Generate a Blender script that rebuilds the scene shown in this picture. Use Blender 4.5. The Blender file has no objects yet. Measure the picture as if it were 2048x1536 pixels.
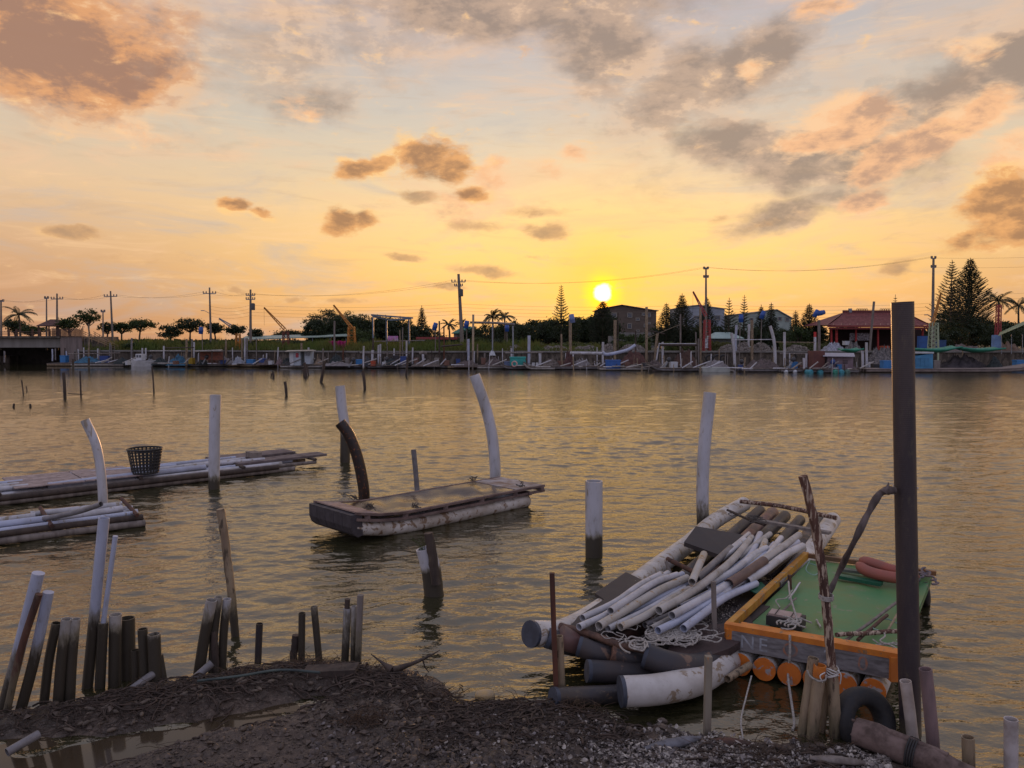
import bpy, math, random
import numpy as np
from mathutils import Vector, Matrix, noise
R = math.radians
sc = bpy.context.scene
COL = sc.collection
random.seed(7)
rng = np.random.default_rng(7)

# ------------------------------------------------------------------ camera
FPX = 1538.0; PITCH = math.atan(88/FPX); CAMH = 3.0
cam = bpy.data.cameras.new('camera'); cam.lens = FPX/2048*36; cam.sensor_width = 36
cam.clip_start = 0.1; cam.clip_end = 9000
co = bpy.data.objects.new('camera', cam); COL.objects.link(co)
co.location = (0, 0, CAMH); co.rotation_euler = (math.pi/2-PITCH, 0, 0)
sc.camera = co

# ------------------------------------------------------------------ node helper
class NT:
    def __init__(s, nt): s.nt = nt; s.L = nt.links
    def n(s, typ, **kw):
        nd = s.nt.nodes.new(typ)
        for k, v in kw.items(): setattr(nd, k, v)
        return nd
    def set(s, sock, v):
        if hasattr(v, 'is_output'): s.L.new(v, sock)
        else: sock.default_value = v
    def math(s, op, a, b=None, c=None, clamp=False):
        nd = s.n('ShaderNodeMath', operation=op, use_clamp=clamp)
        s.set(nd.inputs[0], a)
        if b is not None: s.set(nd.inputs[1], b)
        if c is not None: s.set(nd.inputs[2], c)
        return nd.outputs[0]
    def mr(s, v, a, b, c=0., d=1., smooth=True):
        nd = s.n('ShaderNodeMapRange', interpolation_type='SMOOTHSTEP' if smooth else 'LINEAR')
        for i, x in enumerate((v, a, b, c, d)): s.set(nd.inputs[i], x)
        return nd.outputs[0]
    def mix(s, f, a, b, mode='MIX'):
        nd = s.n('ShaderNodeMix', data_type='RGBA', blend_type=mode)
        s.set(nd.inputs[0], f)
        for i, x in ((6, a), (7, b)):
            if isinstance(x, tuple) and len(x) == 3: x = (*x, 1)
            s.set(nd.inputs[i], x)
        return nd.outputs[2]
    def noise(s, vec, scale, detail=4, rough=.55, dist=0., color=False):
        nd = s.n('ShaderNodeTexNoise')
        if vec is not None: s.L.new(vec, nd.inputs['Vector'])
        nd.inputs['Scale'].default_value = scale; nd.inputs['Detail'].default_value = detail
        nd.inputs['Roughness'].default_value = rough; nd.inputs['Distortion'].default_value = dist
        return nd.outputs['Color' if color else 'Fac']
    def mapping(s, vec, loc=(0, 0, 0), rot=(0, 0, 0), scale=(1, 1, 1), typ='POINT'):
        nd = s.n('ShaderNodeMapping', vector_type=typ); s.L.new(vec, nd.inputs[0])
        nd.inputs[1].default_value = loc; nd.inputs[2].default_value = rot; nd.inputs[3].default_value = scale
        return nd.outputs[0]
    def vm(s, op, a, b=None, sc_=None):
        nd = s.n('ShaderNodeVectorMath', operation=op); s.set(nd.inputs[0], a)
        if b is not None: s.set(nd.inputs[1], b)
        if sc_ is not None: s.set(nd.inputs['Scale'], sc_)
        return nd.outputs['Value'] if op in ('LENGTH', 'DOT_PRODUCT', 'DISTANCE') else nd.outputs[0]

def lin(r, g, b):
    return tuple((c/255/12.92 if c <= 10 else ((c/255+.055)/1.055)**2.4) for c in (r, g, b))

def ray(px, py):
    cx = (px-1024)/FPX; cy = -(py-768)/FPX
    return Vector((cx, math.cos(PITCH)+cy*math.sin(PITCH), -math.sin(PITCH)+cy*math.cos(PITCH)))
def W(px, py, z=0.):
    d = ray(px, py); t = (z-CAMH)/d.z
    return Vector((0, 0, CAMH)) + d*t
def F(px, py, Y):
    d = ray(px, py); t = Y/d.y
    return Vector((0, 0, CAMH)) + d*t
def azel(px, py):
    d = ray(px, py).normalized()
    return math.atan2(d.x, d.y), math.asin(d.z)

# ------------------------------------------------------------------ sky, sun, exposure
SUN_AZ, SUN_EL = azel(1205, 586)
world = bpy.data.worlds.new('World'); sc.world = world; world.use_nodes = True
wn = world.node_tree; wn.nodes.clear(); T = NT(wn)
tc = T.n('ShaderNodeTexCoord').outputs['Generated']
sx = T.n('ShaderNodeSeparateXYZ'); T.L.new(tc, sx.inputs[0])
az = T.math('ARCTAN2', sx.outputs[0], sx.outputs[1]); el = T.math('ARCSINE', sx.outputs[2])
uvn = T.n('ShaderNodeCombineXYZ'); T.L.new(az, uvn.inputs[0]); T.L.new(el, uvn.inputs[1]); uv = uvn.outputs[0]
def ramp(v, stops):
    nd = T.n('ShaderNodeValToRGB'); T.L.new(v, nd.inputs[0]); cr = nd.color_ramp
    for i, (p, c) in enumerate(stops):
        e = cr.elements[i] if i < 2 else cr.elements.new(p)
        e.position = p; e.color = (*c, 1)
    return nd.outputs[0]
eld = T.math('MULTIPLY', T.math('MAXIMUM', el, 0.0), 1/R(90))
sunside = ramp(eld, [(0, lin(228, 168, 108)), (3/90, lin(242, 188, 112)), (6/90, lin(246, 200, 124)), (9/90, lin(238, 202, 144)),
    (12.5/90, lin(214, 195, 165)), (16/90, lin(194, 186, 174)), (22/90, lin(180, 172, 174)), (30/90, lin(170, 164, 176)), (45/90, lin(166, 168, 188)), (1, lin(160, 170, 204))])
offside = ramp(eld, [(0, lin(180, 130, 96)), (4/90, lin(196, 152, 115)), (10/90, lin(216, 182, 145)), (15/90, lin(196, 184, 166)),
    (24/90, lin(180, 168, 164)), (45/90, lin(162, 164, 186)), (1, lin(160, 170, 204))])
backside = ramp(eld, [(0, lin(172, 166, 184)), (12/90, lin(186, 182, 206)), (30/90, lin(172, 178, 210)), (1, lin(160, 170, 204))])
daz = T.math('ABSOLUTE', T.math('SUBTRACT', az, SUN_AZ))
c = T.mix(T.mr(daz, R(8), R(42)), sunside, offside)
c = T.mix(T.mr(daz, R(60), R(130)), c, backside)
# the procedural daylight sky model adds its own share of scattered light
nish = T.n('ShaderNodeTexSky', sky_type='NISHITA', sun_disc=False)
nish.sun_elevation = SUN_EL; nish.sun_rotation = SUN_AZ; nish.air_density = 1.4; nish.dust_density = 3
c = T.mix(1.0, c, T.mix(1.0, nish.outputs[0], (.008, .008, .009), 'MULTIPLY'), 'ADD')
# broad streaks
fine = T.mapping(tc, scale=(1, 1, 4.5))
st = T.noise(fine, 5.0, 6, .6, .6)
c = T.mix(T.mr(st, .50, .72, 0, .55), c, lin(234, 190, 152))
c = T.mix(T.mr(st, .50, .28, 0, .45), c, lin(176, 174, 174))
st2 = T.noise(T.mapping(tc, rot=(0, .25, .1), scale=(1, 1, 7)), 9, 8, .65, .8)
c = T.mix(T.mr(st2, .52, .74, 0, .38), c, lin(246, 204, 154)); c = T.mix(T.mr(st2, .48, .26, 0, .30), c, lin(190, 160, 132))
# sun glow
sd = Vector((math.sin(SUN_AZ)*math.cos(SUN_EL), math.cos(SUN_AZ)*math.cos(SUN_EL), math.sin(SUN_EL)))
ang = T.math('ARCCOSINE', T.math('MINIMUM', T.vm('DOT_PRODUCT', tc, tuple(sd)), 0.9999999))
n2 = T.noise(T.mapping(tc, scale=(1, 1, 5)), 26, 5, .6)
angn = T.math('MULTIPLY', ang, T.math('MULTIPLY_ADD', n2, .5, .75))
c = T.mix(T.mr(angn, R(14), R(3), 0, .3), c, lin(252, 202, 104))
c = T.mix(T.mr(angn, R(5.5), R(1.0), 0, .8), c, (1.2, .66, .09))
c = T.mix(T.mr(angn, R(1.9), R(.5), 0, .95), c, (2.4, .92, .03))

# clouds: ragged ellipses placed by direction; nodes (px, py, rx, ry, rotation, weight)
cm = T.mapping(tc, scale=(1, 1, 1.7))
wn_c = T.noise(cm, 6, 5, .6, color=True); wn_f = T.noise(cm, 22, 5, .6, color=True)
fb1 = T.noise(cm, 9, 9, .62, .3); fb2 = T.noise(T.mapping(tc, (3, 1, 2), scale=(1, 1, 2.2)), 24, 8, .62, .25)
sh1 = T.vm('ADD', tc, tuple(sd*.055)); sh2 = T.vm('ADD', tc, tuple(sd*.022))
fb1s = T.noise(T.mapping(sh1, scale=(1, 1, 1.7)), 9, 6, .62, .3); fb2s = T.noise(T.mapping(sh2, (3, 1, 2), scale=(1, 1, 2.2)), 24, 5, .62, .25)
lit1 = T.math('SUBTRACT', fb1, fb1s); lit2 = T.math('SUBTRACT', fb2, fb2s); lit = T.math('ADD', lit1, T.math('MULTIPLY', lit2, .6))
def warp(amp, ampf):
    a = T.vm('SCALE', T.vm('SUBTRACT', wn_c, (.5, .5, .5)), sc_=amp)
    b = T.vm('SCALE', T.vm('SUBTRACT', wn_f, (.5, .5, .5)), sc_=ampf)
    m = T.vm('MULTIPLY', T.vm('ADD', a, b), (1, .7, 0))
    return T.vm('ADD', uv, m)
def blobs(lst, vec):
    tot = None
    for px, py, rx, ry, rot, w in lst:
        u0, v0 = azel(px, py)
        m = T.mapping(vec, (u0, v0, 0), (0, 0, R(rot)), (rx/FPX, ry/FPX, 1), 'TEXTURE')
        v = T.mr(T.vm('LENGTH', m), 1.65, .1, 0, w)
        tot = v if tot is None else T.math('MAXIMUM', tot, v)
    return tot
wa = warp(.10, .03); wb = warp(.03, .022); wc = warp(.035, .02)
G = [(760, 60, 330, 110, 0, .42), (1480, 200, 330, 170, 15, .45), (1850, 130, 300, 120, 15, .4), (350, 150, 260, 120, 0, .4), (570, 120, 170, 100, 10, .62), (500, 190, 110, 40, 0, .5), (960, -40, 480, 100, -3, 1.05), (1170, 40, 190, 110, -35, .85), (1350, 185, 130, 85, 25, .85), (1500, 130, 150, 60, 28, .85), (600, 190, 150, 60, 10, .6),
     (1470, 300, 140, 58, -8, 1.05), (1640, 325, 210, 60, 0, 1.05), (1970, 165, 250, 80, 22, 1.0), (1600, 420, 170, 28, 14, .75), (1530, 240, 80, 34, 0, .55)]
Gs = [(835, 392, 42, 14, 0, .9), (1060, 425, 65, 10, 0, .75), (1090, 458, 52, 17, 0, .85), (940, 452, 70, 16, 0, .6), (815, 512, 44, 9, -8, .9),
     (960, 540, 85, 14, -5, .75), (700, 608, 50, 7, 0, .6), (1790, 540, 34, 16, 18, .75), (880, 570, 80, 7, -4, .7), (470, 574, 36, 11, 0, .8), (390, 515, 100, 16, 0, .4), (140, 461, 56, 14, 0, .95), (1440, 440, 30, 9, 10, .6), (1530,445,70,10,8,.5), (240,520,120,14,0,.4), (600,600,40,6,0,.5)]
O = [(60, 60, 230, 125, -15, 1.15), (230, 90, 140, 120, 0, .8), (250, 165, 90, 60, 0, .8), (60, 140, 130, 60, 0, .9)]
S = [(745, 336, 90, 20, 12, 1.0), (850, 312, 66, 42, 0, 1.1), (905, 328, 44, 36, 0, .95), (950, 385, 36, 20, 0, .85),
     (680, 445, 42, 28, 0, 1.15), (725, 440, 34, 22, 0, .75), (470, 414, 34, 16, -5, .95), (520, 426, 40, 10, -8, .75), (1985, 390, 62, 42, 25, 1.1), (2050, 430, 90, 50, 20, 1.1), (1940, 475, 44, 20, 30, .75)]
Pk = [(1690, 245, 90, 46, 15, 1.05), (1640, 290, 90, 22, 3, .9), (1780, 315, 70, 36, 30, 1.), (1870, 275, 110, 34, 25, 1.05), (1965, 232, 60, 32, 15, 1.05), (1730, 402, 46, 20, 12, .95), (2030, 305, 60, 36, 10, .75),
      (1150, 305, 34, 20, -10, .65), (1495, 140, 26, 22, 0, .6), (985, 350, 60, 36, 20, .6), (930, 410, 110, 40, 0, .5), (1930, 100, 60, 26, 0, .45), (1640, 18, 60, 20, 0, .6), (600, 215, 70, 22, 0, .5), (1100, 345, 60, 20, 0, .5), (270, 260, 60, 24, -20, .4)]
for lst, wv, nz, na, thin, mid, thick, amt, off, soft in (
        (G, wa, fb1, .72, (214, 180, 150), (184, 156, 134), (150, 130, 116), .88, -.26, .95),
        (Gs, wc, fb2, .9, (228, 182, 128), (198, 154, 110), (168, 134, 104), .8, -.38, .7),
        (O, wa, fb1, .7, (232, 184, 138), (214, 154, 106), (158, 120, 100), .95, -.32, .9),
        (Pk, wb, fb2, 1.0, (240, 196, 152), (238, 184, 138), (188, 150, 124), .92, -.34, .7),
        (S, wb, fb2, 1.0, (246, 198, 132), (222, 162, 104), (164, 122, 88), .95, -.34, .75)):
    d = blobs(lst, wv)
    e = T.math('ADD', T.math('MULTIPLY', d, 1.45), T.math('MULTIPLY_ADD', nz, na*2.4, -1.2*na+off))
    sh_ = T.math('ADD', T.math('MULTIPLY', T.math('MINIMUM', e, 1.15), .85), T.math('ADD', T.math('MULTIPLY', lit, -3.6), T.math('MULTIPLY_ADD', fb1, 1.5, -.75)))
    cc = T.mix(T.mr(sh_, .05, .5), lin(*thin), lin(*mid)); cc = T.mix(T.mr(sh_, .45, 1.25), cc, lin(*thick))
    c = T.mix(T.mr(e, -.15, soft, 0, amt), c, cc)
c = T.mix(T.mr(T.math('MULTIPLY', angn, T.math('MULTIPLY_ADD', T.noise(tc, 90, 2), .7, .65)), R(.80), R(.28)), c, (2.4, 2.2, 1.6))
c = T.mix(T.mr(el, -.002, -.03), c, lin(110, 96, 74))
bg = T.n('ShaderNodeBackground'); T.L.new(c, bg.inputs[0]); bg.inputs[1].default_value = 1.0
T.L.new(bg.outputs[0], T.n('ShaderNodeOutputWorld').inputs[0])

sun = bpy.data.lights.new('sun', 'SUN'); sun.energy = 1.5; sun.angle = R(1.0); sun.color = (1.0, .50, .20)
so = bpy.data.objects.new('sun', sun); COL.objects.link(so)
# lamp aimed under the disc centre so the trees block most water glitter
sl_el = SUN_EL-R(.33); sl = Vector((math.sin(SUN_AZ)*math.cos(sl_el), math.cos(SUN_AZ)*math.cos(sl_el), math.sin(sl_el)))
so.rotation_euler = (-sl).to_track_quat('-Z', 'Y').to_euler()
sc.view_settings.view_transform = 'Standard'; sc.view_settings.look = 'None'
sc.view_settings.exposure = 0.2; sc.view_settings.gamma = 1
sc.cycles.use_denoising = True
sc.cycles.max_bounces = 6; sc.cycles.transparent_max_bounces = 8
sc.cycles.sample_clamp_indirect = 6

# ------------------------------------------------------------------ materials
MATS = {}
def mat(name, col, col2=None, rough=.6, scale=6, bump=.15, stretch=(1, 1, 1), spec=.4, spots=None, spot_amt=.0, stain=None, transl=0., metallic=0., detail=6, bdist=.01, seam=None, ringz=None):
    if name in MATS: return MATS[name]
    m = bpy.data.materials.new(name); m.use_nodes = True; nt = m.node_tree; nt.nodes.clear(); t = NT(nt)
    pos = t.n('ShaderNodeTexCoord').outputs['Object']; v = t.mapping(pos, scale=stretch)
    col2 = col2 or tuple(x*.6 for x in col)
    n1 = t.noise(v, scale, detail, .6)
    c = t.mix(t.mr(n1, .35, .68), col, col2)
    rr = t.mr(n1, .3, .7, rough, min(1, rough+.15))
    if spots:
        n2 = t.noise(v, scale*2.3, 5, .65, .4)
        th = .62-.25*spot_amt
        c = t.mix(t.mr(n2, th, th+.06), c, spots)
    if stain:
        at = t.n('ShaderNodeAttribute', attribute_name='st').outputs['Fac']
        n3 = t.noise(t.mapping(pos, scale=(1, 1, .35)), 22, 6, .7)
        f = t.math('ADD', at, t.math('MULTIPLY_ADD', n3, 1.5, -.78))
        c = t.mix(t.mr(f, .0, .5, 0, .8), c, tuple(x*.4+y*.6 for x, y in zip(stain, (.20, .17, .10))))
        c = t.mix(t.mr(f, .40, .85), c, stain)
        rr = t.mr(f, .4, .7, rough, .45)
    p = t.n('ShaderNodeBsdfPrincipled')
    t.set(p.inputs['Base Color'], c); t.set(p.inputs['Roughness'], rr)
    p.inputs['Specular IOR Level'].default_value = spec; p.inputs['Metallic'].default_value = metallic
    h = n1
    if ringz:
        sp = t.n('ShaderNodeSeparateXYZ'); t.L.new(pos, sp.inputs[0])
        w = t.math('SINE', t.math('MULTIPLY', sp.outputs[2], ringz))
        h = t.math('ADD', n1, t.math('MULTIPLY', w, .6))
    if bump:
        b = t.n('ShaderNodeBump'); b.inputs['Strength'].default_value = bump; b.inputs['Distance'].default_value = bdist
        t.L.new(h, b.inputs['Height']); t.L.new(b.outputs[0], p.inputs['Normal'])
    out = p.outputs[0]
    if transl:
        tr = t.n('ShaderNodeBsdfTranslucent'); t.set(tr.inputs[0], t.mix(.5, c, (.10, .12, .02)))
        mx = t.n('ShaderNodeMixShader'); mx.inputs[0].default_value = transl
        t.L.new(out, mx.inputs[1]); t.L.new(tr.outputs[0], mx.inputs[2]); out = mx.outputs[0]
    t.L.new(out, t.n('ShaderNodeOutputMaterial').inputs[0])
    MATS[name] = m
    return m

MUD = (.050, .042, .031)
PVC = mat('white_pvc', (.48, .48, .52), (.33, .325, .33), .42, 3, .12, (1, 1, .3), spots=(.25, .21, .16), spot_amt=.12, stain=MUD)
PVCB = mat('bluish_pvc', (.40, .44, .56), (.31, .33, .41), .4, 3, .08, (1, 1, .4), spots=(.22, .2, .18), spot_amt=.0, stain=MUD)
PVCO = mat('old_pvc', (.40, .38, .36), (.27, .25, .23), .55, 4, .12, (1, 1, .4), spots=(.2, .15, .1), spot_amt=.12, stain=MUD)
PVCY = mat('ochre_pvc', (.42, .40, .38), (.36, .32, .26), .55, 3, .12, (1, 1, 1), spots=(.30, .17, .06), spot_amt=.2, stain=MUD)
PVCG = mat('grey_pvc', (.20, .19, .20), (.12, .11, .11), .5, 6, .1, stain=MUD)
BLACKP = mat('black_pipe', (.035, .032, .036), (.06, .045, .035), .38, 5, .1, spots=(.13, .09, .06), spot_amt=.1, stain=MUD)
CAPB = mat('slate_cap', (.055, .065, .09), (.04, .045, .06), .5, 9, .06)
BAMB = mat('bamboo', (.30, .23, .15), (.17, .12, .08), .55, 8, .2, (1, 1, .25), spots=(.08, .06, .04), spot_amt=.3, stain=MUD)
WOODG = mat('grey_wood', (.22, .19, .17), (.11, .09, .08), .8, 9, .6, (1, 1, .12), stain=MUD)
WOODD = mat('dark_wood', (.07, .05, .04), (.035, .026, .022), .8, 9, .6, (1, 1, .15), stain=MUD)
WOODR = mat('red_wood', (.10, .045, .03), (.045, .025, .02), .8, 12, .5, (1, 1, .15), stain=MUD)
BARK = mat('peeling_bark', (.13, .065, .045), (.06, .032, .025), .85, 16, .8, (1, 1, .18), spots=(.42, .33, .25), spot_amt=.45)
PLANK = mat('weathered_plank', (.16, .13, .13), (.09, .07, .07), .75, 5, .5, (1, 1, 1))
BOARDB = mat('dark_board', (.035, .03, .032), (.055, .045, .042), .6, 5, .3, spots=(.5, .46, .4), spot_amt=-.35)
ROPE = mat('pale_rope', (.42, .39, .35), (.24, .22, .2), .9, 60, .8)
ROPED = mat('dark_cord', (.09, .08, .07), (.05, .045, .04), .9, 40, .5)
RUST = mat('rust', (.14, .05, .025), (.07, .03, .02), .8, 18, .5)
METAL = mat('galvanised_metal', (.25, .27, .30), (.16, .17, .18), .45, 7, .1)

# ------------------------------------------------------------------ mesh collector
class MB:
    def __init__(s): s.v = []; s.f = []; s.sm = []; s.st = []; s.n = 0; s.mi = []; s.cur = 0
    def add(s, vs, fs, smooth=False, st=None):
        b = s.n; s.v.extend([tuple(x) for x in vs]); s.n += len(vs)
        s.st.extend(st if st is not None else [0.]*len(vs))
        for f in fs: s.f.append(tuple(i+b for i in f)); s.sm.append(smooth); s.mi.append(s.cur)
    def tube(s, pts, r, n=12, hol0=False, hol1=False, st=None, jit=0., cap=True, sq=False):
        pts = [Vector(p) for p in pts]; k = len(pts)
        if not hasattr(r, '__len__'): r = [r]*k
        stv = st if st is not None else [0.]*k
        up = None; rings = []
        for i, p in enumerate(pts):
            t = (pts[min(i+1, k-1)]-pts[max(i-1, 0)]).normalized()
            if up is None:
                up = Vector((0, 0, 1)) if abs(t.z) < .8 else Vector((1, 0, 0))
            u = (up - t*up.dot(t)).normalized(); w = t.cross(u); up = u
            rings.append((p, t, u, w))
        vs = []; sts = []
        for i, (p, t, u, w) in enumerate(rings):
            for j in range(n):
                a = 2*math.pi*(j+(.5 if sq else 0))/n; rr = r[i]*(1+(random.uniform(-jit, jit) if jit else 0))
                vs.append(p+u*(math.cos(a)*rr)+w*(math.sin(a)*rr)); sts.append(stv[i])
        fs = [(i*n+j, i*n+(j+1) % n, (i+1)*n+(j+1) % n, (i+1)*n+j) for i in range(k-1) for j in range(n)]
        s.add(vs, fs, not sq, sts)
        for end, hol in ((0, hol0), (k-1, hol1)):
            p, t, u, w = rings[end]; o = 1 if end else -1; b = s.n; R0 = r[end]
            def ring(rad, off): return [p+t*(o*off)+u*(math.cos(2*math.pi*j/n)*rad)+w*(math.sin(2*math.pi*j/n)*rad) for j in range(n)]
            if hol:
                vs = ring(R0, 0.0002)+ring(R0*.86, 0.0002)+ring(R0*.84, -3.2*R0)
                fs = []
                for q in (0, 1):
                    for j in range(n):
                        f = (q*n+j, q*n+(j+1) % n, (q+1)*n+(j+1) % n, (q+1)*n+j); fs.append(f if end else f[::-1])
                cpf = tuple(range(2*n, 3*n)); fs.append(cpf if end else cpf[::-1])
                s.add(vs, fs, False, [stv[end]]*(3*n))
            elif cap and not sq:
                vs = ring(R0, 0); s.add(vs, [tuple(range(n)) if end else tuple(range(n))[::-1]], False, [stv[end]]*n)
            elif cap:
                s.f.append(tuple((b-n+j) if end else (b-k*n+n-1-j) for j in range(n))) if False else s.add([p+u*(math.cos(2*math.pi*(j+.5)/n)*R0)+w*(math.sin(2*math.pi*(j+.5)/n)*R0) for j in range(n)], [tuple(range(n)) if end else tuple(range(n))[::-1]], False, [stv[end]]*n)
        return s
    def box(s, c, size, M=None):
        hx, hy, hz = size[0]/2, size[1]/2, size[2]/2; c = Vector(c)
        vs = [Vector((x*hx, y*hy, z*hz)) for x in (-1, 1) for y in (-1, 1) for z in (-1, 1)]
        if M is not None: vs = [M @ v for v in vs]
        s.add([c+v for v in vs], [(0, 1, 3, 2), (4, 6, 7, 5), (0, 4, 5, 1), (2, 3, 7, 6), (0, 2, 6, 4), (1, 5, 7, 3)]); return s
    def beam(s, a, b, w, h, up=(0, 0, 1), ext=0.):
        a = Vector(a); b = Vector(b); t = (b-a).normalized(); a = a-t*ext; b = b+t*ext
        side = t.cross(Vector(up)).normalized(); u = side.cross(t)
        vs = [p+side*(x*w/2)+u*(y*h/2) for p in (a, b) for x, y in ((-1, -1), (1, -1), (1, 1), (-1, 1))]
        s.add(vs, [(3, 2, 1, 0), (4, 5, 6, 7), (0, 1, 5, 4), (1, 2, 6, 5), (2, 3, 7, 6), (3, 0, 4, 7)]); return s
    def slab(s, pts, th):
        pts = [Vector(p) for p in pts]; n = len(pts)
        nr = (pts[1]-pts[0]).cross(pts[2]-pts[0]).normalized()
        if nr.z < 0: pts = pts[::-1]; nr = -nr
        vs = pts+[p-nr*th for p in pts]
        s.add(vs, [tuple(range(n)), tuple(range(2*n-1, n-1, -1))]+[(i, i+n, (i+1) % n+n, (i+1) % n) for i in range(n)]); return s
    def quad(s, a, b, c, d): s.add([a, b, c, d], [(0, 1, 2, 3)]); return s
    def build(s, name, m, parent=None, label=None, cat=None, group=None, kind=None, org=None):
        me = bpy.data.meshes.new(name); v = np.array([tuple(x) for x in s.v], dtype=np.float64)
        if parent is not None: o0 = np.array(parent.matrix_basis.translation) if parent.parent is None else np.array(parent.parent.matrix_basis.translation)+np.array(parent.matrix_basis.translation)
        elif org is not None: o0 = np.array(org)
        else: o0 = np.array([v[:, 0].mean(), v[:, 1].mean(), v[:, 2].min()])
        me.from_pydata((v-o0).tolist(), [], s.f)
        me.polygons.foreach_set('use_smooth', s.sm)
        if any(s.st):
            at = me.attributes.new('st', 'FLOAT', 'POINT'); at.data.foreach_set('value', s.st)
        for mm in (m if isinstance(m, (list, tuple)) else [m]): me.materials.append(mm)
        if isinstance(m, (list, tuple)): me.polygons.foreach_set('material_index', s.mi)
        me.update()
        o = bpy.data.objects.new(name, me); COL.objects.link(o)
        if parent is not None: o.parent = parent
        else: o.location = o0
        tag(o, label, cat, group, kind)
        return o
def tag(o, label=None, cat=None, group=None, kind=None):
    if label: o['label'] = label
    if cat: o['category'] = cat
    if group: o['group'] = group
    if kind: o['kind'] = kind
def thing(name, loc, label, cat, group=None):
    o = bpy.data.objects.new(name, None); COL.objects.link(o); o.location = loc; o.empty_display_size = .1
    tag(o, label, cat, group); return o
def spl(pts, n=6):
    """smooth curve through points"""
    P = [Vector(p) for p in pts]
    if len(P) < 3: return [P[0].lerp(P[-1], i/n) for i in range(n+1)]
    out = []
    Q = [P[0]*2-P[1]]+P+[P[-1]*2-P[-2]]
    for i in range(1, len(Q)-2):
        for k in range(n):
            t = k/n; a, b, c_, d = Q[i-1], Q[i], Q[i+1], Q[i+2]
            out.append(.5*((2*b)+(c_-a)*t+(2*a-5*b+4*c_-d)*t*t+(3*b-a-3*c_+d)*t**3))
    out.append(P[-1]); return out

# ------------------------------------------------------------------ water
def water_mat():
    m = bpy.data.materials.new('river_water'); m.use_nodes = True; nt = m.node_tree; nt.nodes.clear(); t = NT(nt)
    pos = t.n('ShaderNodeTexCoord').outputs['Object']
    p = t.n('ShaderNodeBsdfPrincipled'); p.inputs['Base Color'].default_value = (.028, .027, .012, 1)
    p.inputs['IOR'].default_value = 2.3; p.inputs['Specular Tint'].default_value = (1, .87, .67, 1)  # gold sheen put into the specular tint, index raised to brighten reflections
    sp = t.n('ShaderNodeSeparateXYZ'); t.L.new(pos, sp.inputs[0])
    y = sp.outputs[1]
    calm = t.math('MULTIPLY', t.mr(y, 74, 77.5, 1, .15), t.mr(y, 54, 68, 1, .5))
    rgh = t.math('MULTIPLY', t.mr(y, 12, 50, .045, .075), calm)
    t.set(p.inputs['Roughness'], t.math('MAXIMUM', rgh, .045))
    a = t.noise(t.mapping(pos, rot=(0, 0, R(-9)), scale=(1.2, 2.6, 1)), 2.2, 4, .6)
    b = t.noise(t.mapping(pos, rot=(0, 0, R(14)), scale=(1.2, 2.2, 1)), 9, 2, .5)
    far = t.mr(y, 12, 40, .30, .42)
    h = t.math('ADD', t.math('MULTIPLY', a, far), t.math('MULTIPLY', b, .16))
    bp = t.n('ShaderNodeBump'); bp.inputs['Distance'].default_value = .05; t.set(bp.inputs['Strength'], t.math('MULTIPLY', calm, 1.0))
    t.L.new(h, bp.inputs['Height']); t.L.new(bp.outputs[0], p.inputs['Normal'])
    t.L.new(p.outputs[0], t.n('ShaderNodeOutputMaterial').inputs[0]); return m
# river surface: a fine sheet whose ripples are real relief (rows get wider apart with distance)
yr = [3.0]
while yr[-1] < 84.5: yr.append(yr[-1]+max(.016, yr[-1]**2/(769*CAMH)*.34))
yr[-1] = 84.5; yr = np.array(yr); ncol = 1150
U = np.linspace(-1, 1, ncol)
YY = np.repeat(yr[:, None], ncol, 1); XX = U[None, :]*(yr[:, None]*.78+1.2)
dyr = np.gradient(yr)[:, None]; dxr = (XX[:, 1:2]-XX[:, 0:1])
ZZ = np.zeros_like(XX); rw = np.random.default_rng(21)
for i in range(76):
    lam = .13*(1.5/.13)**((i/75)**1.35)*rw.uniform(.9, 1.1); th = rw.normal(R(-8), R(24)); kx, ky = math.sin(th), math.cos(th); ph = rw.uniform(0, 6.28)
    spac = np.abs(ky)*dyr+np.abs(kx)*dxr
    att = np.clip((lam/spac-1.9)/1.8, 0, 1); slope = .025*(1.0 if lam < .5 else (.5/lam)**.55)*(1.2 if .2 < lam < .4 else 1)
    if att.max() <= 0: continue
    f_ = np.sin((XX*kx+YY*ky)*6.2832/lam+ph+.6*np.sin(XX*.9/lam*.35+i)+.5*np.sin(YY*.31+i*2))
    ZZ += att*slope*lam/6.2832*f_
gust = .78+.35*np.sin(XX*.21+.7*np.sin(YY*.13))*np.sin(YY*.33+1.3*np.sin(XX*.17))
calm_ = (1-.85*np.clip((YY-74)/4, 0, 1))*(1-.5*np.clip((YY-56)/12, 0, 1))*(1-.5*np.clip((XX-12)/14, 0, 1)*np.clip((YY-30)/20, 0, 1))
lee = 1-.45*np.exp(-((XX-2.3)**2/3+(YY-6.6)**2/1.6))
ZZ *= gust*calm_*lee
def grid_mesh(name, V, ny_, nx_, m):
    me = bpy.data.meshes.new(name); n = ny_*nx_; me.vertices.add(n); me.vertices.foreach_set('co', V.reshape(-1).astype(np.float32))
    idx = np.arange(n).reshape(ny_, nx_); q = np.stack([idx[:-1, :-1], idx[:-1, 1:], idx[1:, 1:], idx[1:, :-1]], -1).reshape(-1, 4); nf = len(q)
    me.loops.add(nf*4); me.loops.foreach_set('vertex_index', q.reshape(-1).astype(np.int32)); me.polygons.add(nf)
    me.polygons.foreach_set('loop_start', np.arange(0, nf*4, 4, dtype=np.int32)); me.polygons.foreach_set('loop_total', np.full(nf, 4, np.int32))
    me.update(calc_edges=True); me.polygons.foreach_set('use_smooth', np.ones(nf, bool)); me.materials.append(m)
    o = bpy.data.objects.new(name, me); COL.objects.link(o); return o
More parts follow.
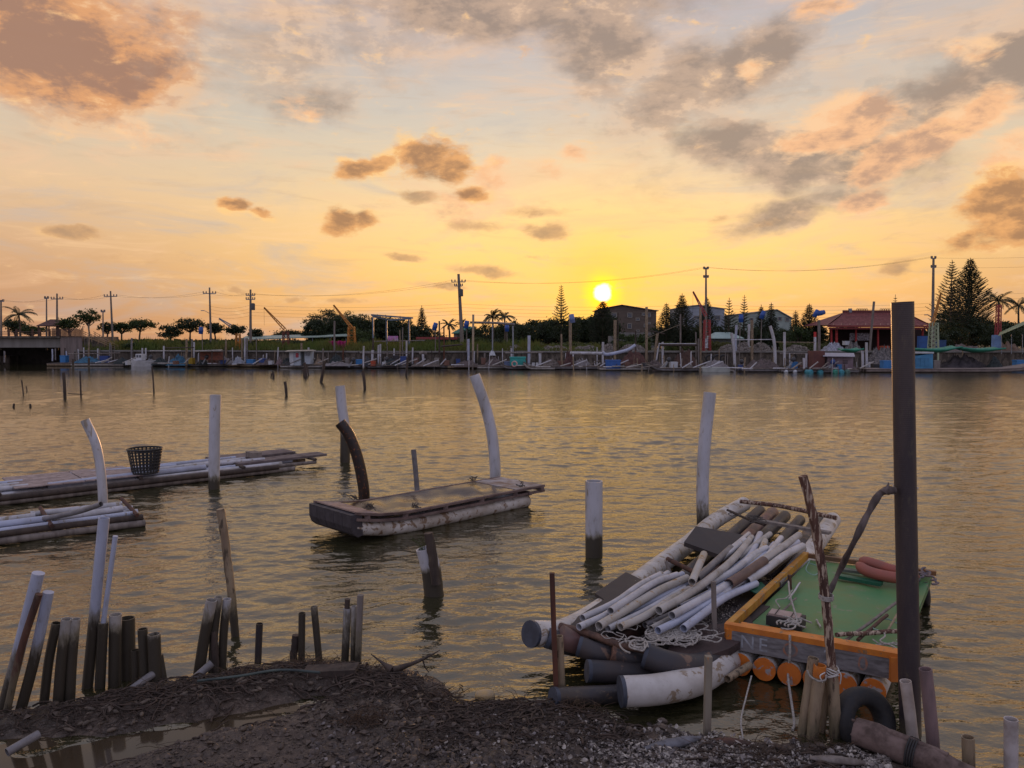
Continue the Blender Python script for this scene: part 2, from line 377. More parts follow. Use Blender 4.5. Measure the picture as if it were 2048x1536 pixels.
wm_ = water_mat()
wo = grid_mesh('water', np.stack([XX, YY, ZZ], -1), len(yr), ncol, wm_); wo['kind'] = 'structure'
# the rest of the river, flat, beyond the sides of the fine sheet
mb = MB()
for s_ in (-1, 1):
    mb.add([(s_*(3*.78+1.2), 3, 0), (s_*(84.5*.78+1.2), 84.5, 0), (s_*1500, 84.5, 0), (s_*1500, 3, 0)], [(0, 1, 2, 3) if s_ < 0 else (3, 2, 1, 0)])
mb.quad((-1500, -60, 0), (1500, -60, 0), (1500, 3, 0), (-1500, 3, 0))
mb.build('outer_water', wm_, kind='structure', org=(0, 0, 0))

# ------------------------------------------------------------------ near bank (mud spit, puddle, shell ground)
def poly_sd(X, Y, poly):
    """signed distance, positive inside"""
    P = np.array(poly); n = len(P); best = np.full(X.shape, 1e9); ins = np.zeros(X.shape, bool)
    for i in range(n):
        a = P[i]; b = P[(i+1) % n]; e = b-a; wx = X-a[0]; wy = Y-a[1]
        t = np.clip((wx*e[0]+wy*e[1])/(e@e+1e-9), 0, 1)
        best = np.minimum(best, (wx-e[0]*t)**2+(wy-e[1]*t)**2)
        c = ((a[1] > Y) != (b[1] > Y)) & (X < (b[0]-a[0])*(Y-a[1])/((b[1]-a[1]) if abs(b[1]-a[1]) > 1e-9 else 1e-9)+a[0])
        ins ^= c
    d = np.sqrt(best); return np.where(ins, d, -d)
def px2(lst, z=0): return [tuple(W(x, y, z)[:2]) for x, y in lst]
SHORE = px2([(-60, 1440), (60, 1415), (150, 1408), (270, 1385), (390, 1355), (480, 1338), (600, 1322), (720, 1330), (810, 1338), (868, 1352), (885, 1375),
    (900, 1400), (935, 1420), (985, 1412), (1040, 1405), (1110, 1412), (1190, 1432), (1260, 1462), (1340, 1462), (1430, 1475), (1560, 1490), (1700, 1500),
    (1830, 1530), (1900, 1570), (1960, 1640)]) + [(3.2, 1.0), (-6, 1.0)]
PUD = px2([(-60, 1560), (-40, 1490), (90, 1478), (200, 1482), (300, 1466), (400, 1447), (520, 1425), (620, 1398), (655, 1398), (610, 1420), (520, 1444), (430, 1464), (330, 1492), (240, 1520), (150, 1545), (90, 1600)])
gx0, gx1, gy0, gy1, gs = -5.2, 4.6, 3.4, 8.3, .022
xs = np.arange(gx0, gx1, gs); ys = np.arange(gy0, gy1, gs); GX, GY = np.meshgrid(xs, ys)
def vnoise(X, Y, s, seed):
    r = np.random.default_rng(seed); n = 64; g = r.random((n, n))
    u = X/s+seed*3.7; v = Y/s+seed*1.3; i = np.floor(u).astype(int); j = np.floor(v).astype(int); fu = u-i; fv = v-j
    fu = fu*fu*(3-2*fu); fv = fv*fv*(3-2*fv); a = g[i % n, j % n]; b = g[(i+1) % n, j % n]; c_ = g[i % n, (j+1) % n]; d = g[(i+1) % n, (j+1) % n]
    return (a*(1-fu)+b*fu)*(1-fv)+(c_*(1-fu)+d*fu)*fv-.5
N1 = vnoise(GX, GY, .55, 1); N2 = vnoise(GX, GY, .21, 2); N3 = vnoise(GX, GY, .09, 3); N4 = vnoise(GX, GY, .045, 4)
sdl = poly_sd(GX, GY, SHORE)+.07*N1+.06*N2+.03*N3
sdp = poly_sd(GX, GY, PUD)+.05*N2+.02*N3
base = np.where(sdl > 0, .095*(1-np.exp(-sdl/.14)), sdl*.55)
base += np.where(sdl > .4, np.minimum((sdl-.4)*.12, .18), 0)*np.clip((GX+1.4)/1.6, 0, 1)
base -= .035*np.clip((-.8-GX)/.8, 0, 1)*np.clip((5.6-GY)/.4, 0, 1)*(sdl > 0)
rough_ = (.036*N1+.034*N2+.034*N3+.024*N4)*(1-.35*np.clip((-.8-GX)/.6, 0, 1))*np.clip(sdl/.1+.6, .1, 1)
H = base+rough_
H = np.where(sdp > -.22, np.minimum(H, H*np.clip(-sdp/.22, 0, 1)+np.where(sdp > 0, -.02-.1*sdp, .0)-.004), H)
H = np.maximum(H, -.5)
def hz(x, y):
    i = min(max(int((y-gy0)/gs), 0), H.shape[0]-1); j = min(max(int((x-gx0)/gs), 0), H.shape[1]-1); return float(H[i, j])
def mud_mat():
    m = bpy.data.materials.new('wet_mud'); m.use_nodes = True; nt = m.node_tree; nt.nodes.clear(); t = NT(nt)
    pos = t.n('ShaderNodeTexCoord').outputs['Object']
    n1 = t.noise(pos, 3, 6, .65); n2 = t.noise(pos, 26, 7, .7); n3 = t.noise(pos, 9, 5, .6)
    vo = t.n('ShaderNodeTexVoronoi'); t.L.new(t.vm('ADD', pos, t.vm('SCALE', t.noise(pos, 20, 3, .6, color=True), sc_=.03)), vo.inputs['Vector']); vo.inputs['Scale'].default_value = 34
    c = t.mix(t.mr(n1, .35, .65), (.060, .043, .032), (.115, .082, .060))
    c = t.mix(t.mr(n2, .5, .72), c, (.20, .15, .11))
    lg = t.noise(pos, .9, 4, .6)
    c = t.mix(t.mr(lg, .44, .56, 0, .62), c, (.030, .022, .017))
    c = t.mix(t.mr(n3, .58, .66, 0, .5), c, (.026, .020, .015))
    h = t.math('ADD', t.math('MULTIPLY', n2, 1.0), t.math('MULTIPLY', vo.outputs['Distance'], .6))
    b = t.n('ShaderNodeBump'); b.inputs['Distance'].default_value = .022; b.inputs['Strength'].default_value = 1
    t.L.new(h, b.inputs['Height'])
    p = t.n('ShaderNodeBsdfPrincipled'); t.set(p.inputs['Base Color'], c); t.set(p.inputs['Roughness'], t.mr(lg, .40, .60, .78, .30))
    p.inputs['Specular IOR Level'].default_value = .5; t.L.new(b.outputs[0], p.inputs['Normal'])
    t.L.new(p.outputs[0], t.n('ShaderNodeOutputMaterial').inputs[0]); return m
mme = bpy.data.meshes.new('mud_bank'); ny, nx = GX.shape
mv = np.stack([GX.ravel(), GY.ravel(), H.ravel()], 1)
idx = np.arange(nx*ny).reshape(ny, nx)
mf = np.stack([idx[:-1, :-1].ravel(), idx[:-1, 1:].ravel(), idx[1:, 1:].ravel(), idx[1:, :-1].ravel()], 1)
keep = (H.ravel()[mf].max(1) > -.35); mf = mf[keep]
mme.from_pydata(mv.tolist(), [], mf.tolist()); mme.polygons.foreach_set('use_smooth', [True]*len(mf)); mme.update()
mme.materials.append(mud_mat())
mo = bpy.data.objects.new('mud_bank', mme); COL.objects.link(mo); mo['kind'] = 'structure'
mb = MB(); mb.box((0, -1.5, .12), (14, 9.7, .3)); mb.build('bank_ground', MATS.setdefault('m_', mme.materials[0]), kind='structure')
# puddle: its own sheet of still water a little above the river level would need a lip, so it lies just over the bed
pm = bpy.data.materials.new('still_water'); pm.use_nodes = True; b_ = pm.node_tree.nodes['Principled BSDF']
b_.inputs['Base Color'].default_value = (.05, .036, .022, 1); b_.inputs['Roughness'].default_value = .06; b_.inputs['IOR'].default_value = 1.4
pud = MB(); pp = px2([(-120, 1640), (-120, 1440), (90, 1452), (200, 1456), (300, 1445), (400, 1428), (520, 1405), (620, 1385), (690, 1385), (640, 1425), (520, 1460), (430, 1485), (330, 1515), (240, 1545), (150, 1600)])
pud.add([(x, y, .006) for x, y in pp], [tuple(range(len(pp)))[::-1]])
pud.build('puddle', pm, kind='structure')

# scattered small matter
def in_px(lo, hi): return random.uniform(lo, hi)
SH_M = [mat('shell_pale', (.46, .42, .37), (.26, .22, .19), .5, 30, .3), mat('shell_grey', (.24, .21, .20), (.12, .10, .09), .5, 30, .3), mat('shell_dark', (.10, .08, .07), (.05, .04, .035), .6, 30, .3)]
sh = MB(); cnt = 0
def shell(mb, p, r, ri):
    M = Matrix.Rotation(random.uniform(0, 6.28), 3, 'Z') @ Matrix.Rotation(random.gauss(0, .55), 3, 'X') @ Matrix.Rotation(random.gauss(0, .55), 3, 'Y')
    n = 7; e = random.uniform(.55, .85); cup = r*random.uniform(.15, .4)*random.choice((1, 1, -1))
    vs = [p+M @ Vector((0, 0, -cup))]
    for j in range(n):
        a = 6.2832*j/n; q = r*random.uniform(.8, 1.12)
        vs.append(p+M @ Vector((math.cos(a)*q, math.sin(a)*q*e, random.uniform(-.1, .1)*r)))
    mb.cur = ri; mb.add(vs, [(0, 1+j, 1+(j+1) % n) for j in range(n)], False)
for k in range(30000):
    px = random.uniform(620, 1780); py = random.uniform(1405, 1560)
    x, y, _ = W(px, py, .15); h = hz(x, y)
    dens = min(1, max(0, (px-760)/650))*min(1, max(.05, (py-1405)/70)); dens = max(dens, .12)
    if h < .045 or random.random() > dens: continue
    if vnoise(np.array([x]), np.array([y]), .3, 9)[0] < -.12 and random.random() < .7: continue
    pale = min(.8, max(.04, (px-1000)/500)); u = random.random()
    ri = 0 if u < pale*.55 else (1 if u < pale*.9+.15 else 2)
    shell(sh, Vector((x, y, h+.006+random.random()*.008)), random.uniform(.008, .022)*(1.7 if random.random() < .08 else 1), ri); cnt += 1
    if cnt > 9500: break
sh.build('oyster_shells', SH_M, kind='stuff', label='broken oyster shells strewn thickly over the near bank', cat='shells')
cl = MB()
for k in range(9000):
    px = random.uniform(-40, 1150); py = random.uniform(1330, 1560); x, y, _ = W(px, py, .1); h = hz(x, y)
    if h < .02: continue
    s_ = random.uniform(.006, .02)*(1 if random.random() < .93 else 2.6); c_ = Vector((x, y, h+s_*.2))
    M = Matrix.Rotation(random.uniform(0, 6.28), 3, 'Z') @ Matrix.Rotation(random.uniform(-.6, .6), 3, 'X')
    vs = [c_+M @ Vector((a*s_*random.uniform(.6, 1.2), b*s_*random.uniform(.5, 1), c__*s_*random.uniform(.3, .6))) for a, b, c__ in ((1, 0, 0), (-1, 0, 0), (0, 1, 0), (0, -1, 0), (0, 0, 1), (0, 0, -1))]
    cl.add(vs, [(0, 2, 4), (2, 1, 4), (1, 3, 4), (3, 0, 4), (2, 0, 5), (1, 2, 5), (3, 1, 5), (0, 3, 5)])
for k in range(170):
    px = random.uniform(350, 1750); py = random.uniform(1395, 1560); x, y, _ = W(px, py, .15); h = hz(x, y)
    if h < .03: continue
    s_ = random.uniform(.02, .05); M = Matrix.Rotation(random.uniform(0, 6.28), 3, 'Z'); c_ = Vector((x, y, h))
    cl.tube([c_+M @ Vector((s_*u, 0, 0)) for u in (-1, -.8, -.3, .3, .8, 1)], [s_*.1, s_*.45, s_*.62, s_*.6, s_*.4, s_*.1], 8, jit=.15)
cl.build('mud_clods', mat('clod', (.10, .072, .055), (.05, .037, .028), .5, 40, .5), kind='stuff', label='dark clods and grit covering the mud bank', cat='grit')
# stranded roots, cords and net scraps
def strand(mb, x, y, L, r, seed, lift=.02, n=7, thr=.03):
    a = random.uniform(0, 6.28); pts = []; z0 = random.random()*lift
    for i in range(n):
        h = max(hz(x, y), .0); pts.append((x, y, h+r+z0+random.uniform(0, lift)*math.sin(i/(n-1)*math.pi)))
        a += random.gauss(0, .55); x += math.cos(a)*L/n; y += math.sin(a)*L/n*.7
    mb.tube(spl(pts, 3), r, 4)
wd = MB()
zones = [((-40, 900), (1335, 1470), 1300, 'berm'), ((860, 1260), (1400, 1500), 420, 'mid'), ((1380, 1720), (1480, 1540), 110, 'r')]
for (xa, xb), (ya, yb), n, _ in zones:
    for k in range(n):
        px = random.uniform(xa, xb); py = random.uniform(ya, yb)
        if _ == 'berm':
            edge = np.interp(px, [0, 270, 480, 600, 720, 885], [1440, 1390, 1345, 1325, 1335, 1375]); py = edge+abs(random.gauss(0, 42))-4
        x, y, z_ = W(px, py, .1)
        if hz(x, y) < .015 or hz(x, y-.1) < -.02: continue
        strand(wd, x, y, random.uniform(.12, .55), random.choice((.0014, .0014, .002, .002, .003, .0045, .008)), k)
wd.build('stranded_roots', mat('root', (.065, .042, .030), (.03, .021, .016), .7, 20, .3), kind='stuff', label='tangle of dead roots and cords along the mud spit', cat='roots')
pods = MB()
for k in range(90):
    px = random.uniform(0, 900); edge = np.interp(px, [0, 270, 480, 600, 720, 885], [1450, 1400, 1360, 1345, 1350, 1385]); py = edge+abs(random.gauss(0, 34))
    x, y, z_ = W(px, py, .1); h = hz(x, y)
    if h < .02: continue
    a = random.uniform(0, 3.14); L = random.uniform(.05, .12); r = random.uniform(.012, .02); d = Vector((math.cos(a), math.sin(a)*.8, random.uniform(-.1, .2)))*L/2
    c_ = Vector((x, y, h+r)); pods.tube([c_-d, c_-d*.6, c_, c_+d*.6, c_+d], [r*.3, r*.85, r, r*.8, r*.2], 6)
pods.build('mangrove_pods', mat('pod', (.12, .09, .065), (.05, .038, .03), .55, 20, .3), kind='stuff', label='dull brown seed pods lying among the roots', cat='seed pods')
tf = MB()
for (px, py, w_, n) in ((1120, 1410, 60, 60), (1160, 1420, 70, 60), (880, 1395, 40, 70), (600, 1325, 60, 60), (640, 1330, 60, 50), (740, 1340, 60, 40), (470, 1345, 40, 30), (1040, 1405, 40, 30), (730, 1445, 45, 160), (1640, 1478, 60, 50), (1530, 1500, 60, 60), (300, 1390, 60, 40), (1430, 1490, 50, 20)):
    for k in range(n):
        x, y, z_ = W(px+random.gauss(0, w_*.5), py+random.gauss(0, 9), .1); h = max(hz(x, y), 0)
        a = random.uniform(0, 6.28); L = random.uniform(.05, .2); q = Vector((math.cos(a), math.sin(a), random.uniform(.2, 1.6))).normalized()
        s_ = Vector((x, y, h-.01)); tf.tube([s_, s_+q*L*.5+Vector((0, 0, .01)), s_+q*L+Vector((math.cos(a)*.03, 0, -.03))], [.003, .0022, .001], 3)
tf.build('dry_weed', mat('weed', (.10, .06, .035), (.04, .028, .02), .8, 20, .2), kind='stuff', label='wiry dry weed tufts on the water edge', cat='weed')

# ------------------------------------------------------------------ near posts
def rad(rpx, Y): return rpx*Y/math.cos(PITCH)/FPX
def post(name, pts, rpx, m, label, cat='post', sz=None, sw=.16, hol=True, n=14, sub=.35, taper=1., group=None, jit=0, sq=False, z0=0., Y=None, base='down', parent=None, steps=6, nodes=0, ns=1):
    p0 = W(*pts[0], z0) if Y is None else F(*pts[0], Y); Y0 = p0.y
    P_ = [F(x, y, Y0) for x, y in pts]; P_ = spl(P_, steps if len(pts) > 2 else 10)
    d = (P_[0]-P_[1]).normalized(); P_ = [P_[0]+d*sub]+P_ if sub else P_
    k = len(P_); r0 = rad(rpx, Y0); rs = [r0*(1+(taper-1)*i/(k-1)) for i in range(k)]
    st = None
    if sz is not None: st = [min(1.3, max(0., (sz-p.z)/sw+.5)) for p in P_]
    if nodes:
        for i in range(1, k):
            if i % nodes == 0: rs[i] *= 1.07
    mb = MB(); mb.tube(P_, rs, 4 if sq else n, hol1=hol and not sq, st=st, jit=jit, sq=sq)
    return mb.build(name, m, parent, label, cat, group, org=(p0.x, p0.y, 0) if parent is None else None), P_, r0
PV = 'plastic_post'
# stakes on the left, along the mud spit
post('wooden_stake', [(10, 1440), (42, 1300), (78, 1188)], 7, WOODR, 'thin red-brown stake leaning behind the tallest split pipe at far left', sz=.25, sw=.6, hol=False)
post(PV, [(5, 1425), (38, 1300), (77, 1146)], 12, PVCB, 'tallest split pale blue pipe leaning right at the far left edge', sz=.42, sw=.5, hol=False)
post(PV, [(42, 1418), (68, 1320), (97, 1184)], 10.5, PVCB, 'smooth pale lilac pipe leaning right, second from the left edge', sz=.5, sw=.3, hol=False)
post(PV, [(88, 1405), (98, 1320), (113, 1246)], 9, PVCG, 'dark stained pipe with a reddish top beside the pale lilac pipe', sz=.8, sw=.5)
post(PV, [(117, 1405), (124, 1320), (134, 1238)], 11, PVCO, 'thick short pipe with tan top in the middle of a row of three', sz=.55, sw=.2)
post(PV, [(140, 1402), (144, 1320), (151, 1238)], 9.5, PVCO, 'short pipe with tan top leaning against a thicker pipe on its left', sz=.58, sw=.25)
post(PV, [(175, 1372), (188, 1240), (208, 1036)], 10.5, PVCB, 'tallest straight pale blue pipe of the left stakes, beside the curved mooring pipe', sz=.62, sw=.25)
post(PV, [(200, 1372), (206, 1245)], 10, PVCO, 'rusty brown pipe holding a thin white rod', sz=.7, sw=.5, hol=False)
post('plastic_rod', [(207, 1244), (231, 1072)], 5, PVCB, 'thin pale blue rod rising out of a rusty brown pipe', 'rod', hol=False, sub=.05, Y=W(200, 1372).y)
post(PV, [(229, 1366), (230, 1290), (231, 1229)], 12, PVCO, 'stout pipe with creamy top right beside the wide open pipe', sz=.5, sw=.15)
post(PV, [(256, 1352), (254, 1236)], 15, PVCO, 'widest open-mouthed pipe of the left stakes with a dark inside', sz=.6, sw=.2)
post(PV, [(272, 1368), (270, 1300)], 8, PVCG, 'lowest dark stub at the foot of the wide open pipe', sz=.5, sw=.3)
post(PV, [(291, 1372), (285, 1258)], 9.5, PVCG, 'dark brown pipe with a thin pale rim near the short white-topped pipe', sz=.72, sw=.4)
post(PV, [(312, 1376), (308, 1268)], 12.5, PVC, 'short white-topped pipe with splintered edge at the right of the left group', sz=.48, sw=.14)
post('wooden_stake', [(328, 1372), (318, 1310)], 8, PVCG, 'black stake braced against the short white-topped pipe', sz=.6, sw=.2, hol=False)
post(PV, [(398, 1345), (408, 1280), (423, 1200)], 11, PVCO, 'thickest of three close pipes leaning right, with pale grey top', sz=.52, sw=.2)
post(PV, [(424, 1340), (428, 1270), (437, 1194)], 8, PVCO, 'middle pipe with olive top of the three close leaning pipes', sz=.62, sw=.2)
post(PV, [(444, 1335), (447, 1270), (454, 1198)], 8.5, PVC, 'pale open-topped pipe next to the tall bamboo stake', sz=.55, sw=.2)
post('wooden_stake', [(431, 1342), (428, 1262)], 7, WOODD, 'broken dark stub between three close leaning pipes', hol=False, jit=.15)
post('bamboo_stake', [(471, 1275), (462, 1180), (450, 1080), (441, 1018)], 8, BAMB, 'tall bamboo stake leaning left above three close pipes', sz=.35, sw=.35, nodes=4, steps=8, hol=False, jit=.04)
post(PV, [(516, 1322), (519, 1247)], 7, BLACKP, 'solitary short black pipe between the bamboo stake and the centre stakes', hol=True)
post('wooden_stake', [(587, 1316), (592, 1270)], 7.5, WOODD, 'low rotten stub behind a taller brown pipe on the spit', hol=False, jit=.12)
post(PV, [(603, 1318), (604, 1226)], 7, PVCG, 'straight brown pipe beside a low rotten stub on the spit', sz=.75, sw=.5)
post(PV, [(638, 1318), (628, 1213)], 7, PVCO, 'cream-topped pipe leaning left with netting at its foot', sz=.5, sw=.3)
o_, P_, r_ = post(PV, [(690, 1318), (695, 1216)], 8, PVC, 'white pipe capped with a black wooden plug', sz=.35, sw=.6)
post('wooden_plug', [(694, 1220), (695, 1198)], 5.5, WOODD, None, None, hol=False, sub=.03, Y=o_.location.y-.0, parent=o_, jit=.05)
post(PV, [(706, 1320), (708, 1212)], 5.5, PVCO, 'thin brown pipe squeezed between a white pipe and a grey board', sz=.3, sw=.5)
post('wooden_board', [(716, 1324), (721, 1190)], 8, WOODG, 'pale grey upright board with rounded top at the right of the spit', 'board', sq=True, hol=False, sz=.2, sw=.5)
# lying things on the spit
mb = MB(); mb.beam(W(610, 1345, .1), W(715, 1340, .13), .16, .07); mb.build('timber_beam', WOODD, None, 'dark square timber lying at the foot of the white pipe', 'timber')
for a, b, r, l in (((262, 1380, .08), (306, 1348, .14), 8, 'dark pipe lying slanted between the left stakes'), ((384, 1362, .03), (424, 1326, .14), 8, 'short dark pipe lying under three close leaning pipes'), ((14, 1505, .1), (78, 1468, .14), 9, 'brown pipe lying across the puddle in the bottom left corner')):
    mb = MB(); p, q = W(*a), W(*b); mb.tube([p.lerp(q, i/6) for i in range(7)], rad(r, p.y), 12, hol0=True, hol1=True); mb.build('fallen_pipe', PVCG, None, l, 'pipe')
mb = MB(); mb.tube(spl([W(395, 1362, .16), W(480, 1352, .19), W(560, 1340, .2), W(640, 1345, .2)], 4), .012, 6); mb.build('fallen_rod', mat('green_rod', (.06, .08, .07), (.03, .04, .04), .5), None, 'long dull green rod lying along the spit', 'rod')
# branch sticking off the end of the spit
mb = MB(); mb.tube(spl([W(785, 1340, .12), W(830, 1325, .14), W(862, 1310, .2), W(880, 1300, .24)], 4), [.03, .028, .024, .02, .018, .016, .013, .01, .009, .008, .006, .004, .003], 7, jit=.1)
mb.tube(spl([W(785, 1340, .12), W(760, 1322, .17), W(742, 1308, .22)], 4), [.035, .03, .022, .016, .012, .01, .008, .006, .004], 7, jit=.15)
mb.tube([W(845, 1318, .18), W(850, 1335, .1), W(858, 1345, .05)], [.008, .006, .003], 5)
mb.build('driftwood', WOODD, None, 'forked driftwood branch at the tip of the mud spit', 'driftwood')
# posts in open water
post('mooring_post', [(428, 978), (429, 880), (431, 790)], 10.8, PVC, 'straight thick white post crossing in front of the long left raft', sz=.22, sw=.16)
post('mooring_post', [(690, 925), (690, 860), (684, 815), (680, 772)], 10, PVC, 'white post with dark algae foot behind the charred curved post', sz=.75, sw=.3)
post('mooring_post', [(990, 972), (990, 930), (984, 870), (970, 810), (949, 750)], 11, PVC, 'tall white post curving left at the far end of the covered raft', sz=.1, sw=.1, steps=6)
post('mooring_post', [(728, 1015), (727, 975), (715, 915), (698, 870), (680, 845)], 11.5, mat('charred_pipe', (.03, .014, .008), (.015, .012, .012), .35, 8, .3, spots=(.22, .07, .02), spot_amt=.15), 'charred dark brown curved post at the near end of the covered raft')
post('mooring_post', [(836, 1003), (831, 940), (827, 899)], 5.2, PVCG, 'thin grey post behind the middle of the covered raft', hol=False, jit=.05)
post('mooring_post', [(1188, 1112), (1188, 1040), (1188, 962)], 17.5, PVC, 'short fat white post standing alone left of the pipe-laden raft', sz=.30, sw=.12, n=20)
post('mooring_post', [(1406, 1062), (1405, 980), (1409, 890), (1420, 785)], 12.5, PVC, 'tall pale post bending right behind the pipe-laden raft', sz=.35, sw=.5)
post('mooring_post', [(207, 1022), (203, 955), (192, 890), (170, 840)], 8.8, PVC, 'curved white post bending left beside the lower left raft', sz=.0, sw=.1)
o_, P_, r_ = post('broken_post', [(868, 1190), (862, 1140), (851, 1096)], 20, PVC, 'broken fat white post with black foot and a wood stake wedged in its top', sz=.33, sw=.1, n=18, jit=.02)
post('wooden_wedge', [(872, 1168), (866, 1120), (857, 1066)], 9.5, WOODD, None, None, hol=False, sub=0, Y=o_.location.y-.14, parent=o_, jit=.12)
mb = MB()
for k in range(14):
    s_ = F(838+k*.8, 1100, o_.location.y); a = random.uniform(-.9, .9); mb.tube([s_, s_+Vector((a*.1, 0, .1)), s_+Vector((a*.2, 0, .12+random.random()*.08))], [.003, .002, .001], 3)
mb.build('grass_tuft', mat('grass_g', (.08, .12, .03), (.05, .08, .02), .6, transl=.3), o_)
# thin stakes in the open water
for i, (b, t_, r, l) in enumerate((
    ((130, 796), (127, 745), 3, 'dark stake left of the thin rail frame in open water'), ((47, 790), (43, 760), 1.2, 'thin leaning twig farthest left in the open water'), ((54, 782), (52, 772), 1, 'tiny twig beside a thin leaning twig on the left water'),
    ((27, 815), (28, 807), 2, 'left of two tiny stubs low on the left water'), ((61, 815), (60, 808), 2, 'right of two tiny stubs low on the left water'), ((308, 786), (304, 733), 1.5, 'tall needle-thin stake alone in the left water'),
    ((573, 791), (570, 763), 2.8, 'short dark stake nearest the camera in the mid-left water'), ((642, 765), (649, 722), 3, 'dark stake leaning right, in front of the numbered hut'),
    ((730, 778), (726, 741), 3, 'black stake in the water right of the leaning stake'), ((542, 755), (543, 747), 1.5, 'tiny stub left of a close pair left of the hut'), ((547, 756), (546, 744), 2.2, 'slightly taller dark stub of a close pair left of the hut'),
    ((612, 754), (609, 725), 2.6, 'brown stake right in front of the numbered hut'), ((608, 753), (608, 738), 2, 'stub touching the brown stake in front of the hut'), ((617, 751), (613, 728), 1.6, 'thin stake leaning left in front of the hut'), ((812, 752), (815, 715), 2.2, 'forked dark stake in front of the far jetty'))):
    post('water_stake', [b, ((b[0]+t_[0])/2+.3, (b[1]+t_[1])/2), t_], r, WOODD, l, 'stake', hol=False, jit=.08, n=7)
t0 = thing('rail_frame', W(162, 793), 'small rail frame of one stake and a low crossbar on the left water', 'frame')
post('stake', [(162, 794), (160, 742)], 1.8, WOODD, None, None, hol=False, parent=t0, n=6); mb = MB(); mb.tube([F(136, 787, t0.location.y), F(166, 789, t0.location.y)], .022, 6); mb.build('crossbar', WOODD, t0)

# ------------------------------------------------------------------ big corrugated post, bark pole and branch
YB = W(1819, 1452).y
BLACKC = mat('corrugated_pipe', (.038, .030, .034), (.070, .052, .048), .5, 3, .22, (1, 1, .2), stain=MUD, ringz=430, bdist=.0025)
bp_, _, rb = post('mooring_post', [(1821, 1470), (1815, 1180), (1809, 880), (1805, 604)], 20.5, BLACKC, 'towering black corrugated post at right with a rope ring', sz=.05, sw=.2, n=40, steps=14, taper=1.02)
mb = MB(); pc = F(1811, 974, YB); ring = [pc+Vector((math.cos(a)*(rb+.008), math.sin(a)*(rb+.008), .004*math.sin(3*a))) for a in np.linspace(0, 2*math.pi, 28)]
mb.tube(ring, .006, 6); mb.tube([pc+Vector((-rb, -.02, 0)), F(1783, 985, YB-.05), F(1770, 988, YB-.1)], .006, 6)
mb.build('rope_ring', ROPE, None, 'white rope ring tied round the towering black post', 'rope')
mb = MB(); Yf = YB-rb-.008; mb.tube(spl([F(1797, 1083, Yf), F(1805, 1083, Yf), F(1809, 1090, Yf), F(1808, 1130, Yf), F(1806, 1137, Yf), F(1798, 1138, Yf)], 3), .006, 6); mb.build('wire_handle', mat('white_wire', (.6, .6, .58), rough=.5), bp_)
YP = W(1668, 1470, .02).y
post('bamboo_post', [(1671, 1474), (1668, 1400), (1663, 1335)], 11.5, BAMB, 'bamboo post carrying the bark pole, tied with white cord at its top', sz=.1, sw=.4, nodes=5, sub=.15)
post('bamboo_post', [(1606, 1462), (1616, 1390), (1627, 1316)], 10.5, BAMB, 'leaning bamboo post left of the orange-topped one', sz=.05, sw=.4, nodes=5, z0=.02, sub=.15)
b2, _, rr_ = post('bamboo_post', [(1625, 1470), (1632, 1400), (1639, 1352)], 12, BAMB, 'bamboo post with an orange painted top among the front trio', sz=.05, sw=.4, nodes=5, z0=.02, sub=.15)
post('orange_top', [(1638, 1353), (1640, 1330)], 12.3, mat('orange_paint', (.55, .17, .02), (.38, .11, .02), .5, 12, .1, spots=(.3, .28, .26), spot_amt=.1), None, None, Y=W(1625, 1470, .02).y, sub=0, parent=b2)
post('bamboo_post', [(1644, 1462), (1650, 1400), (1652, 1362)], 7, BAMB, 'thin bamboo hidden behind the orange-topped post', nodes=5, sub=.15)
mb = MB(); Yt = W(1625, 1470).y-.10
mb.tube(spl([F(1614, 1340, Yt), F(1620, 1352, Yt-.02), F(1636, 1362, Yt-.03), F(1650, 1360, Yt), F(1652, 1350, Yt+.03)], 4), .007, 6)
mb.build('binding_rope', ROPE, None, 'pale rope binding the bamboo trio together', 'rope')
bark, _, _ = post('bark_pole', [(1664, 1345), (1657, 1260), (1649, 1180), (1640, 1110), (1628, 1040), (1606, 952)], 9, BARK, 'crooked pole with peeling red bark rising from the front bamboo', hol=False, Y=YP, sub=.06, jit=.10, steps=7)
mb = MB()
for k in range(5):
    c0 = F(1663, 1337+k*3, YP); mb.tube([c0+Vector((math.cos(a)*.052, math.sin(a)*.052, .012*math.sin(a*2+k))) for a in np.linspace(0, 6.4, 14)], .005, 5)
mb.tube(spl([F(1650, 1345, YP-.05), F(1640, 1352, YP-.06), F(1645, 1365, YP-.06)], 3), .005, 5); mb.tube(spl([F(1675, 1340, YP-.05), F(1682, 1350, YP-.06), F(1680, 1368, YP-.06)], 3), .005, 5)
mb.build('knotted_rope', mat('white_cord', (.6, .58, .55), rough=.9), None, 'white cord knotted round the top of the bamboo under the bark pole', 'cord')
mb = MB()
br_pts = [F(1655, 1192, YP+.12), F(1680, 1140, YP+.18), F(1710, 1080, YB-.25), F(1740, 1020, YB-.22), F(1763, 985, YB-.2), F(1790, 980, YB-.18)]
mb.tube(spl(br_pts, 6), [.018+.012*i/31+.004*math.sin(i) for i in range(31)], 9, jit=.1); mb.tube(spl([F(1768, 985, YB-.22), F(1775, 975, YB-.22), F(1777, 965, YB-.2)], 3), [.028, .02, .016, .012, .01, .006, .003], 7, jit=.3)
mb.build('bent_branch', mat('branch_wood', (.14, .11, .10), (.07, .055, .05), .85, 14, .7, (1, 1, .3)), None, 'bent grey branch running from the bark pole to the towering black post', 'branch')
mb = MB(); c0 = F(1652, 1197, YP)
for k in range(4): mb.tube([c0+Vector((math.cos(a)*.05, math.sin(a)*.05, k*.009+.006*math.sin(a))) for a in np.linspace(0, 6.3, 14)], .005, 5)
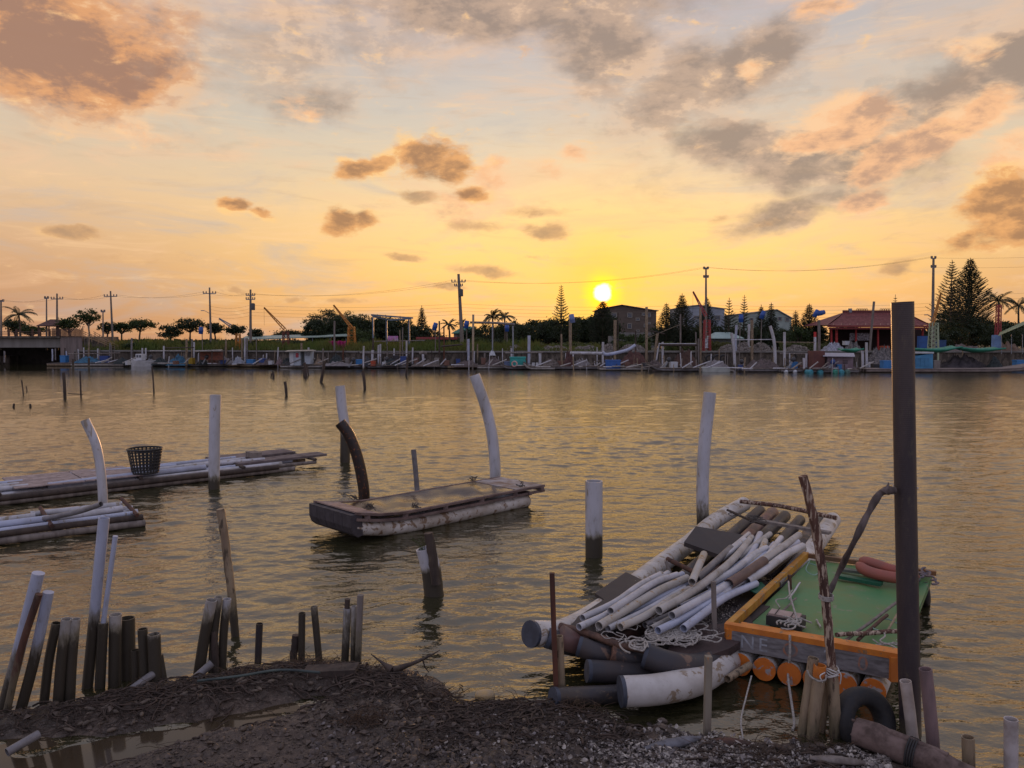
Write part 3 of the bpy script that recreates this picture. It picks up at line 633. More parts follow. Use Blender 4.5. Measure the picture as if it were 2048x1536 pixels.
mb.build('lashing', ROPE, None, 'pale lashing holding the bent branch to the bark pole', 'rope')
# other small posts of the right bank
post('rusty_post', [(1113, 1402), (1108, 1270), (1104, 1146)], 7.2, mat('rusty_wood', (.12, .045, .025), (.05, .025, .02), .7, 10, .3, (1, 1, .2)), 'tall rusty red square post at the left ends of the black pipes', sq=True, hol=False, z0=.03)
post('bamboo_post', [(1124, 1402), (1118, 1272)], 8.5, BAMB, 'short tan pipe stub right behind the tall rusty red post', sz=.1, sw=.5)
post('grey_post', [(1414, 1468), (1417, 1312)], 9.5, mat('post_board', (.25, .22, .17), (.16, .13, .10), .7, 8, .3, (1, 1, .2), spots=(.4, .2, .08), spot_amt=.15), 'flat-sided grey post with orange stained top in front of the white bow pipe', sq=True, hol=False, z0=.02)
post('wooden_stick', [(1429, 1262), (1427, 1163)], 6, WOODG, 'grey square stick standing among the pipes on the laden raft', 'stick', sq=True, hol=False, Y=W(1429, 1262, .35).y, sub=.05)
post(PV, [(1826, 1482), (1819, 1420), (1811, 1362)], 11.2, mat('cream_pvc', (.50, .44, .40), (.36, .30, .26), .45, 6, .08), 'short cream open pipe right of the towering black post', z0=.02, n=18)
post(PV, [(1868, 1508), (1860, 1420), (1851, 1338)], 12.5, mat('mauve_pipe', (.22, .15, .15), (.14, .10, .10), .6, 7, .2, (1, 1, .3)), 'mauve brown weathered pipe, taller of the two beside the black post', n=18)
post(PV, [(1938, 1545), (1936, 1474)], 12.2, BAMB, 'low brown pipe stub in the bottom right water', n=18)
post(PV, [(2022, 1560), (2022, 1438)], 13.2, mat('cream_pvc2', (.46, .42, .42), (.26, .22, .2), .45, 6, .08), 'pale pipe standing at the right edge of the water', n=18)
# tyre
def torus(mb, c, R1, r, axis, n1=36, n2=12, prof=None, a0=0, a1=6.2832):
    ax = Vector(axis).normalized(); u = ax.orthogonal().normalized(); w = ax.cross(u); vs = []; fs = []
    for i in range(n1):
        a = a0+(a1-a0)*i/n1; d = u*math.cos(a)+w*math.sin(a)
        for j in range(n2):
            b = 6.2832*j/n2; cb, sb = math.cos(b), math.sin(b)
            if prof: cb = math.copysign(abs(cb)**prof, cb); sb = math.copysign(abs(sb)**prof, sb)
            vs.append(Vector(c)+d*(R1+cb*r)+ax*(sb*r*1.15))
    for i in range(n1):
        for j in range(n2): fs.append((i*n2+j, ((i+1) % n1)*n2+j, ((i+1) % n1)*n2+(j+1) % n2, i*n2+(j+1) % n2))
    mb.add(vs, fs, True)
RUB = mat('rubber', (.022, .022, .024), (.035, .032, .03), .65, 30, .4)
tp = W(1738, 1478, .0); t0 = thing('old_tyre', tp, 'old black tyre leaning under the orange-ended floats', 'tyre')
mb = MB(); axis = Vector((.25, -.9, .35)); tcn = tp+Vector((0, .08, .10)); torus(mb, tcn, .18, .068, axis, prof=.7); mb.build('tread', RUB, t0)
mb = MB(); torus(mb, tcn-axis.normalized()*.05, .128, .012, axis, n2=8); mb.build('bead', RUST, t0)
# split timber with binding
la, lb = W(1712, 1462, .16), W(2000, 1575, .10); lr = [.10, .105, .10, .098, .09, .08, .07, .06]
t0 = thing('split_log', W(1850, 1520, 0), 'split grey timber lying down to the bottom right corner, bound with black wire', 'log')
mb = MB(); lp = [la.lerp(lb, i/7)+Vector((0, 0, .01*math.sin(i*2))) for i in range(8)]; mb.tube(lp, lr, 9, jit=.09)
d_ = (lb-la).normalized(); mb.tube([la-d_*.03+Vector((0, 0, .07)), la+d_*.25+Vector((0, 0, .085)), la+d_*.6+Vector((0, 0, .08))], [.012, .03, .02], 6, jit=.1)
mb.tube([la-d_*.05+Vector((.0, -.03, -.03)), la+d_*.2+Vector((0, -.05, -.02)), la+d_*.45+Vector((0, -.06, 0))], [.008, .03, .02], 6, jit=.1)
mb.build('timber', mat('log_wood', (.17, .12, .105), (.07, .048, .04), .85, 9, 1.0, (1, 1, 1)), t0)
mb = MB(); cc = la.lerp(lb, .42)
for k in range(4): torus(mb, cc+d_*(k-1.5)*.016, .103, .006, d_, n2=6)
mb.build('wire_binding', RUB, t0)
for k, (a, b, r, l) in enumerate((((1290, 1492, .14), (1400, 1470, .14), .05, 'flat grey stone at the foot of the flat-sided grey post'), ((1620, 1510, .14), (1730, 1522, .12), .04, 'weathered slab of wood lying on the shells below the bamboo trio'), ((1410, 1478, .1), (1500, 1482, .1), .05, 'dark red wood piece lying along the water edge'))):
    p, q = W(*a), W(*b); mb = MB(); n = 9
    mb.tube([p.lerp(q, i/n) for i in range(n+1)], [r*math.sin(math.pi*(i+.6)/(n+1.2))**.6 for i in range(n+1)], 9, jit=.12)
    ob = mb.build(('stone', 'driftwood', 'driftwood')[k], (mat('stone', (.15, .15, .17), (.09, .09, .1), .7, 12, .4), WOODG, WOODR)[k], None, l, ('stone', 'driftwood', 'driftwood')[k])
    ob.scale = (1, 1, .6)
p = W(970, 1392, .02); mb = MB(); mb.tube([p+Vector((-.085, 0, .0)), p+Vector((-.07, 0, .0)), p, p+Vector((.07, 0, 0)), p+Vector((.085, 0, 0))], [.012, .045, .058, .045, .012], 14); mb.build('plastic_float', mat('amber_float', (.45, .30, .12), (.3, .25, .18), .25), None, 'small amber float lying at the water edge', 'float')

# ------------------------------------------------------------------ rafts
def frame(o, d):
    """local frame: u along the raft, v to its left"""
    o = Vector(o); d = Vector((d[0], d[1], 0)).normalized(); l = Vector((-d.y, d.x, 0))
    return lambda u, v, z: Vector((o.x, o.y, 0))+d*u+l*v+Vector((0, 0, z))
def pipe(t, name, pts, r, m, hol=True, n=14, jit=0, smooth=True, lab=None):
    mb = MB(); mb.tube(spl(pts, 5) if smooth else pts, r, n, hol0=hol, hol1=hol, jit=jit); o = mb.build(name, m, t)
    if lab: o['label'] = lab
    return o
# covered raft in the middle
NL = W(712, 1046, .33); NR = W(1088, 972, .33); L3 = (NR-NL).xy.length; f3 = frame(NL, (NR-NL)); W3 = 1.16
t3 = thing('covered_raft', f3(L3/2, W3/2, 0), 'pipe raft with a sagging brown tarpaulin over its deck, in the middle of the water', 'raft')
def lift(u): return .16*max(0, 1-u/1.1)**2
for k in range(5):
    v = .11+k*(W3-.22)/4
    mb = MB(); P_ = [f3(u, v, .10+lift(u)) for u in [0.02, .15, .3, .5, .8, 1.1, 1.6, 2.2, 2.9, L3-.35]]
    mb.tube(P_, .115, 20, jit=0); q = mb.build('float_pipe', PVC if k else mat('grimy_white_pvc', (.50, .48, .46), (.34, .30, .26), .45, 4, .1, spots=(.17, .11, .07), spot_amt=.35), t3)
    hw_ = (W3-.22)/8*.96; pr_ = [(-.09, .455), (.10, .445), (.12, .13), (.03, .11), (-.05, .17), (-.09, .27)]; mb = MB(); n_ = len(pr_)
    mb.add([f3(u, v-hw_, z) for u, z in pr_]+[f3(u, v+hw_, z) for u, z in pr_], [tuple(range(n_)), tuple(range(2*n_-1, n_-1, -1))]+[(i, i+n_, (i+1) % n_+n_, (i+1) % n_) for i in range(n_)]); mb.build('bow_cap', mat('rubber_cap', (.05, .045, .055), (.035, .03, .035), .55, 8, .2), q)
DK = mat('deck_wood', (.17, .12, .11), (.09, .06, .055), .7, 5, .4)
for v, nm in ((0, 'side_rail'), (W3, 'side_rail')):
    mb = MB(); us = [0, .4, .8, 1.2, 2, 3, L3]
    for a, b in zip(us[:-1], us[1:]): mb.beam(f3(a, v, .34+lift(a)*.8), f3(b, v, .34+lift(b)*.8), .06, .035)
    for a, b in zip(us[:-1], us[1:]): mb.beam(f3(a, v, .25+lift(a)*.8), f3(b, v, .25+lift(b)*.8), .05, .04)
    for u in (.2, .9, 1.7, 2.5, 3.3): mb.box(f3(u, v, .295+lift(u)*.8), (.08, .05, .05))
    mb.build(nm, DK, t3)
# sagging cover
cov = MB(); nu, nv = 70, 26; vs = []
for i in range(nu+1):
    for j in range(nv+1):
        u = .42+(L3-1.15)*i/nu; v = .04+(W3-.08)*j/nv; e = max(0, math.sin(math.pi*j/nv))**.6*min(1, i/4, (nu-i)/4)
        z = .352+lift(u)*.8-e*(.035+.03*math.sin(u*3.1+v*2)+.014*math.sin(u*9+v*5+2*math.sin(v*4))+.010*math.sin(u*15-v*11)+.02*noise.noise((u*3, v*3, 0)))
        vs.append(f3(u, v, z))
cov.add(vs, [(i*(nv+1)+j, (i+1)*(nv+1)+j, (i+1)*(nv+1)+j+1, i*(nv+1)+j+1) for i in range(nu) for j in range(nv)], True)
cov.build('tarpaulin', mat('wet_tarp', (.060, .036, .022), (.035, .022, .016), .2, 2.2, .5, spec=.6, bdist=.03), t3)
mb = MB()
for k in range(5):
    u = L3-.68+k*.135; mb.beam(f3(u+.06, .03, .345), f3(u+.06, W3-.03, .345), .13, .02, up=(0, 0, 1))
mb.build('stern_deck', mat('pale_deck', (.33, .32, .34), (.16, .10, .07), .5, 3, .3), t3)
mb = MB(); mb.slab([f3(.02, .02, .36+lift(.02)*.8), f3(.42, .02, .36+lift(.42)*.8), f3(.42, W3-.02, .36+lift(.42)*.8), f3(.02, W3-.02, .36+lift(.02)*.8)], .02); mb.build('bow_deck', mat('bow_board', (.30, .22, .20), (.18, .12, .10), .6, 4, .3), t3)
mb = MB(); mb.beam(f3(L3-.1, -.06, .30), f3(L3-.1, W3+.02, .30), .08, .06); mb.beam(f3(L3-.4, -.04, .25), f3(L3-.4, W3+.02, .25), .08, .06); mb.build('crossbeam', DK, t3)
mb = MB()
for (u, v) in ((.45, .25), (.75, W3), (L3-.75, W3-.05), (L3-.5, .1), (1.1, .02)):
    for k in range(5):
        a = random.uniform(0, 6.28); c0 = f3(u, v, .40+lift(u)*.8); mb.tube(spl([c0+Vector((random.gauss(0, .05), random.gauss(0, .05), random.uniform(-.03, .07))) for _ in range(4)], 3), .006, 5)
mb.build('knotted_cord', ROPED, t3)

# long raft on the left
A1 = W(0, 1003, .08); B1 = W(645, 928, .08); f1 = frame(B1, (A1-B1)); W1_ = -1.75      # v negative = away from the viewer
t1 = thing('pipe_raft', f1(3, -.8, 0), 'long low raft of white pipes, bamboo and planks reaching out of the left edge', 'raft', None)
L1 = 8.6
for k in range(12):
    v = W1_*(k+.5)/12
    white = k in (1, 2, 4, 5, 7, 8, 10); u0 = random.uniform(.5, 1.0) if white else random.uniform(.1, .5)
    m = (PVCB, PVC)[k % 2] if white else (WOODG, BAMB)[k % 2]
    pipe(t1, 'float_pipe' if white else 'bamboo_pole', [f1(u0, v, .13+.03*(k % 3)), f1(3, v+random.uniform(-.05, .05), .16), f1(6, v, .15), f1(L1, v+random.uniform(-.05, .05), .12)], .055 if white else .04, m, n=10)
for k in range(2): pipe(t1, 'hull_pole', [f1(.7+.4*k, -.02+.04*k, .05+.08*k), f1(4, 0+.04*k, .06+.08*k), f1(L1, .0, .05+.08*k)], .055, (WOODG, WOODD)[k], n=9, hol=False, jit=.05)
for (u0, v0, u1, v1, r) in ((1.2, -.5, 3.4, -.75, .05), (1.5, -.9, 3.9, -.65, .045), (2.6, -.35, 5.6, -.2, .06), (1.6, -1.2, 4.4, -1.15, .045), (3, -1.0, 5, -1.3, .04), (5.9, -.35, 8.4, -.3, .05), (5.9, -.9, 8.5, -1.0, .055), (6, -.65, 8.4, -.6, .05)):
    pipe(t1, 'top_pipe', [f1(u0, v0, .25), f1((u0+u1)/2, (v0+v1)/2+.04, .26), f1(u1, v1, .24)], r, random.choice((PVC, PVCB)), n=10)
for (u0, u1) in ((5.0, 6.15), (3.95, 4.98)):
    mb = MB()
    for k in range(6): mb.beam(f1(u0, -.15-.25*k, .27), f1(u1, -.17-.25*k, .27+.01*random.random()), .235, .02)
    mb.build('deck_mat', mat('rose_deck', (.34, .27, .26), (.22, .17, .16), .7, 8, .3, spots=(.1, .08, .07), spot_amt=.1), t1)
for (v0, v1, ua, ub) in ((-.25, -.75, -.25, 1.9), (-1.1, -1.75, .15, 2.1)):
    mb = MB(); mb.slab([f1(ua, v0, .27), f1(ua, v1, .27), f1(ub, v1, .26), f1(ub, v0, .26)], .05); mb.build('end_board', PLANK, t1)
for u in (.2, 1.9, 4.0, 6.4): mb = MB(); mb.tube([f1(u, .05, .21), f1(u, W1_-.05, .22)], .035, 8, jit=.1); mb.build('crossbar', WOODD, t1)
mb = MB(); mb.beam(f1(1.35, -.55, .36), f1(1.35, -.95, .36), .22, .12); mb.build('wood_block', WOODG, t1)
bk = W(291, 946, .28); t0 = thing('wicker_basket', bk, 'black open-weave basket standing on the long left raft', 'basket')
mb = MB(); bh = .50; r0, r1 = .245, .325; nst = 26
for k in range(nst):
    a = 6.2832*k/nst; d = Vector((math.cos(a), math.sin(a), 0)); mb.beam(bk+d*r0, bk+d*r1+Vector((0, 0, bh)), .03, .012, up=d)
for k in range(8):
    h = bh*(k+.3)/8; rr = r0+(r1-r0)*h/bh; mb.tube([bk+Vector((math.cos(a)*rr, math.sin(a)*rr, h)) for a in np.linspace(0, 6.2832, 27)], .012, 5)
mb.tube([bk, bk+Vector((0, 0, .02))], r0, 20); mb.build('body', mat('black_plastic', (.02, .02, .022), (.03, .03, .03), .5, 20, .1), t0)
mb = MB(); mb.tube([bk+Vector((math.cos(a)*r1, math.sin(a)*r1, bh)) for a in np.linspace(0, 6.2832, 33)], .02, 6); mb.build('rim', MATS['black_plastic'], t0)

# lower left raft
A2 = W(0, 1084, .05); B2 = W(290, 1046, .05); f2 = frame(B2, (A2-B2)); W2_ = -.95
t2 = thing('pipe_raft', f2(1.5, -.4, 0), 'shorter raft of bundled white and brown pipes below the long raft at left', 'raft')
for k in range(7):
    v = W2_*(k+.4)/7; m = (WOODD, PVCB, WOODR, PVC, PVCB, WOODG, PVC)[k]
    pipe(t2, 'float_pipe', [f2(.02+.1*(k % 3), v, .14), f2(1.5, v+.02, .16), f2(4.2, v-.03*(k-3), .13)], .05+.012*(k % 2), m, n=10)
for k, (u0, v0, z0, u1, v1, z1, r, m) in enumerate(((.25, -.45, .24, 1.25, -.25, .26, .055, PVC), (1.3, -.3, .25, 3.8, -.2, .22, .055, PVCB), (1.45, -.7, .24, 3.9, -.55, .22, .05, PVC), (.1, -.15, .2, 2.2, -.08, .2, .04, PVCB), (2.3, -.08, .2, 3.9, -.0, .18, .035, PVCB), (.2, -.75, .25, 1.5, -.8, .25, .05, PVC))):
    pipe(t2, 'top_pipe', [f2(u0, v0, z0), f2((u0+u1)/2, (v0+v1)/2, z0), f2(u1, v1, z1)], r, m, n=10)
pipe(t2, 'hull_pole', [f2(.0, 0, .05), f2(1.5, 0.0, .06), f2(4.2, -.02, .05)], .055, WOODG, n=9, hol=False, jit=.05)
for u in (.12, 1.3): mb = MB(); mb.tube([f2(u, .05, .2), f2(u+.05, W2_-.02, .31)], .03, 8, jit=.12); mb.build('crossbar', WOODR, t2)
mb = MB(); p = W(202, 1008, .55); mb.tube(spl([p, W(150, 1025, .38), W(60, 1042, .22), W(-20, 1050, .16)], 5), .04, 10, hol0=True); mb.build('propped_pipe', PVCG, None, 'thin grey pipe propped from the lower raft onto the curved white post', 'pipe')

# pipe-laden raft
O4 = W(1160, 1330, .1); f4 = None
FL = W(1487, 1010, .25); FR = W(1664, 1036, .25)
t4 = thing('pipe_raft', W(1450, 1200, 0), 'large raft of fat pontoon pipes heaped with loose curved pipes', 'raft')
def pp4(pts, rpx, m, name, nm=None, cap=None, n=22, zdef=.18, tr=None):
    P_ = [W(q[0], q[1], q[2] if len(q) > 2 else zdef) for q in pts]; r = rad(rpx, (P_[0]).length if False else P_[0].y*1.03)
    C_ = spl(P_, 6); mb = MB(); mb.tube(C_, r, n, st=None); o = mb.build(name, m, t4)
    if cap is not None:
        d = (C_[0]-C_[1]).normalized(); mb = MB(); mb.tube([C_[0]-d*.02, C_[0]+d*.012], r*1.01, n); mb.build('end_cap', cap, o)
    return o
WHP = mat('white_pontoon', (.52, .50, .48), (.38, .35, .32), .38, 3.5, .08, spots=(.26, .2, .14), spot_amt=.28)
pp4([(1243, 1383, .18), (1310, 1379, .18), (1380, 1365, .16), (1430, 1340, .15), (1466, 1306, .13), (1492, 1264, .11), (1560, 1170, .11), (1615, 1110, .15), (1665, 1040, .22)], 30, WHP, 'pontoon_pipe', cap=CAPB)
pp4([(1062, 1268, .34), (1130, 1262, .25), (1210, 1215, .16), (1300, 1145, .14), (1380, 1085, .16), (1430, 1042, .2), (1488, 1008, .28)], 26, WHP, 'pontoon_pipe', cap=CAPB)
BRP = mat('brown_black_pipe', (.028, .030, .038), (.055, .043, .040), .45, 2.2, .1, spots=(.16, .10, .07), spot_amt=.1)
pp4([(1096, 1276, .30), (1150, 1290, .22), (1230, 1270, .15), (1330, 1190, .14), (1420, 1110, .16), (1520, 1022, .2)], 20, BRP, 'pontoon_pipe', cap=CAPB)
pp4([(1120, 1272, .34), (1160, 1285, .26), (1250, 1270, .17), (1380, 1190, .15), (1460, 1110, .16), (1545, 1026, .2)], 22, mat('rose_pipe', (.16, .08, .07), (.12, .08, .07), .4, 4, .1), 'pontoon_pipe')
pp4([(1158, 1293, .30), (1215, 1308, .24), (1300, 1285, .18), (1420, 1190, .15), (1500, 1100, .16), (1570, 1032, .2)], 20, BRP, 'pontoon_pipe', cap=CAPB)
pp4([(1225, 1306, .28), (1290, 1318, .22), (1370, 1290, .16), (1480, 1180, .14), (1600, 1040, .2)], 18.5, BRP, 'pontoon_pipe', cap=mat('rust_cap', (.20, .10, .06), (.06, .04, .035), .7, 20, .5))
pp4([(1291, 1311, .33), (1340, 1328, .28), (1400, 1332, .22), (1450, 1300, .18), (1540, 1200, .14), (1636, 1042, .2)], 25, BRP, 'pontoon_pipe', cap=CAPB)
pp4([(1176, 1342, .18), (1250, 1345, .15), (1340, 1345, .12), (1400, 1325, .1)], 22, BRP, 'pontoon_pipe', cap=CAPB)
pp4([(1108, 1394, .12), (1160, 1392, .08), (1260, 1385, .04), (1350, 1360, .0)], 19, BLACKP, 'pontoon_pipe', cap=CAPB)
pipe(t4, 'crossbar', [W(1480, 1003, .40), W(1560, 1012, .40), W(1672, 1036, .40)], .035, BARK, hol=False, n=9, jit=.12)
mb = MB(); mb.beam(W(1512, 1040, .38), W(1660, 1066, .38), .10, .035); mb.build('crossplank', WOODG, t4)
pipe(t4, 'crossbar', [W(1455, 1020, .36), W(1500, 1040, .36), W(1530, 1050, .34)], .02, WOODD, hol=False, n=7, jit=.2)
pipe(t4, 'crossbar', [W(1335, 1118, .34), W(1360, 1130, .34), W(1395, 1148, .34)], .028, WOODR, hol=False, n=8, jit=.12)
pipe(t4, 'crossbar', [W(1332, 1122, .4), W(1338, 1140, .3), W(1345, 1158, .2)], .022, WOODG, hol=False, n=8, jit=.12)
pipe(t4, 'crossbar', [W(1120, 1252, .38), W(1180, 1268, .38), W(1240, 1290, .36), W(1345, 1310, .33)], .032, mat('bow_bamboo', (.14, .075, .05), (.07, .04, .03), .6, 14, .4), hol=False, n=9, jit=.08)
pipe(t4, 'crossbar', [W(1400, 1310, .2), W(1440, 1330, .14), W(1475, 1350, .1)], .02, WOODR, hol=False, n=8, jit=.2)
pipe(t4, 'crossbar', [W(1455, 1358, .14), W(1480, 1342, .15), W(1500, 1330, .16)], .032, BAMB, hol=True, n=9)
mb = MB()
for (c0, r, n) in ((W(1442, 1312, .12), .125, 5), (W(1450, 1305, .12), .12, 3)):
    for k in range(n): torus(mb, c0+Vector((k*.012, k*.01, 0)), r, .006, (.6+.1*random.random(), .7, .1), n1=24, n2=5)
mb.build('cord_binding', ROPED, t4)
def board(pts, z, th, m=BOARDB, nm='deck_board'):
    mb = MB(); mb.slab([W(a[0], a[1], a[2] if len(a) > 2 else z) for a in pts], th); return mb.build(nm, m, t4)
board([(1136, 1246), (1212, 1196), (1300, 1228), (1190, 1278)], .34, .05)
board([(1190, 1186), (1252, 1144), (1302, 1168), (1236, 1218)], .30, .04)
board([(1368, 1084, .40), (1392, 1052, .50), (1500, 1072, .46), (1474, 1122, .36)], .42, .06)
board([(1450, 1110), (1500, 1075), (1600, 1100), (1540, 1150)], .30, .05)
board([(1300, 1256), (1410, 1190), (1480, 1218), (1392, 1262)], .31, .05)
board([(1394, 1262), (1488, 1205), (1540, 1212), (1470, 1272)], .32, .06)
board([(1425, 1202), (1500, 1150), (1562, 1172), (1496, 1212)], .31, .05)
cb = MB(); P_ = [W(1330, 1310, .30), W(1400, 1318, .30), W(1460, 1296, .31), W(1512, 1262, .33)]; Q_ = [W(1360, 1252, .34), W(1410, 1250, .34), W(1462, 1246, .34), W(1500, 1232, .34)]
for i in range(3): cb.slab([P_[i], P_[i+1], Q_[i+1], Q_[i]], .07)
cb.build('bow_board', mat('bow_plank', (.085, .055, .05), (.05, .035, .033), .65, 5, .3, spots=(.4, .36, .33), spot_amt=-.3), t4)
# shells stuck to the deck boards
mb = MB()
for k in range(700):
    c = random.choice(((1375, 1240), (1400, 1232), (1440, 1215), (1460, 1190), (1455, 1225), (1488, 1085), (1478, 1098), (1420, 1250)))
    p = W(c[0]+random.gauss(0, 13), c[1]+random.gauss(0, 8), .325+.012*random.random()); shell(mb, p, random.uniform(.003, .009), 0)
mb.build('shell_crumbs', [SH_M[0]], kind='stuff', label='white shell crumbs on the dark deck boards of the laden raft', cat='shells')
# loose pipes heaped on the raft
GRP = 'loose pipes heaped on the laden raft'
loose = [
 ([(1165, 1236, .45), (1230, 1205, .46), (1280, 1170, .46), (1322, 1148, .44)], 8, PVC, 'loose pipe farthest left in the heap, with ochre upper end'),
 ([(1158, 1254, .45), (1218, 1226, .45), (1262, 1190, .43), (1336, 1146, .42)], 8, PVC, 'loose pipe reaching nearest the rusty square post, dark open mouth'),
 ([(1221, 1222, .52), (1270, 1190, .52), (1310, 1165, .52), (1354, 1150, .50)], 8.5, PVC, 'loose pipe lying on top with a ragged dark mouth near the left board'),
 ([(1270, 1196, .45), (1320, 1170, .45), (1365, 1148, .45)], 7, PVCB, 'short loose pale pipe tucked behind the ochre banded one'),
 ([(1198, 1252, .46), (1260, 1215, .47), (1320, 1180, .48), (1374, 1156, .48)], 10, PVCY, 'fattest loose pipe with an ochre band across its middle'),
 ([(1216, 1257, .42), (1290, 1222, .42), (1370, 1176, .42)], 7.5, PVC, 'loose pipe whose round mouth sits between the fat banded and the ochre mouthed pipes'),
 ([(1241, 1254, .46), (1290, 1232, .46), (1340, 1200, .44), (1378, 1178, .42)], 8.5, PVCY, 'loose pipe with an ochre mouth just above the rope heap'),
 ([(1318, 1221, .52), (1370, 1192, .53), (1430, 1150, .54), (1470, 1115, .54), (1503, 1075, .50)], 9.5, PVCO, 'longest brownish loose pipe arching through the heap centre'),
 ([(1344, 1231, .50), (1400, 1200, .50), (1450, 1172, .50), (1510, 1130, .50), (1560, 1092, .48)], 9, PVC, 'long grey-white loose pipe with round mouth beside the grey stick'),
 ([(1290, 1250, .38), (1350, 1225, .38), (1400, 1195, .38)], 7, PVCG, 'dark rusty-mouthed short loose pipe low in the heap'),
 ([(1302, 1257, .40), (1350, 1232, .40), (1398, 1208, .40)], 6.5, PVCO, 'thin brown loose pipe just left of the blue-white pair'),
 ([(1316, 1261, .44), (1370, 1235, .44), (1420, 1205, .45), (1464, 1177, .45)], 8.5, PVCB, 'blue-white loose pipe ending beside the coiled rope'),
 ([(1367, 1257, .44), (1410, 1225, .46), (1450, 1195, .46), (1512, 1167, .44)], 9, PVCB, 'blue-white loose pipe nearest the orange beam'),
 ([(1384, 1164, .62), (1396, 1135, .66), (1408, 1108, .68)], 8.5, PVCY, 'stubby rust-streaked loose pipe lying crosswise on top'),
 ([(1394, 1158, .48), (1425, 1130, .50), (1462, 1096, .52)], 8.5, PVCG, 'dark grey loose pipe holding a thinner pale one'),
 ([(1460, 1098, .52), (1480, 1082, .52), (1498, 1067, .50)], 5, PVC, 'thin pale loose pipe pushed out of a dark grey one'),
 ([(1420, 1172, .44), (1465, 1140, .46), (1500, 1112, .48), (1520, 1068, .50)], 8.5, PVCB, 'upright-curving loose pipe at the top middle of the heap'),
 ([(1440, 1165, .44), (1490, 1130, .48), (1520, 1105, .50), (1530, 1082, .50)], 8, PVCY, 'loose pipe tied with wire rings and crusted with shell'),
 ([(1418, 1170, .48), (1470, 1140, .50), (1510, 1108, .52), (1533, 1096, .52)], 8, PVC, 'loose pipe with a dark mouth right behind the grey stick'),
 ([(1400, 1220, .42), (1460, 1178, .46), (1520, 1130, .50), (1562, 1076, .50)], 8.5, PVC, 'long smooth loose pipe passing under the brown half pipe'),
 ([(1458, 1168, .52), (1490, 1148, .54), (1528, 1122, .56)], 11.5, mat('brown_pipe', (.09, .055, .05), (.16, .10, .08), .5, 5, .2), 'short wide brown loose pipe with a jagged end'),
 ([(1526, 1122, .52), (1560, 1098, .52), (1598, 1070, .50)], 8.5, PVCO, 'dusty loose pipe continuing beyond the wide brown one'),
 ([(1494, 1163, .48), (1530, 1140, .50), (1570, 1110, .50), (1605, 1092, .48)], 9, PVC, 'smooth white loose pipe with a jagged near end at the right of the heap'),
 ([(1520, 1134, .46), (1560, 1106, .46), (1594, 1084, .46)], 8.5, PVCB, 'pale blue loose pipe wedged behind the jagged white one'),
 ([(1554, 1168, .36), (1580, 1135, .36), (1606, 1098, .36)], 9, PVCG, 'grey loose pipe lying alone along the green raft'),
]
loose += [
 ([(1180, 1242, .38), (1250, 1205, .39), (1300, 1180, .38)], 7, PVCG, 'dull grey loose pipe under the left end of the heap'),
 ([(1255, 1225, .40), (1330, 1190, .42), (1400, 1150, .42), (1440, 1118, .40)], 7.5, PVCB, 'pale blue loose pipe under the longest brownish one'),
 ([(1360, 1215, .42), (1420, 1185, .44), (1480, 1150, .46), (1530, 1108, .48), (1548, 1088, .46)], 7.5, PVCB, 'slim pale blue loose pipe between two long grey-white ones'),
 ([(1430, 1195, .42), (1490, 1160, .44), (1545, 1125, .46), (1585, 1098, .44)], 7, PVC, 'slim white loose pipe just under the jagged white one'),
 ([(1410, 1140, .46), (1450, 1112, .50), (1490, 1080, .52)], 6.5, PVC, 'slim white loose pipe lying against the tilted dark board'),
 ([(1475, 1118, .46), (1510, 1090, .50), (1540, 1068, .50)], 6.5, PVCO, 'slim dusty loose pipe at the far top of the heap'),
 ([(1330, 1212, .38), (1380, 1192, .38), (1430, 1165, .38)], 6.5, PVCG, 'dark thin loose pipe deep in the middle of the heap'),
]
for pts, r, m, l in loose:
    r *= .9
    P_ = [W(*q) for q in pts]; mb = MB(); mb.tube(spl(P_, 5), rad(r, P_[0].y*1.03), 16, hol0=True, hol1=True)
    mb.build('loose_pipe', m, None, l, 'pipe', GRP)
# rope heap
def rope_heap(cx, cy, sx, sy, n, z, r=.009, L=9):
    mb = MB()
    for k in range(n):
        p = W(cx+random.gauss(0, sx), cy+random.gauss(0, sy), z); a = random.uniform(0, 6.28); pts = []; cur = random.choice((-1, 1))*random.uniform(.35, .8)
        for i in range(L):
            pts.append(p+Vector((0, 0, random.uniform(0, .02)))); a += cur+random.gauss(0, .14); p = p+Vector((math.cos(a)*.045, math.sin(a)*.045, 0))
        mb.tube(spl(pts, 4), r, 6)
    return mb
rope_heap(1345, 1270, 26, 7, 60, .37, .0072, 11).build('rope_heap', ROPE, None, 'heap of thick pale rope piled on the bow of the laden raft', 'rope')
rope_heap(1215, 1268, 30, 7, 8, .40, .004, 7).build('thin_rope', ROPE, None, 'thin pale cord looped over the bow crossbar left of the rope heap', 'rope')
rope_heap(1290, 1288, 16, 5, 7, .42, .008).build('rope_knot', ROPE, None, 'knotted rope coil at the left foot of the rope heap', 'rope')
rope_heap(1505, 1040, 12, 4, 9, .40, .006).build('tie_cord', ROPED, None, 'dark cord tangled round the far crossbars of the laden raft', 'cord')
mb = MB(); mb.tube(spl([W(1420, 1282, .40), W(1400, 1276, .40), W(1440, 1268, .36), W(1460, 1262, .38), W(1480, 1262, .38)], 5), .006, 6); mb.build('mooring_line', ROPE, None, 'thin line running from the rope heap to the orange beam', 'rope')
mb = MB(); mb.tube(spl([W(1486, 1478, .05), F(1482, 1440, 5.7), F(1492, 1395, 6.0), F(1503, 1352, 6.3)], 5), .007, 6); mb.build('hanging_strap', ROPE, None, 'pale strap hanging to the water left of the orange-ended floats', 'strap')

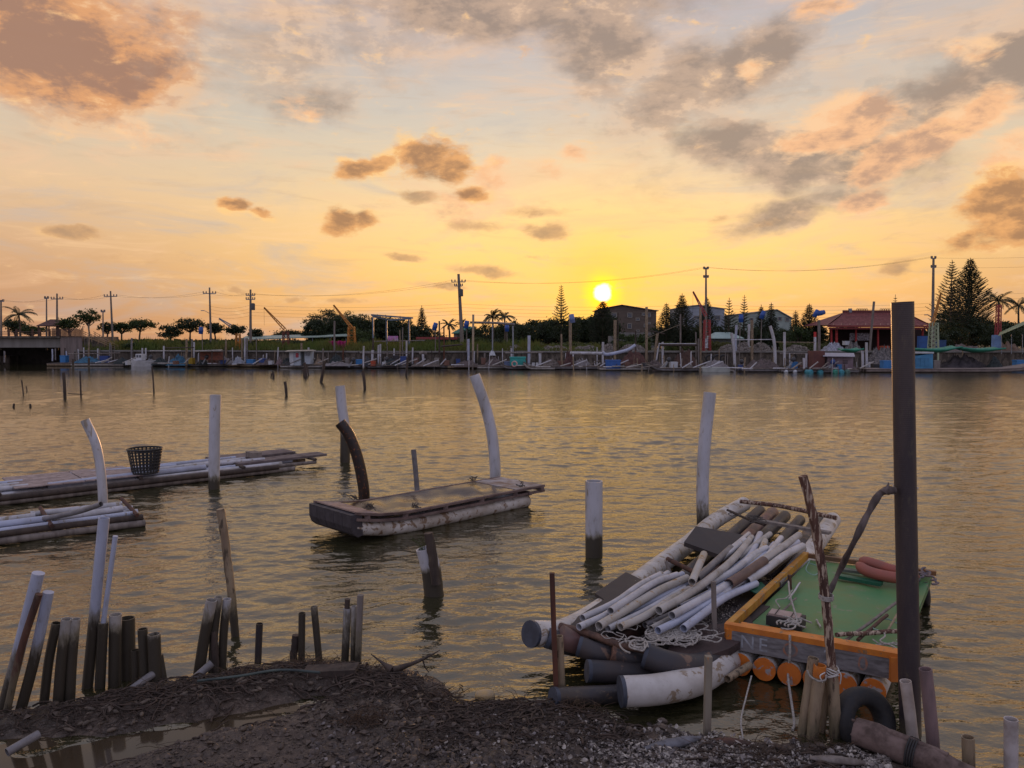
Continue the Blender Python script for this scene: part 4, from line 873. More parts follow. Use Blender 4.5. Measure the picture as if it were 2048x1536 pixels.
# green raft
GREEN = mat('green_deck_paint', (.060, .20, .072), (.13, .20, .07), .5, 2.6, .15, spots=(.17, .20, .12), spot_amt=.12)
ORG = mat('orange_beam_paint', (.60, .20, .025), (.44, .13, .02), .5, 5, .15, spots=(.2, .14, .08), spot_amt=.12)
ORW = mat('orange_cap_paint', (.62, .17, .02), (.50, .13, .02), .5, 4, .05, spots=(.34, .31, .31), spot_amt=.26)
GREYB = mat('lettered_board', (.21, .20, .205), (.11, .10, .10), .75, 7, .5, (1, 1, 4))
GN = W(1455, 1252, .42); GRt = W(1797, 1312, .42); f5 = frame(GN, GRt-GN); W5 = (GRt-GN).xy.length   # u across (left to right), v away from viewer
far5 = W(1612, 1120, .30); rel = far5-GN; d5 = (GRt-GN).xy.normalized(); sk = rel.x*d5.x+rel.y*d5.y; L5 = rel.x*(-d5.y)+rel.y*d5.x
def g5(u, v, z): return f5(u+sk*v/L5, v, z)
t5 = thing('green_raft', g5(W5/2, L5/2, 0), 'green-decked raft with orange beams and orange-ended float pipes', 'raft')
mb = MB(); n1, n2 = 30, 30; vs = [g5(.04+(W5-.06)*i/n1, .05+(L5-.05)*j/n2, .31+.012*noise.noise((i*.2, j*.2, 1))) for i in range(n1+1) for j in range(n2+1)]
mb.add(vs, [(i*(n2+1)+j, (i+1)*(n2+1)+j, (i+1)*(n2+1)+j+1, i*(n2+1)+j+1) for i in range(n1) for j in range(n2)], True)
mb.slab([g5(.04, .05, .29), g5(W5-.02, .05, .29), g5(W5-.02, L5, .29), g5(.04, L5, .29)], .05); mb.build('deck', GREEN, t5)
bmf = [(-.02, .47), (W5+.02, .42)]
mb = MB(); mb.beam(g5(-.02, 0, .425), g5(W5+.02, -.0, .425), .075, .05); mb.beam(g5(.1, .07, .43), g5(W5, .07, .43), .05, .035); mb.build('front_beam', ORG, t5)
lb_ = MB(); lb_.beam(g5(.02, -.03, .315), g5(W5-.06, -.03, .315), .025, .165); lb_ = lb_.build('name_board', GREYB, t5)
mb = MB(); mb.box(g5(.02, -.025, .34), (.06, .06, .14)); mb.build('corner_block', ORG, t5)
mb = MB(); mb.box(g5(W5-.03, -.02, .32), (.08, .08, .20)); mb.build('corner_block', ORG, t5)
# painted letters, half worn away
bd = d5; bang = math.atan2(bd.y, bd.x)
def letter(ch, u, m, size=.17, zc=.315):
    cu = bpy.data.curves.new('t', 'FONT'); cu.body = ch; cu.size = size; cu.extrude = .0012; cu.align_x = 'CENTER'; cu.align_y = 'CENTER'
    tmp = bpy.data.objects.new('t', cu); me = bpy.data.meshes.new_from_object(tmp); bpy.data.objects.remove(tmp)
    o = bpy.data.objects.new('letter', me); COL.objects.link(o); me.materials.clear(); me.materials.append(m); o.parent = lb_
    p = g5(u, -.0445, zc); o.matrix_parent_inverse.identity()
    o.location = p-t5.location-Vector(lb_.location); o.rotation_euler = (math.pi/2, 0, bang)
LW = mat('faded_white_paint', (.34, .36, .40), (.22, .22, .23), .8, 14, .1); LO = mat('faded_orange_paint', (.36, .15, .08), (.2, .17, .165), .8, 14, .1)
for ch, u, m in (('N', .20, LW), ('E', .34, LW), ('O', .58, LO), ('2', .90, LW), ('0', 1.18, LO)): letter(ch, u*W5/1.45, m)
for k, u in enumerate((.14, .36, .58, .80, 1.04, 1.27)):
    u *= W5/1.45; r = .098; z = .115; mb = MB()
    P_ = [g5(u, v, z) for v in (-.06, .3, 1.0, L5*.6, L5*.95)]; mb.tube(P_, r, 24); q = mb.build('float_pipe', WHP, t5)
    mb = MB(); mb.tube([g5(u, -.075, z), g5(u, -.055, z)], r*1.012, 24); mb.build('end_cap', ORW, q)
mb = MB(); mb.beam(g5(.0, .05, .40), g5(.0, L5, .36), .06, .08); mb.build('side_beam', mat('ochre_beam', (.50, .24, .03), (.38, .15, .02), .5, 5, .15, spots=(.25, .2, .14), spot_amt=.2), t5)
mb = MB(); mb.tube([g5(-.10, .1, .2), g5(-.10, L5+.3, .22)], .06, 16); mb.build('side_pipe', PVCB, t5)
mb = MB(); mb.beam(g5(-.05, L5, .36), g5(W5+.02, L5, .34), .05, .05); mb.build('rear_beam', mat('rear_beam_wood', (.22, .10, .04), (.12, .07, .04), .6, 6, .3), t5)
mb = MB(); mb.beam(g5(.45, L5*.87, .35), g5(W5-.1, L5*.87, .35), .09, .03); mb.build('thwart', mat('grey_green', (.12, .13, .11), (.07, .09, .06), .7, 6, .3), t5)
mb = MB(); mb.beam(g5(.48, L5*.77, .355), g5(.95, L5*.74, .355), .10, .035); mb.build('rib', mat('deep_green', (.01, .10, .05), (.01, .07, .04), .5), t5)
mb = MB(); mb.slab([g5(-.22, L5*.40, .42), g5(-.02, L5*.36, .40), g5(.03, L5*.44, .38), g5(-.12, L5*.5, .41)], .01); mb.build('green_flap', MATS['deep_green'], t5)
fb = MB(); P_ = [W(1716, 1128, .46), W(1730, 1140, .44), W(1760, 1150, .43), W(1800, 1156, .43), W(1835, 1152, .43)]
t0 = thing('rubber_fender', W(1770, 1140, .36), 'pair of faded red inflated fenders lying across the rear of the green raft', 'fender')
RED = mat('faded_red_rubber', (.30, .085, .06), (.24, .09, .07), .5, 5, .1)
fb.tube(spl(P_, 5), [.03, .045, .055]+[.062]*15+[.05, .04, .03], 14); fb.build('tube', RED, t0)
fb = MB(); fb.tube(spl([W(1720, 1120, .5), W(1745, 1126, .5), W(1790, 1140, .48), W(1830, 1142, .46)], 5), [.03, .045]+[.055]*12+[.045, .03], 14); fb.build('tube', RED, t0)
bx = MB(); c0 = W(1572, 1240, .38)
t0 = thing('wooden_box', W(1572, 1240, .33), 'low black crate with a pinkish plank lid roped shut on the green deck', 'box')
Mz = Matrix.Rotation(bang-.05, 3, 'Z'); bx.box(c0, (.32, .20, .09), Mz); bx.build('crate', BOARDB, t0)
bx = MB(); bx.box(c0+Vector((-.01, 0, .055)), (.27, .15, .02), Mz); bx.build('lid', mat('pink_wood', (.42, .32, .28), (.33, .25, .22), .7, 8, .3), t0)
bx = MB()
for s_ in (-.08, .06): bx.beam(c0+Mz @ Vector((s_, -.1, .07)), c0+Mz @ Vector((s_, .1, .07)), .006, .006)
bx.build('cord', ROPED, t0)
for a, b, r, m, l, nm in (((1690, 1282, .40), (1800, 1200, .40), .014, WOODG, 'long grey stick slanting over the right of the green deck', 'stick'), ((1716, 1280, .40), (1774, 1230, .40), .016, WOODR, 'short thick mauve stick beside the long grey one', 'stick'),
    ((1775, 1262, .40), (1802, 1215, .42), .010, BAMB, 'thin tan bamboo cane at the right side of the green deck', 'cane'), ((1672, 1270, .44), (1800, 1262, .44), .020, BARK, 'dark branch lying along the orange beam behind the bark pole', 'branch'),
    ((1633, 1240, .335), (1641, 1254, .335), .010, SH_M[0], 'short white stick on the bare green deck', 'stick'), ((1578, 1198, .345), (1600, 1165, .36), .010, PVC, 'slim white pipe leaning by the side beam', 'pipe'), ((1562, 1226, .345), (1592, 1196, .345), .010, WOODG, 'thin dark stick behind the black crate', 'stick')):
    mb = MB(); p, q = W(*a), W(*b); mb.tube([p.lerp(q, i/5)+Vector((0, 0, .004*math.sin(i*2))) for i in range(6)], r, 8, jit=.08); mb.build('deck_'+nm, m, None, l, nm)
for pts, r, m, l in (([W(1597, 1250, .46), W(1590, 1225, .50), W(1580, 1190, .60), W(1577, 1163, .58)], .009, ROPE, 'pale rope rising from the front beam knot to a peg on the side beam'),
    ([g5(.55, -.06, .46), g5(.56, -.085, .30), g5(.55, -.09, .1), W(1588, 1440, .0), W(1585, 1460, .0)], .011, ROPE, 'thick rope hanging down the name board into the water'),
    ([W(1760, 1262, .42), W(1745, 1255, .40), W(1755, 1245, .38), W(1775, 1238, .38), W(1800, 1250, .38)], .006, mat('green_cord', (.25, .38, .34), (.2, .3, .26), .8), 'pale green cord looped at the right of the green deck'),
    ([W(1765, 1260, .44), W(1770, 1272, .44), W(1760, 1282, .44), W(1780, 1290, .44), W(1795, 1298, .44)], .007, ROPE, 'pale rope tail lying on the right end of the orange beam'),
    ([W(1620, 1120, .36), W(1612, 1140, .36), W(1630, 1150, .33), W(1640, 1135, .33), W(1615, 1125, .36)], .005, MATS['green_cord'], 'thin pale green cord at the far left corner of the green raft'),
    ([W(1560, 1215, .42), W(1552, 1200, .44), W(1572, 1196, .44), W(1585, 1180, .46)], .006, ROPE, 'short rope tying the green flap to the side beam')):
    mb = MB(); mb.tube(spl(pts, 6), r, 7); mb.build('rope', m, None, l, 'rope')
rope_heap(1590, 1252, 12, 5, 9, .46, .008, 6).build('rope_knot', ROPE, None, 'big pale knot over the middle of the orange front beam', 'rope')
rope_heap(1790, 1295, 10, 6, 7, .42, .006, 6).build('rope_knot', ROPE, None, 'small tangle of cord against the black post on the green raft', 'rope')
rope_heap(1846, 1150, 7, 8, 10, .36, .012, 6).build('cloth_bundle', mat('bundle', (.10, .10, .13), (.2, .14, .12), .8, 20, .3), None, 'bundle of dark rags and cord hanging right of the towering post', 'bundle')
post('peg', [(1580, 1180), (1579, 1150)], 4, WOODR, 'small red peg standing on the side beam of the green raft', 'peg', hol=False, Y=g5(0, L5*.55, 0).y, sub=.02)
# black pontoon tail seen right of the towering post
mb = MB(); mb.tube(spl([W(1846, 1165, .30), W(1850, 1180, .22), W(1852, 1200, .08), W(1850, 1210, -.05)], 4), .05, 12); mb.build('rubber_hose', BLACKP, None, 'thick black hose dipping into the water right of the towering post', 'hose')

# ------------------------------------------------------------------ far bank: ground, sea wall
GZ = 1.7
def grid_mat(name, a, b, sc_, bump=.5, rough=.9, c3=None): return mat(name, a, b, rough, sc_, bump, spots=c3, spot_amt=.3 if c3 else 0, bdist=.05)
EARTH = grid_mat('dry_earth', (.10, .085, .06), (.06, .065, .03), .5, c3=(.13, .12, .09))
XL = -51.5
WPX, WY = [0, 165, 420, 560, 720, 2048], [91, 91, 90.5, 87.5, 84.3, 84.3]
def wallY(px): return float(np.interp(px, WPX, WY))
def xx(px, Y): return F(px, 690, Y).x
bank = [(XL, 91.)]+[(xx(px, wallY(px)), wallY(px)) for px in (280, 420, 560, 640, 720)]
bank.append((bank[-1][0]+1100, 84.3))
gp = [(x, y+.2) for x, y in bank]+[(bank[-1][0], 4000), (XL, 4000)]
mb = MB(); mb.add([(x, y, GZ) for x, y in gp], [tuple(range(len(gp)))]); mb.quad((-2500, 260, GZ), (XL, 260, GZ), (XL, 4000, GZ), (-2500, 4000, GZ))
mb.build('ground', EARTH, kind='structure', org=(0, 0, 0))
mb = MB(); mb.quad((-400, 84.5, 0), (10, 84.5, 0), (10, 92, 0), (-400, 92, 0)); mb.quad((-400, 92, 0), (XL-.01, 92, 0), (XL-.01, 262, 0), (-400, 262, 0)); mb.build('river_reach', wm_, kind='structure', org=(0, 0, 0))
CONC = mat('concrete', (.15, .125, .10), (.07, .058, .047), .8, 1.6, .5, (1, 1, .4), spots=(.06, .05, .04), spot_amt=.5)
CONCP = mat('pale_concrete', (.21, .20, .185), (.14, .13, .12), .8, 1.0, .2)
mw, mc = MB(), MB()
for (xa, ya), (xb, yb) in zip(bank[:-1], bank[1:]):
    mw.beam((xa, ya, .8), (xb, yb, .8), .5, 1.7, ext=.1); mc.beam((xa, ya-.08, 1.72), (xb, yb-.08, 1.72), .8, .16)
mw.build('concrete_wall', CONC, None, 'long stained concrete river wall behind the moored rafts', 'wall')
mc.build('wall_coping', CONCP, None, 'pale concrete coping running along the river wall', 'coping')
mb = MB(); mb.box((XL-.3, 109, .8), (.5, 35, 1.7)); mb.build('concrete_wall', CONC, None, 'side wall of the bank turning away below the bridge stairs', 'wall')

def S(px, Y): return (px-1024)/FPX*Y/math.cos(PITCH)*1.0
def zy(py, Y): return F(1024, py, Y).z
def fbox(mb, x0, x1, y0, y1, Y, dep=.6, rz=0):
    a = F(x0, y0, Y); b = F(x1, y1, Y); M = Matrix.Rotation(rz, 3, 'Z') if rz else None
    mb.box(((a.x+b.x)/2, Y+dep/2, (a.z+b.z)/2), (abs(b.x-a.x), dep, abs(a.z-b.z)), M); return mb
def FB(name, x0, x1, y0, y1, Y, m, label=None, cat=None, dep=.6, parent=None, rz=0, group=None):
    return fbox(MB(), x0, x1, y0, y1, Y, dep, rz).build(name, m, parent, label, cat, group)
def ft(pts, Y, r, m, name, label=None, cat=None, parent=None, n=7, jit=0, mb=None, hol=False):
    own = mb is None; mb = mb or MB(); P_ = [F(p[0], p[1], p[2] if len(p) > 2 else Y) for p in pts]
    P_ = spl(P_, 4) if len(P_) > 2 else [P_[0].lerp(P_[1], i/3) for i in range(4)]
    mb.tube(P_, r, n, jit=jit, hol1=hol)
    return mb.build(name, m, parent, label, cat) if own else mb
def yY(yb): return 4614/(yb-680)

# ------------------------------------------------------------------ vegetation
class LF:
    def __init__(s): s.P = []; 
    def add(s, c, a, b):      # centre, half-axes
        s.P.append((c, a, b))
    def build(s, name, m, parent, label=None, cat=None, kind=None):
        C_ = np.array([p[0] for p in s.P]); A = np.array([p[1] for p in s.P]); B = np.array([p[2] for p in s.P])
        v = np.stack([C_-A, C_-B*.6-A*.1, C_+A, C_+B], 1).reshape(-1, 3)
        o0 = np.array(parent.location) if parent is not None else np.array([C_[:, 0].mean(), C_[:, 1].mean(), C_[:, 2].min()])
        f = np.arange(len(v)).reshape(-1, 4).tolist(); me = bpy.data.meshes.new(name); me.from_pydata((v-o0).tolist(), [], f); me.materials.append(m)
        o = bpy.data.objects.new(name, me); COL.objects.link(o)
        if parent is not None: o.parent = parent
        else: o.location = o0
        tag(o, label, cat, None, kind); return o
def rv(s=1): return np.array([random.gauss(0, 1), random.gauss(0, 1), random.gauss(0, 1)])*s
LEAF = mat('leaf_green', (.045, .075, .02), (.02, .035, .012), .6, 1.1, 0, transl=.28)
LEAFD = mat('leaf_dark', (.028, .045, .018), (.014, .022, .01), .6, .9, 0, transl=.22)
NEED = mat('needle_dark', (.022, .036, .018), (.012, .02, .01), .65, .9, 0, transl=.15)
TRUNK = mat('tree_trunk', (.10, .075, .055), (.05, .04, .03), .85, 5, .5, (1, 1, .3))
def broad(px, y0, y1, w, Y, label, m=LEAF, layers=1., lean=0, trunkh=.45, cat='tree', name='broadleaf_tree', open_=.8, leaf=.16, kind_dense=1.):
    b = F(px+lean, 690, Y); base = Vector((b.x, Y, GZ)); top = zy(y0, Y); Hh = top-GZ; hw = w/2*Y/FPX
    zc0 = max(zy(y1, Y), GZ+.3); t = thing(name, base, label, cat)
    cx = xx(px, Y); mb = MB()
    fork = Vector((cx*.6+base.x*.4, Y, GZ+(zc0-GZ)*.8+.2))
    mb.tube(spl([base, base.lerp(fork, .5)+Vector((random.uniform(-.15, .15), 0, 0)), fork], 4), [.14, .13, .125, .12, .115, .11, .105, .1, .1], 7, jit=.05)
    leaves = LF(); ncl = int(18+hw*Hh*5*layers)
    cz = (top+zc0)/2; hzr = max(.4, (top-zc0)/2)
    for k in range(ncl):
        while True:
            q = np.array([random.uniform(-1, 1), random.uniform(-1, 1), random.uniform(-1, 1)])
            if .2 < np.linalg.norm(q) < 1 and noise.noise((q[0]*1.7+px, q[1]*1.7, q[2]*1.7)) > -.16: break
        c = np.array([cx+q[0]*hw*random.uniform(.85, 1.22), Y+q[1]*hw*.8, cz+q[2]*hzr*random.uniform(.75, 1.12)-.15*hw*abs(q[0])*random.random()]); rc = random.uniform(.2, .55)*min(1.2, hw/2)*kind_dense+.1
        if k < 12: mb.tube(spl([fork, fork.lerp(Vector(c), .5)+Vector((0, 0, -.1)), Vector(c)], 2), [.075, .055, .04, .03, .02], 5)
        for j in range(int(34*open_)+8):
            p = c+rv(rc*.55)*np.array([1.15, 1.15, .6]); a = rv(); a /= np.linalg.norm(a); bb = np.cross(a, rv()); bb /= np.linalg.norm(bb)+1e-6
            s_ = leaf*random.uniform(.6, 1.3); leaves.add(p, a*s_, bb*s_*.5)
    mb.build('trunk', TRUNK, t); leaves.build('crown', m, t); return t
def norfolk(px, y0, yb, w, Y, label, dense=.5, low=.12, stp=.42):
    w *= 1.22 if w < 52 else 1.05
    base = Vector((xx(px, Y), Y, GZ)); top = zy(y0, Y); Hh = top-GZ; hw = w/2*Y/FPX; t = thing('norfolk_pine', base, label, 'tree')
    mb = MB(); mb.tube([base+Vector((0, 0, Hh*i/8)) for i in range(9)], [.17*(1-i/8.6)+.015 for i in range(9)], 7)
    lv = LF(); z = GZ+Hh*low; up0 = random.random()
    while z < top-.15:
        h = (z-GZ)/Hh; Lb = hw*min(1, (1-h)*1.55+.04)*random.uniform(.88, 1.06)*(.75+.25*min(1, h/.3)); nb = random.choice((6, 7)) if dense < .8 else 8; a0 = random.random()*6.28
        for k in range(nb):
            a = a0+6.2832*k/nb+random.gauss(0, .08); dx, dy = math.cos(a), math.sin(a); L = Lb*random.uniform(.85, 1.05)
            if Hh > 5 and L > .5: mb.tube([(base.x, Y, z), (base.x+dx*L*.6, Y+dy*L*.6, z+L*.12), (base.x+dx*L*.9, Y+dy*L*.9, z+L*.3)], [.025, .015, .008], 3, cap=False)
            s_ = .12
            while s_ < L:
                u = s_/L; zz = z+L*(.10*u+.34*u*u)
                c = np.array([base.x+dx*s_, Y+dy*s_, zz])
                wd_ = .20+.16*dense*(1-u)
                for q in range(3 if dense < .8 else 5):
                    sd_ = random.choice((-1, 1)); off = np.array([-dy*sd_, dx*sd_, .25])*wd_*random.uniform(.3, 1)
                    ax_ = np.array([dx*.8-dy*sd_*.5, dy*.8+dx*sd_*.5, .55])*random.uniform(.10, .19); up_ = np.array([random.uniform(-.3, .3), random.uniform(-.3, .3), 1])*.045
                    lv.add(c+off, ax_, up_)
                s_ += .13
        z += stp*(.75+.5*(1-h))*random.uniform(.85, 1.15)*(1.0 if dense < .8 else .62)
    for q in range(10): lv.add(np.array([base.x, Y, top-.02*q*q*.3]), np.array([random.uniform(-.1, .1), 0, .16]), np.array([.03, 0, 0]))
    mb.build('trunk', TRUNK, t); lv.build('crown', NEED, t); return t
def palm(px, yc, yb, w, Y, label, nf=17, lean=0):
    base = Vector((xx(px+lean, Y), Y, GZ)); cr = Vector((xx(px, Y), Y, zy(yc, Y))); t = thing('palm_tree', base, label, 'tree')
    mb = MB(); mb.tube(spl([base, base.lerp(cr, .5)+Vector((.1, 0, 0)), cr], 5), [.17-.007*i for i in range(11)], 8, jit=.05); mb.build('trunk', TRUNK, t)
    lv = LF(); rb = MB(); L = w/2*Y/FPX*1.2
    for k in range(nf):
        a = 6.28*k/nf+random.gauss(0, .15); e = random.uniform(-.1, 1.25); p = cr.copy(); d = Vector((math.cos(a)*math.cos(e), math.sin(a)*math.cos(e), math.sin(e))); pts = [p.copy()]
        for i in range(9):
            p = p+d*(L/9); d.z -= .17; d.normalize(); pts.append(p.copy())
            side = d.cross(Vector((0, 0, 1))).normalized()
            for sgn in (-1, 1):
                for q in (0, .33, .66):
                    c = p-d*(L/9)*q; ll = (.5 if i < 7 else .3)*min(1, .5+i*.2)*w/60; dr = (side*sgn*.75+d*.55+Vector((0, 0, -.45))).normalized()
                    lv.add(np.array(c+dr*ll*.5), np.array(dr*ll*.55), np.array(d*.05))
        rb.tube(pts, .015, 3, cap=False)
    rb.build('frond_ribs', TRUNK, t); lv.build('crown', LEAFD, t); return t

for a in (
    (140, 634, 662, 44, 98, 'light leafy tree rising behind the pavilion on the bridge', LEAF, .7), (178, 621, 645, 46, 99, 'tree with a crooked trunk beside the bridge stairs', LEAF, .6),
    (216, 644, 664, 34, 101, 'small tree directly left of the fourth utility pole from the left', LEAFD, .7), (244, 642, 664, 36, 102, 'tree just right of the tall utility pole by the bridge stairs', LEAF, .7),
    (281, 638, 658, 50, 100, 'flat-topped tree on two thin trunks left of the low round tree', LEAF, .8), (341, 650, 676, 44, 100, 'low round dark tree standing alone left of the group of thin trunks', LEAFD, 1.1),
    (381, 637, 660, 50, 101, 'spreading tree over several thin trunks left of a utility pole', LEAFD, 1.), (430, 646, 664, 40, 103, 'spreading tree right behind the utility pole with a street light', LEAFD, 1.),
    (473, 649, 667, 36, 100, 'compact round tree above the short orange lattice tower', LEAFD, 1.1), (511, 657, 672, 30, 116, 'small dark tree peeping over the left end of the long shed', LEAFD, 1.),
    (580, 662, 674, 60, 122, 'wide dark bush crown behind the middle of the long shed', LEAFD, 1.2), (650, 619, 668, 76, 126, 'tall spreading tree behind the magenta sheet', LEAFD, 1.15),
    (702, 624, 676, 80, 128, 'broad tree directly behind the orange crane', LEAF, 1.2), (655, 650, 690, 60, 121, 'lower bush below the tall spreading tree behind the shed', LEAF, 1.1),
    (742, 630, 682, 70, 124, 'dark tree behind the left leg of the steel gantry', LEAFD, 1.2), (780, 632, 684, 70, 127, 'dark tree behind the right half of the steel gantry', LEAFD, 1.2),
    (816, 643, 688, 40, 121, 'tree below the slim dark pine next to the gantry', LEAFD, 1.2), (722, 655, 692, 60, 112, 'bright bush between the orange crane and the gantry', LEAF, 1.1),
    (868, 660, 688, 44, 120, 'low tree left of the green hipped roof', LEAFD, 1.), (975, 645, 690, 50, 112, 'dark tree below the pair of palms', LEAFD, 1.2), (1010, 650, 692, 56, 108, 'dense tree right below the second palm of the pair', LEAFD, 1.2),
    (1048, 645, 692, 60, 114, 'rounded tree midway between the palms and the tallest slender pine', LEAFD, 1.2), (1090, 640, 692, 56, 118, 'big dark tree left of the tallest slender pine', LEAFD, 1.25),
    (1135, 636, 692, 50, 112, 'dark tree at the foot of the tallest slender pine', LEAFD, 1.25), (1165, 636, 694, 50, 116, 'rounded tree between the tallest slender pine and the grey house', LEAFD, 1.25),
    (1250, 668, 694, 46, 100, 'dark shrub below the windows of the grey house', LEAF, 1.2), (1283, 666, 696, 40, 98, 'leafy shrub right of centre in front of the grey house', LEAF, 1.1), (1320, 650, 694, 46, 110, 'dark tree at the right corner of the grey house', LEAFD, 1.2),
    (1385, 648, 692, 50, 108, 'dark tree between two dense pines and the red crane', LEAFD, 1.2), (1432, 652, 688, 36, 106, 'dark tree below the blue-grey house', LEAFD, 1.2),
    (1508, 655, 694, 44, 104, 'dark tree in front of the pale green house', LEAFD, 1.2), (1555, 655, 694, 56, 103, 'wide dark tree right below the gable of the pale green house', LEAFD, 1.2),
    (1600, 648, 698, 46, 100, 'green tree left of the blue barrels on a pole', LEAF, 1.2), (1640, 645, 698, 36, 104, 'dark tree at the left corner of the temple', LEAFD, 1.2), (1690, 634, 660, 40, 118, 'tree crown behind the left slope of the temple roof', LEAFD, 1.),
    (1870, 662, 700, 50, 96, 'dark tree behind the pale green lattice mast', LEAFD, 1.2), (1905, 640, 704, 60, 98, 'dark tree under the left one of the twin tall pines', LEAFD, 1.3), (1950, 638, 704, 66, 100, 'dark tree under the right one of the twin tall pines', LEAFD, 1.3),
    (1985, 650, 700, 50, 97, 'dark tree left of the red lattice mast', LEAFD, 1.3), (2020, 652, 700, 56, 102, 'dark tree behind the green canopy', LEAFD, 1.3), (2056, 650, 700, 50, 99, 'dark tree cut by the right edge of the picture', LEAFD, 1.2),
    (30, 640, 662, 50, 112, 'dark tree crown behind the bridge railing at far left', LEAFD, 1.2), (62, 652, 668, 50, 110, 'low golden green bush between the palm and the pavilion', LEAF, 1.)):
    broad(a[0], a[1], a[2], a[3], a[4], a[5], a[6], a[7])
extra = []
for i, (px, y0, w, l) in enumerate(((1000, 650, 50, 'left of the tall palms'), (1030, 645, 60, 'just right of the tall palms'), (1070, 640, 64, 'in the middle of the dark wood'), (1108, 636, 60, 'just left of the tallest slender pine'), (1150, 634, 60, 'just right of the tallest slender pine'), (1185, 632, 60, 'against the left corner of the grey house'),
        (1208, 622, 56, 'added behind the pine below the sun to block glitter'), (1196, 634, 60, 'left of the pine below the sun'), (1345, 655, 56, 'between the pair of dense pines'), (1400, 655, 60, 'below the blue-grey house'), (1470, 655, 50, 'between the open pine and the slim pine'), (1530, 658, 60, 'in front of the pale green house'), (1580, 656, 60, 'right of the pale green house'), (1625, 650, 50, 'near the blue barrel pair'),  # tree behind the sun's pine is put in to block glitter on the water
        (1880, 648, 60, 'under the green lattice mast'), (1925, 625, 80, 'under the right twin pine'), (1970, 640, 70, 'between the twin pines and the red mast'), (2010, 642, 70, 'behind the red lattice mast'), (2045, 640, 60, 'above the right end of the green canopy'), (1895, 618, 60, 'under the left twin pine'),
        (635, 640, 50, 'at the left foot of the tall spreading tree'), (680, 632, 60, 'directly left of the orange jib'), (720, 632, 60, 'behind the orange crane mast'), (760, 634, 60, 'behind the middle gantry leg'), (800, 640, 60, 'behind the right gantry leg'), (835, 652, 50, 'around the foot of the slim dense pine'), (950, 655, 50, 'right of the green hipped roof'))):
    broad(px, y0, 694, w, 116+(i % 5)*2.3, 'dark backing tree '+l, LEAFD, 1.8, leaf=.24, kind_dense=1.2)
for a in ((844, 612, 672, 24, 118, 'slim dense pine right of the steel gantry', .9, .1), (1122, 571, 690, 36, 112, 'tallest slender open pine left of the sun', .35, .25), (1205, 602, 690, 68, 106, 'dense pine standing straight below the sun', 1.3, .05),
    (1332, 607, 700, 44, 104, 'dense pine at the right side of the grey house', .9, .08), (1363, 588, 700, 50, 106, 'taller dense pine of the pair beside the grey house', .9, .08), (1413, 596, 700, 40, 110, 'pine behind the red crane and the tall utility pole', .8, .1),
    (1457, 597, 700, 34, 103, 'open pine right of the blue-grey house', .4, .2), (1487, 591, 700, 26, 110, 'slim pine between the open pine and the pale green house', .5, .2), (1521, 610, 700, 28, 108, 'pine in front of the left roof of the pale green house', .8, .15),
    (1541, 606, 700, 30, 106, 'pine right of a blue barrel before the pale green house', .8, .15), (1590, 622, 700, 28, 104, 'short dense pine right of the pale green house', .9, .1), (1617, 608, 700, 42, 104, 'dense pine left of the blue barrels by the temple', .9, .1),
    (1788, 590, 660, 20, 125, 'tiny pine top behind the temple roof next to the towering black post', .6, .2), (1899, 521, 700, 80, 100, 'left, more open one of the twin tall pines', .5, .25), (1935, 517, 700, 104, 103, 'right, denser one of the twin tall pines', .85, .15)):
    norfolk(a[0], a[1], a[2], a[3], a[4], a[5], a[6], a[7])
for a in ((985, 634, 690, 40, 106, 'left palm of the pair right of the tall utility pole'), (1009, 634, 690, 42, 105, 'right palm of the pair right of the tall utility pole'), (898, 650, 690, 34, 108, 'low palm left of the tall utility pole'),
    (925, 648, 690, 28, 118, 'palm hidden behind the tall utility pole'), (1994, 602, 700, 56, 104, 'taller palm right of the twin tall pines'), (2034, 612, 700, 54, 106, 'palm near the right edge above the green canopy'),
    (855, 660, 690, 30, 116, 'small drooping palm next to the slim dense pine'), (40, 630, 665, 56, 106, 'ragged palm above the bridge railing at far left')):
    palm(*a)
bn = ('foot of the bridge stairs', 'grass behind the motor boat', 'car behind the grass', 'low round tree', 'thin trunks at left', 'street-light pole', 'short lattice tower', 'long shed left end', 'dark red crane foot', 'middle of the long shed', 'numbered hut roof', 'magenta sheet', 'orange crane foot', 'banner board', 'gantry foot', 'slim dense pine foot', 'red-roofed shed', 'green hipped roof', 'tallest utility pole foot', 'left palm foot', 'right palm foot')
for i, (px, w, h) in enumerate(((262, 40, 9), (285, 50, 12), (318, 40, 10), (352, 46, 9), (376, 40, 11), (425, 44, 10), (462, 40, 9), (505, 46, 8), (560, 44, 10), (596, 60, 12), (628, 40, 9), (650, 40, 13), (725, 46, 15), (765, 40, 10), (805, 44, 12), (848, 50, 14), (880, 44, 12), (930, 46, 16), (955, 50, 18), (990, 44, 16), (1022, 46, 15))):
    broad(px, 699-h-5, 704, w, 93+(i*37 % 50)/10, 'small bush by the '+bn[i], (LEAF, LEAFD)[i % 2], 1.3, leaf=.15, name='bush', cat='bush')
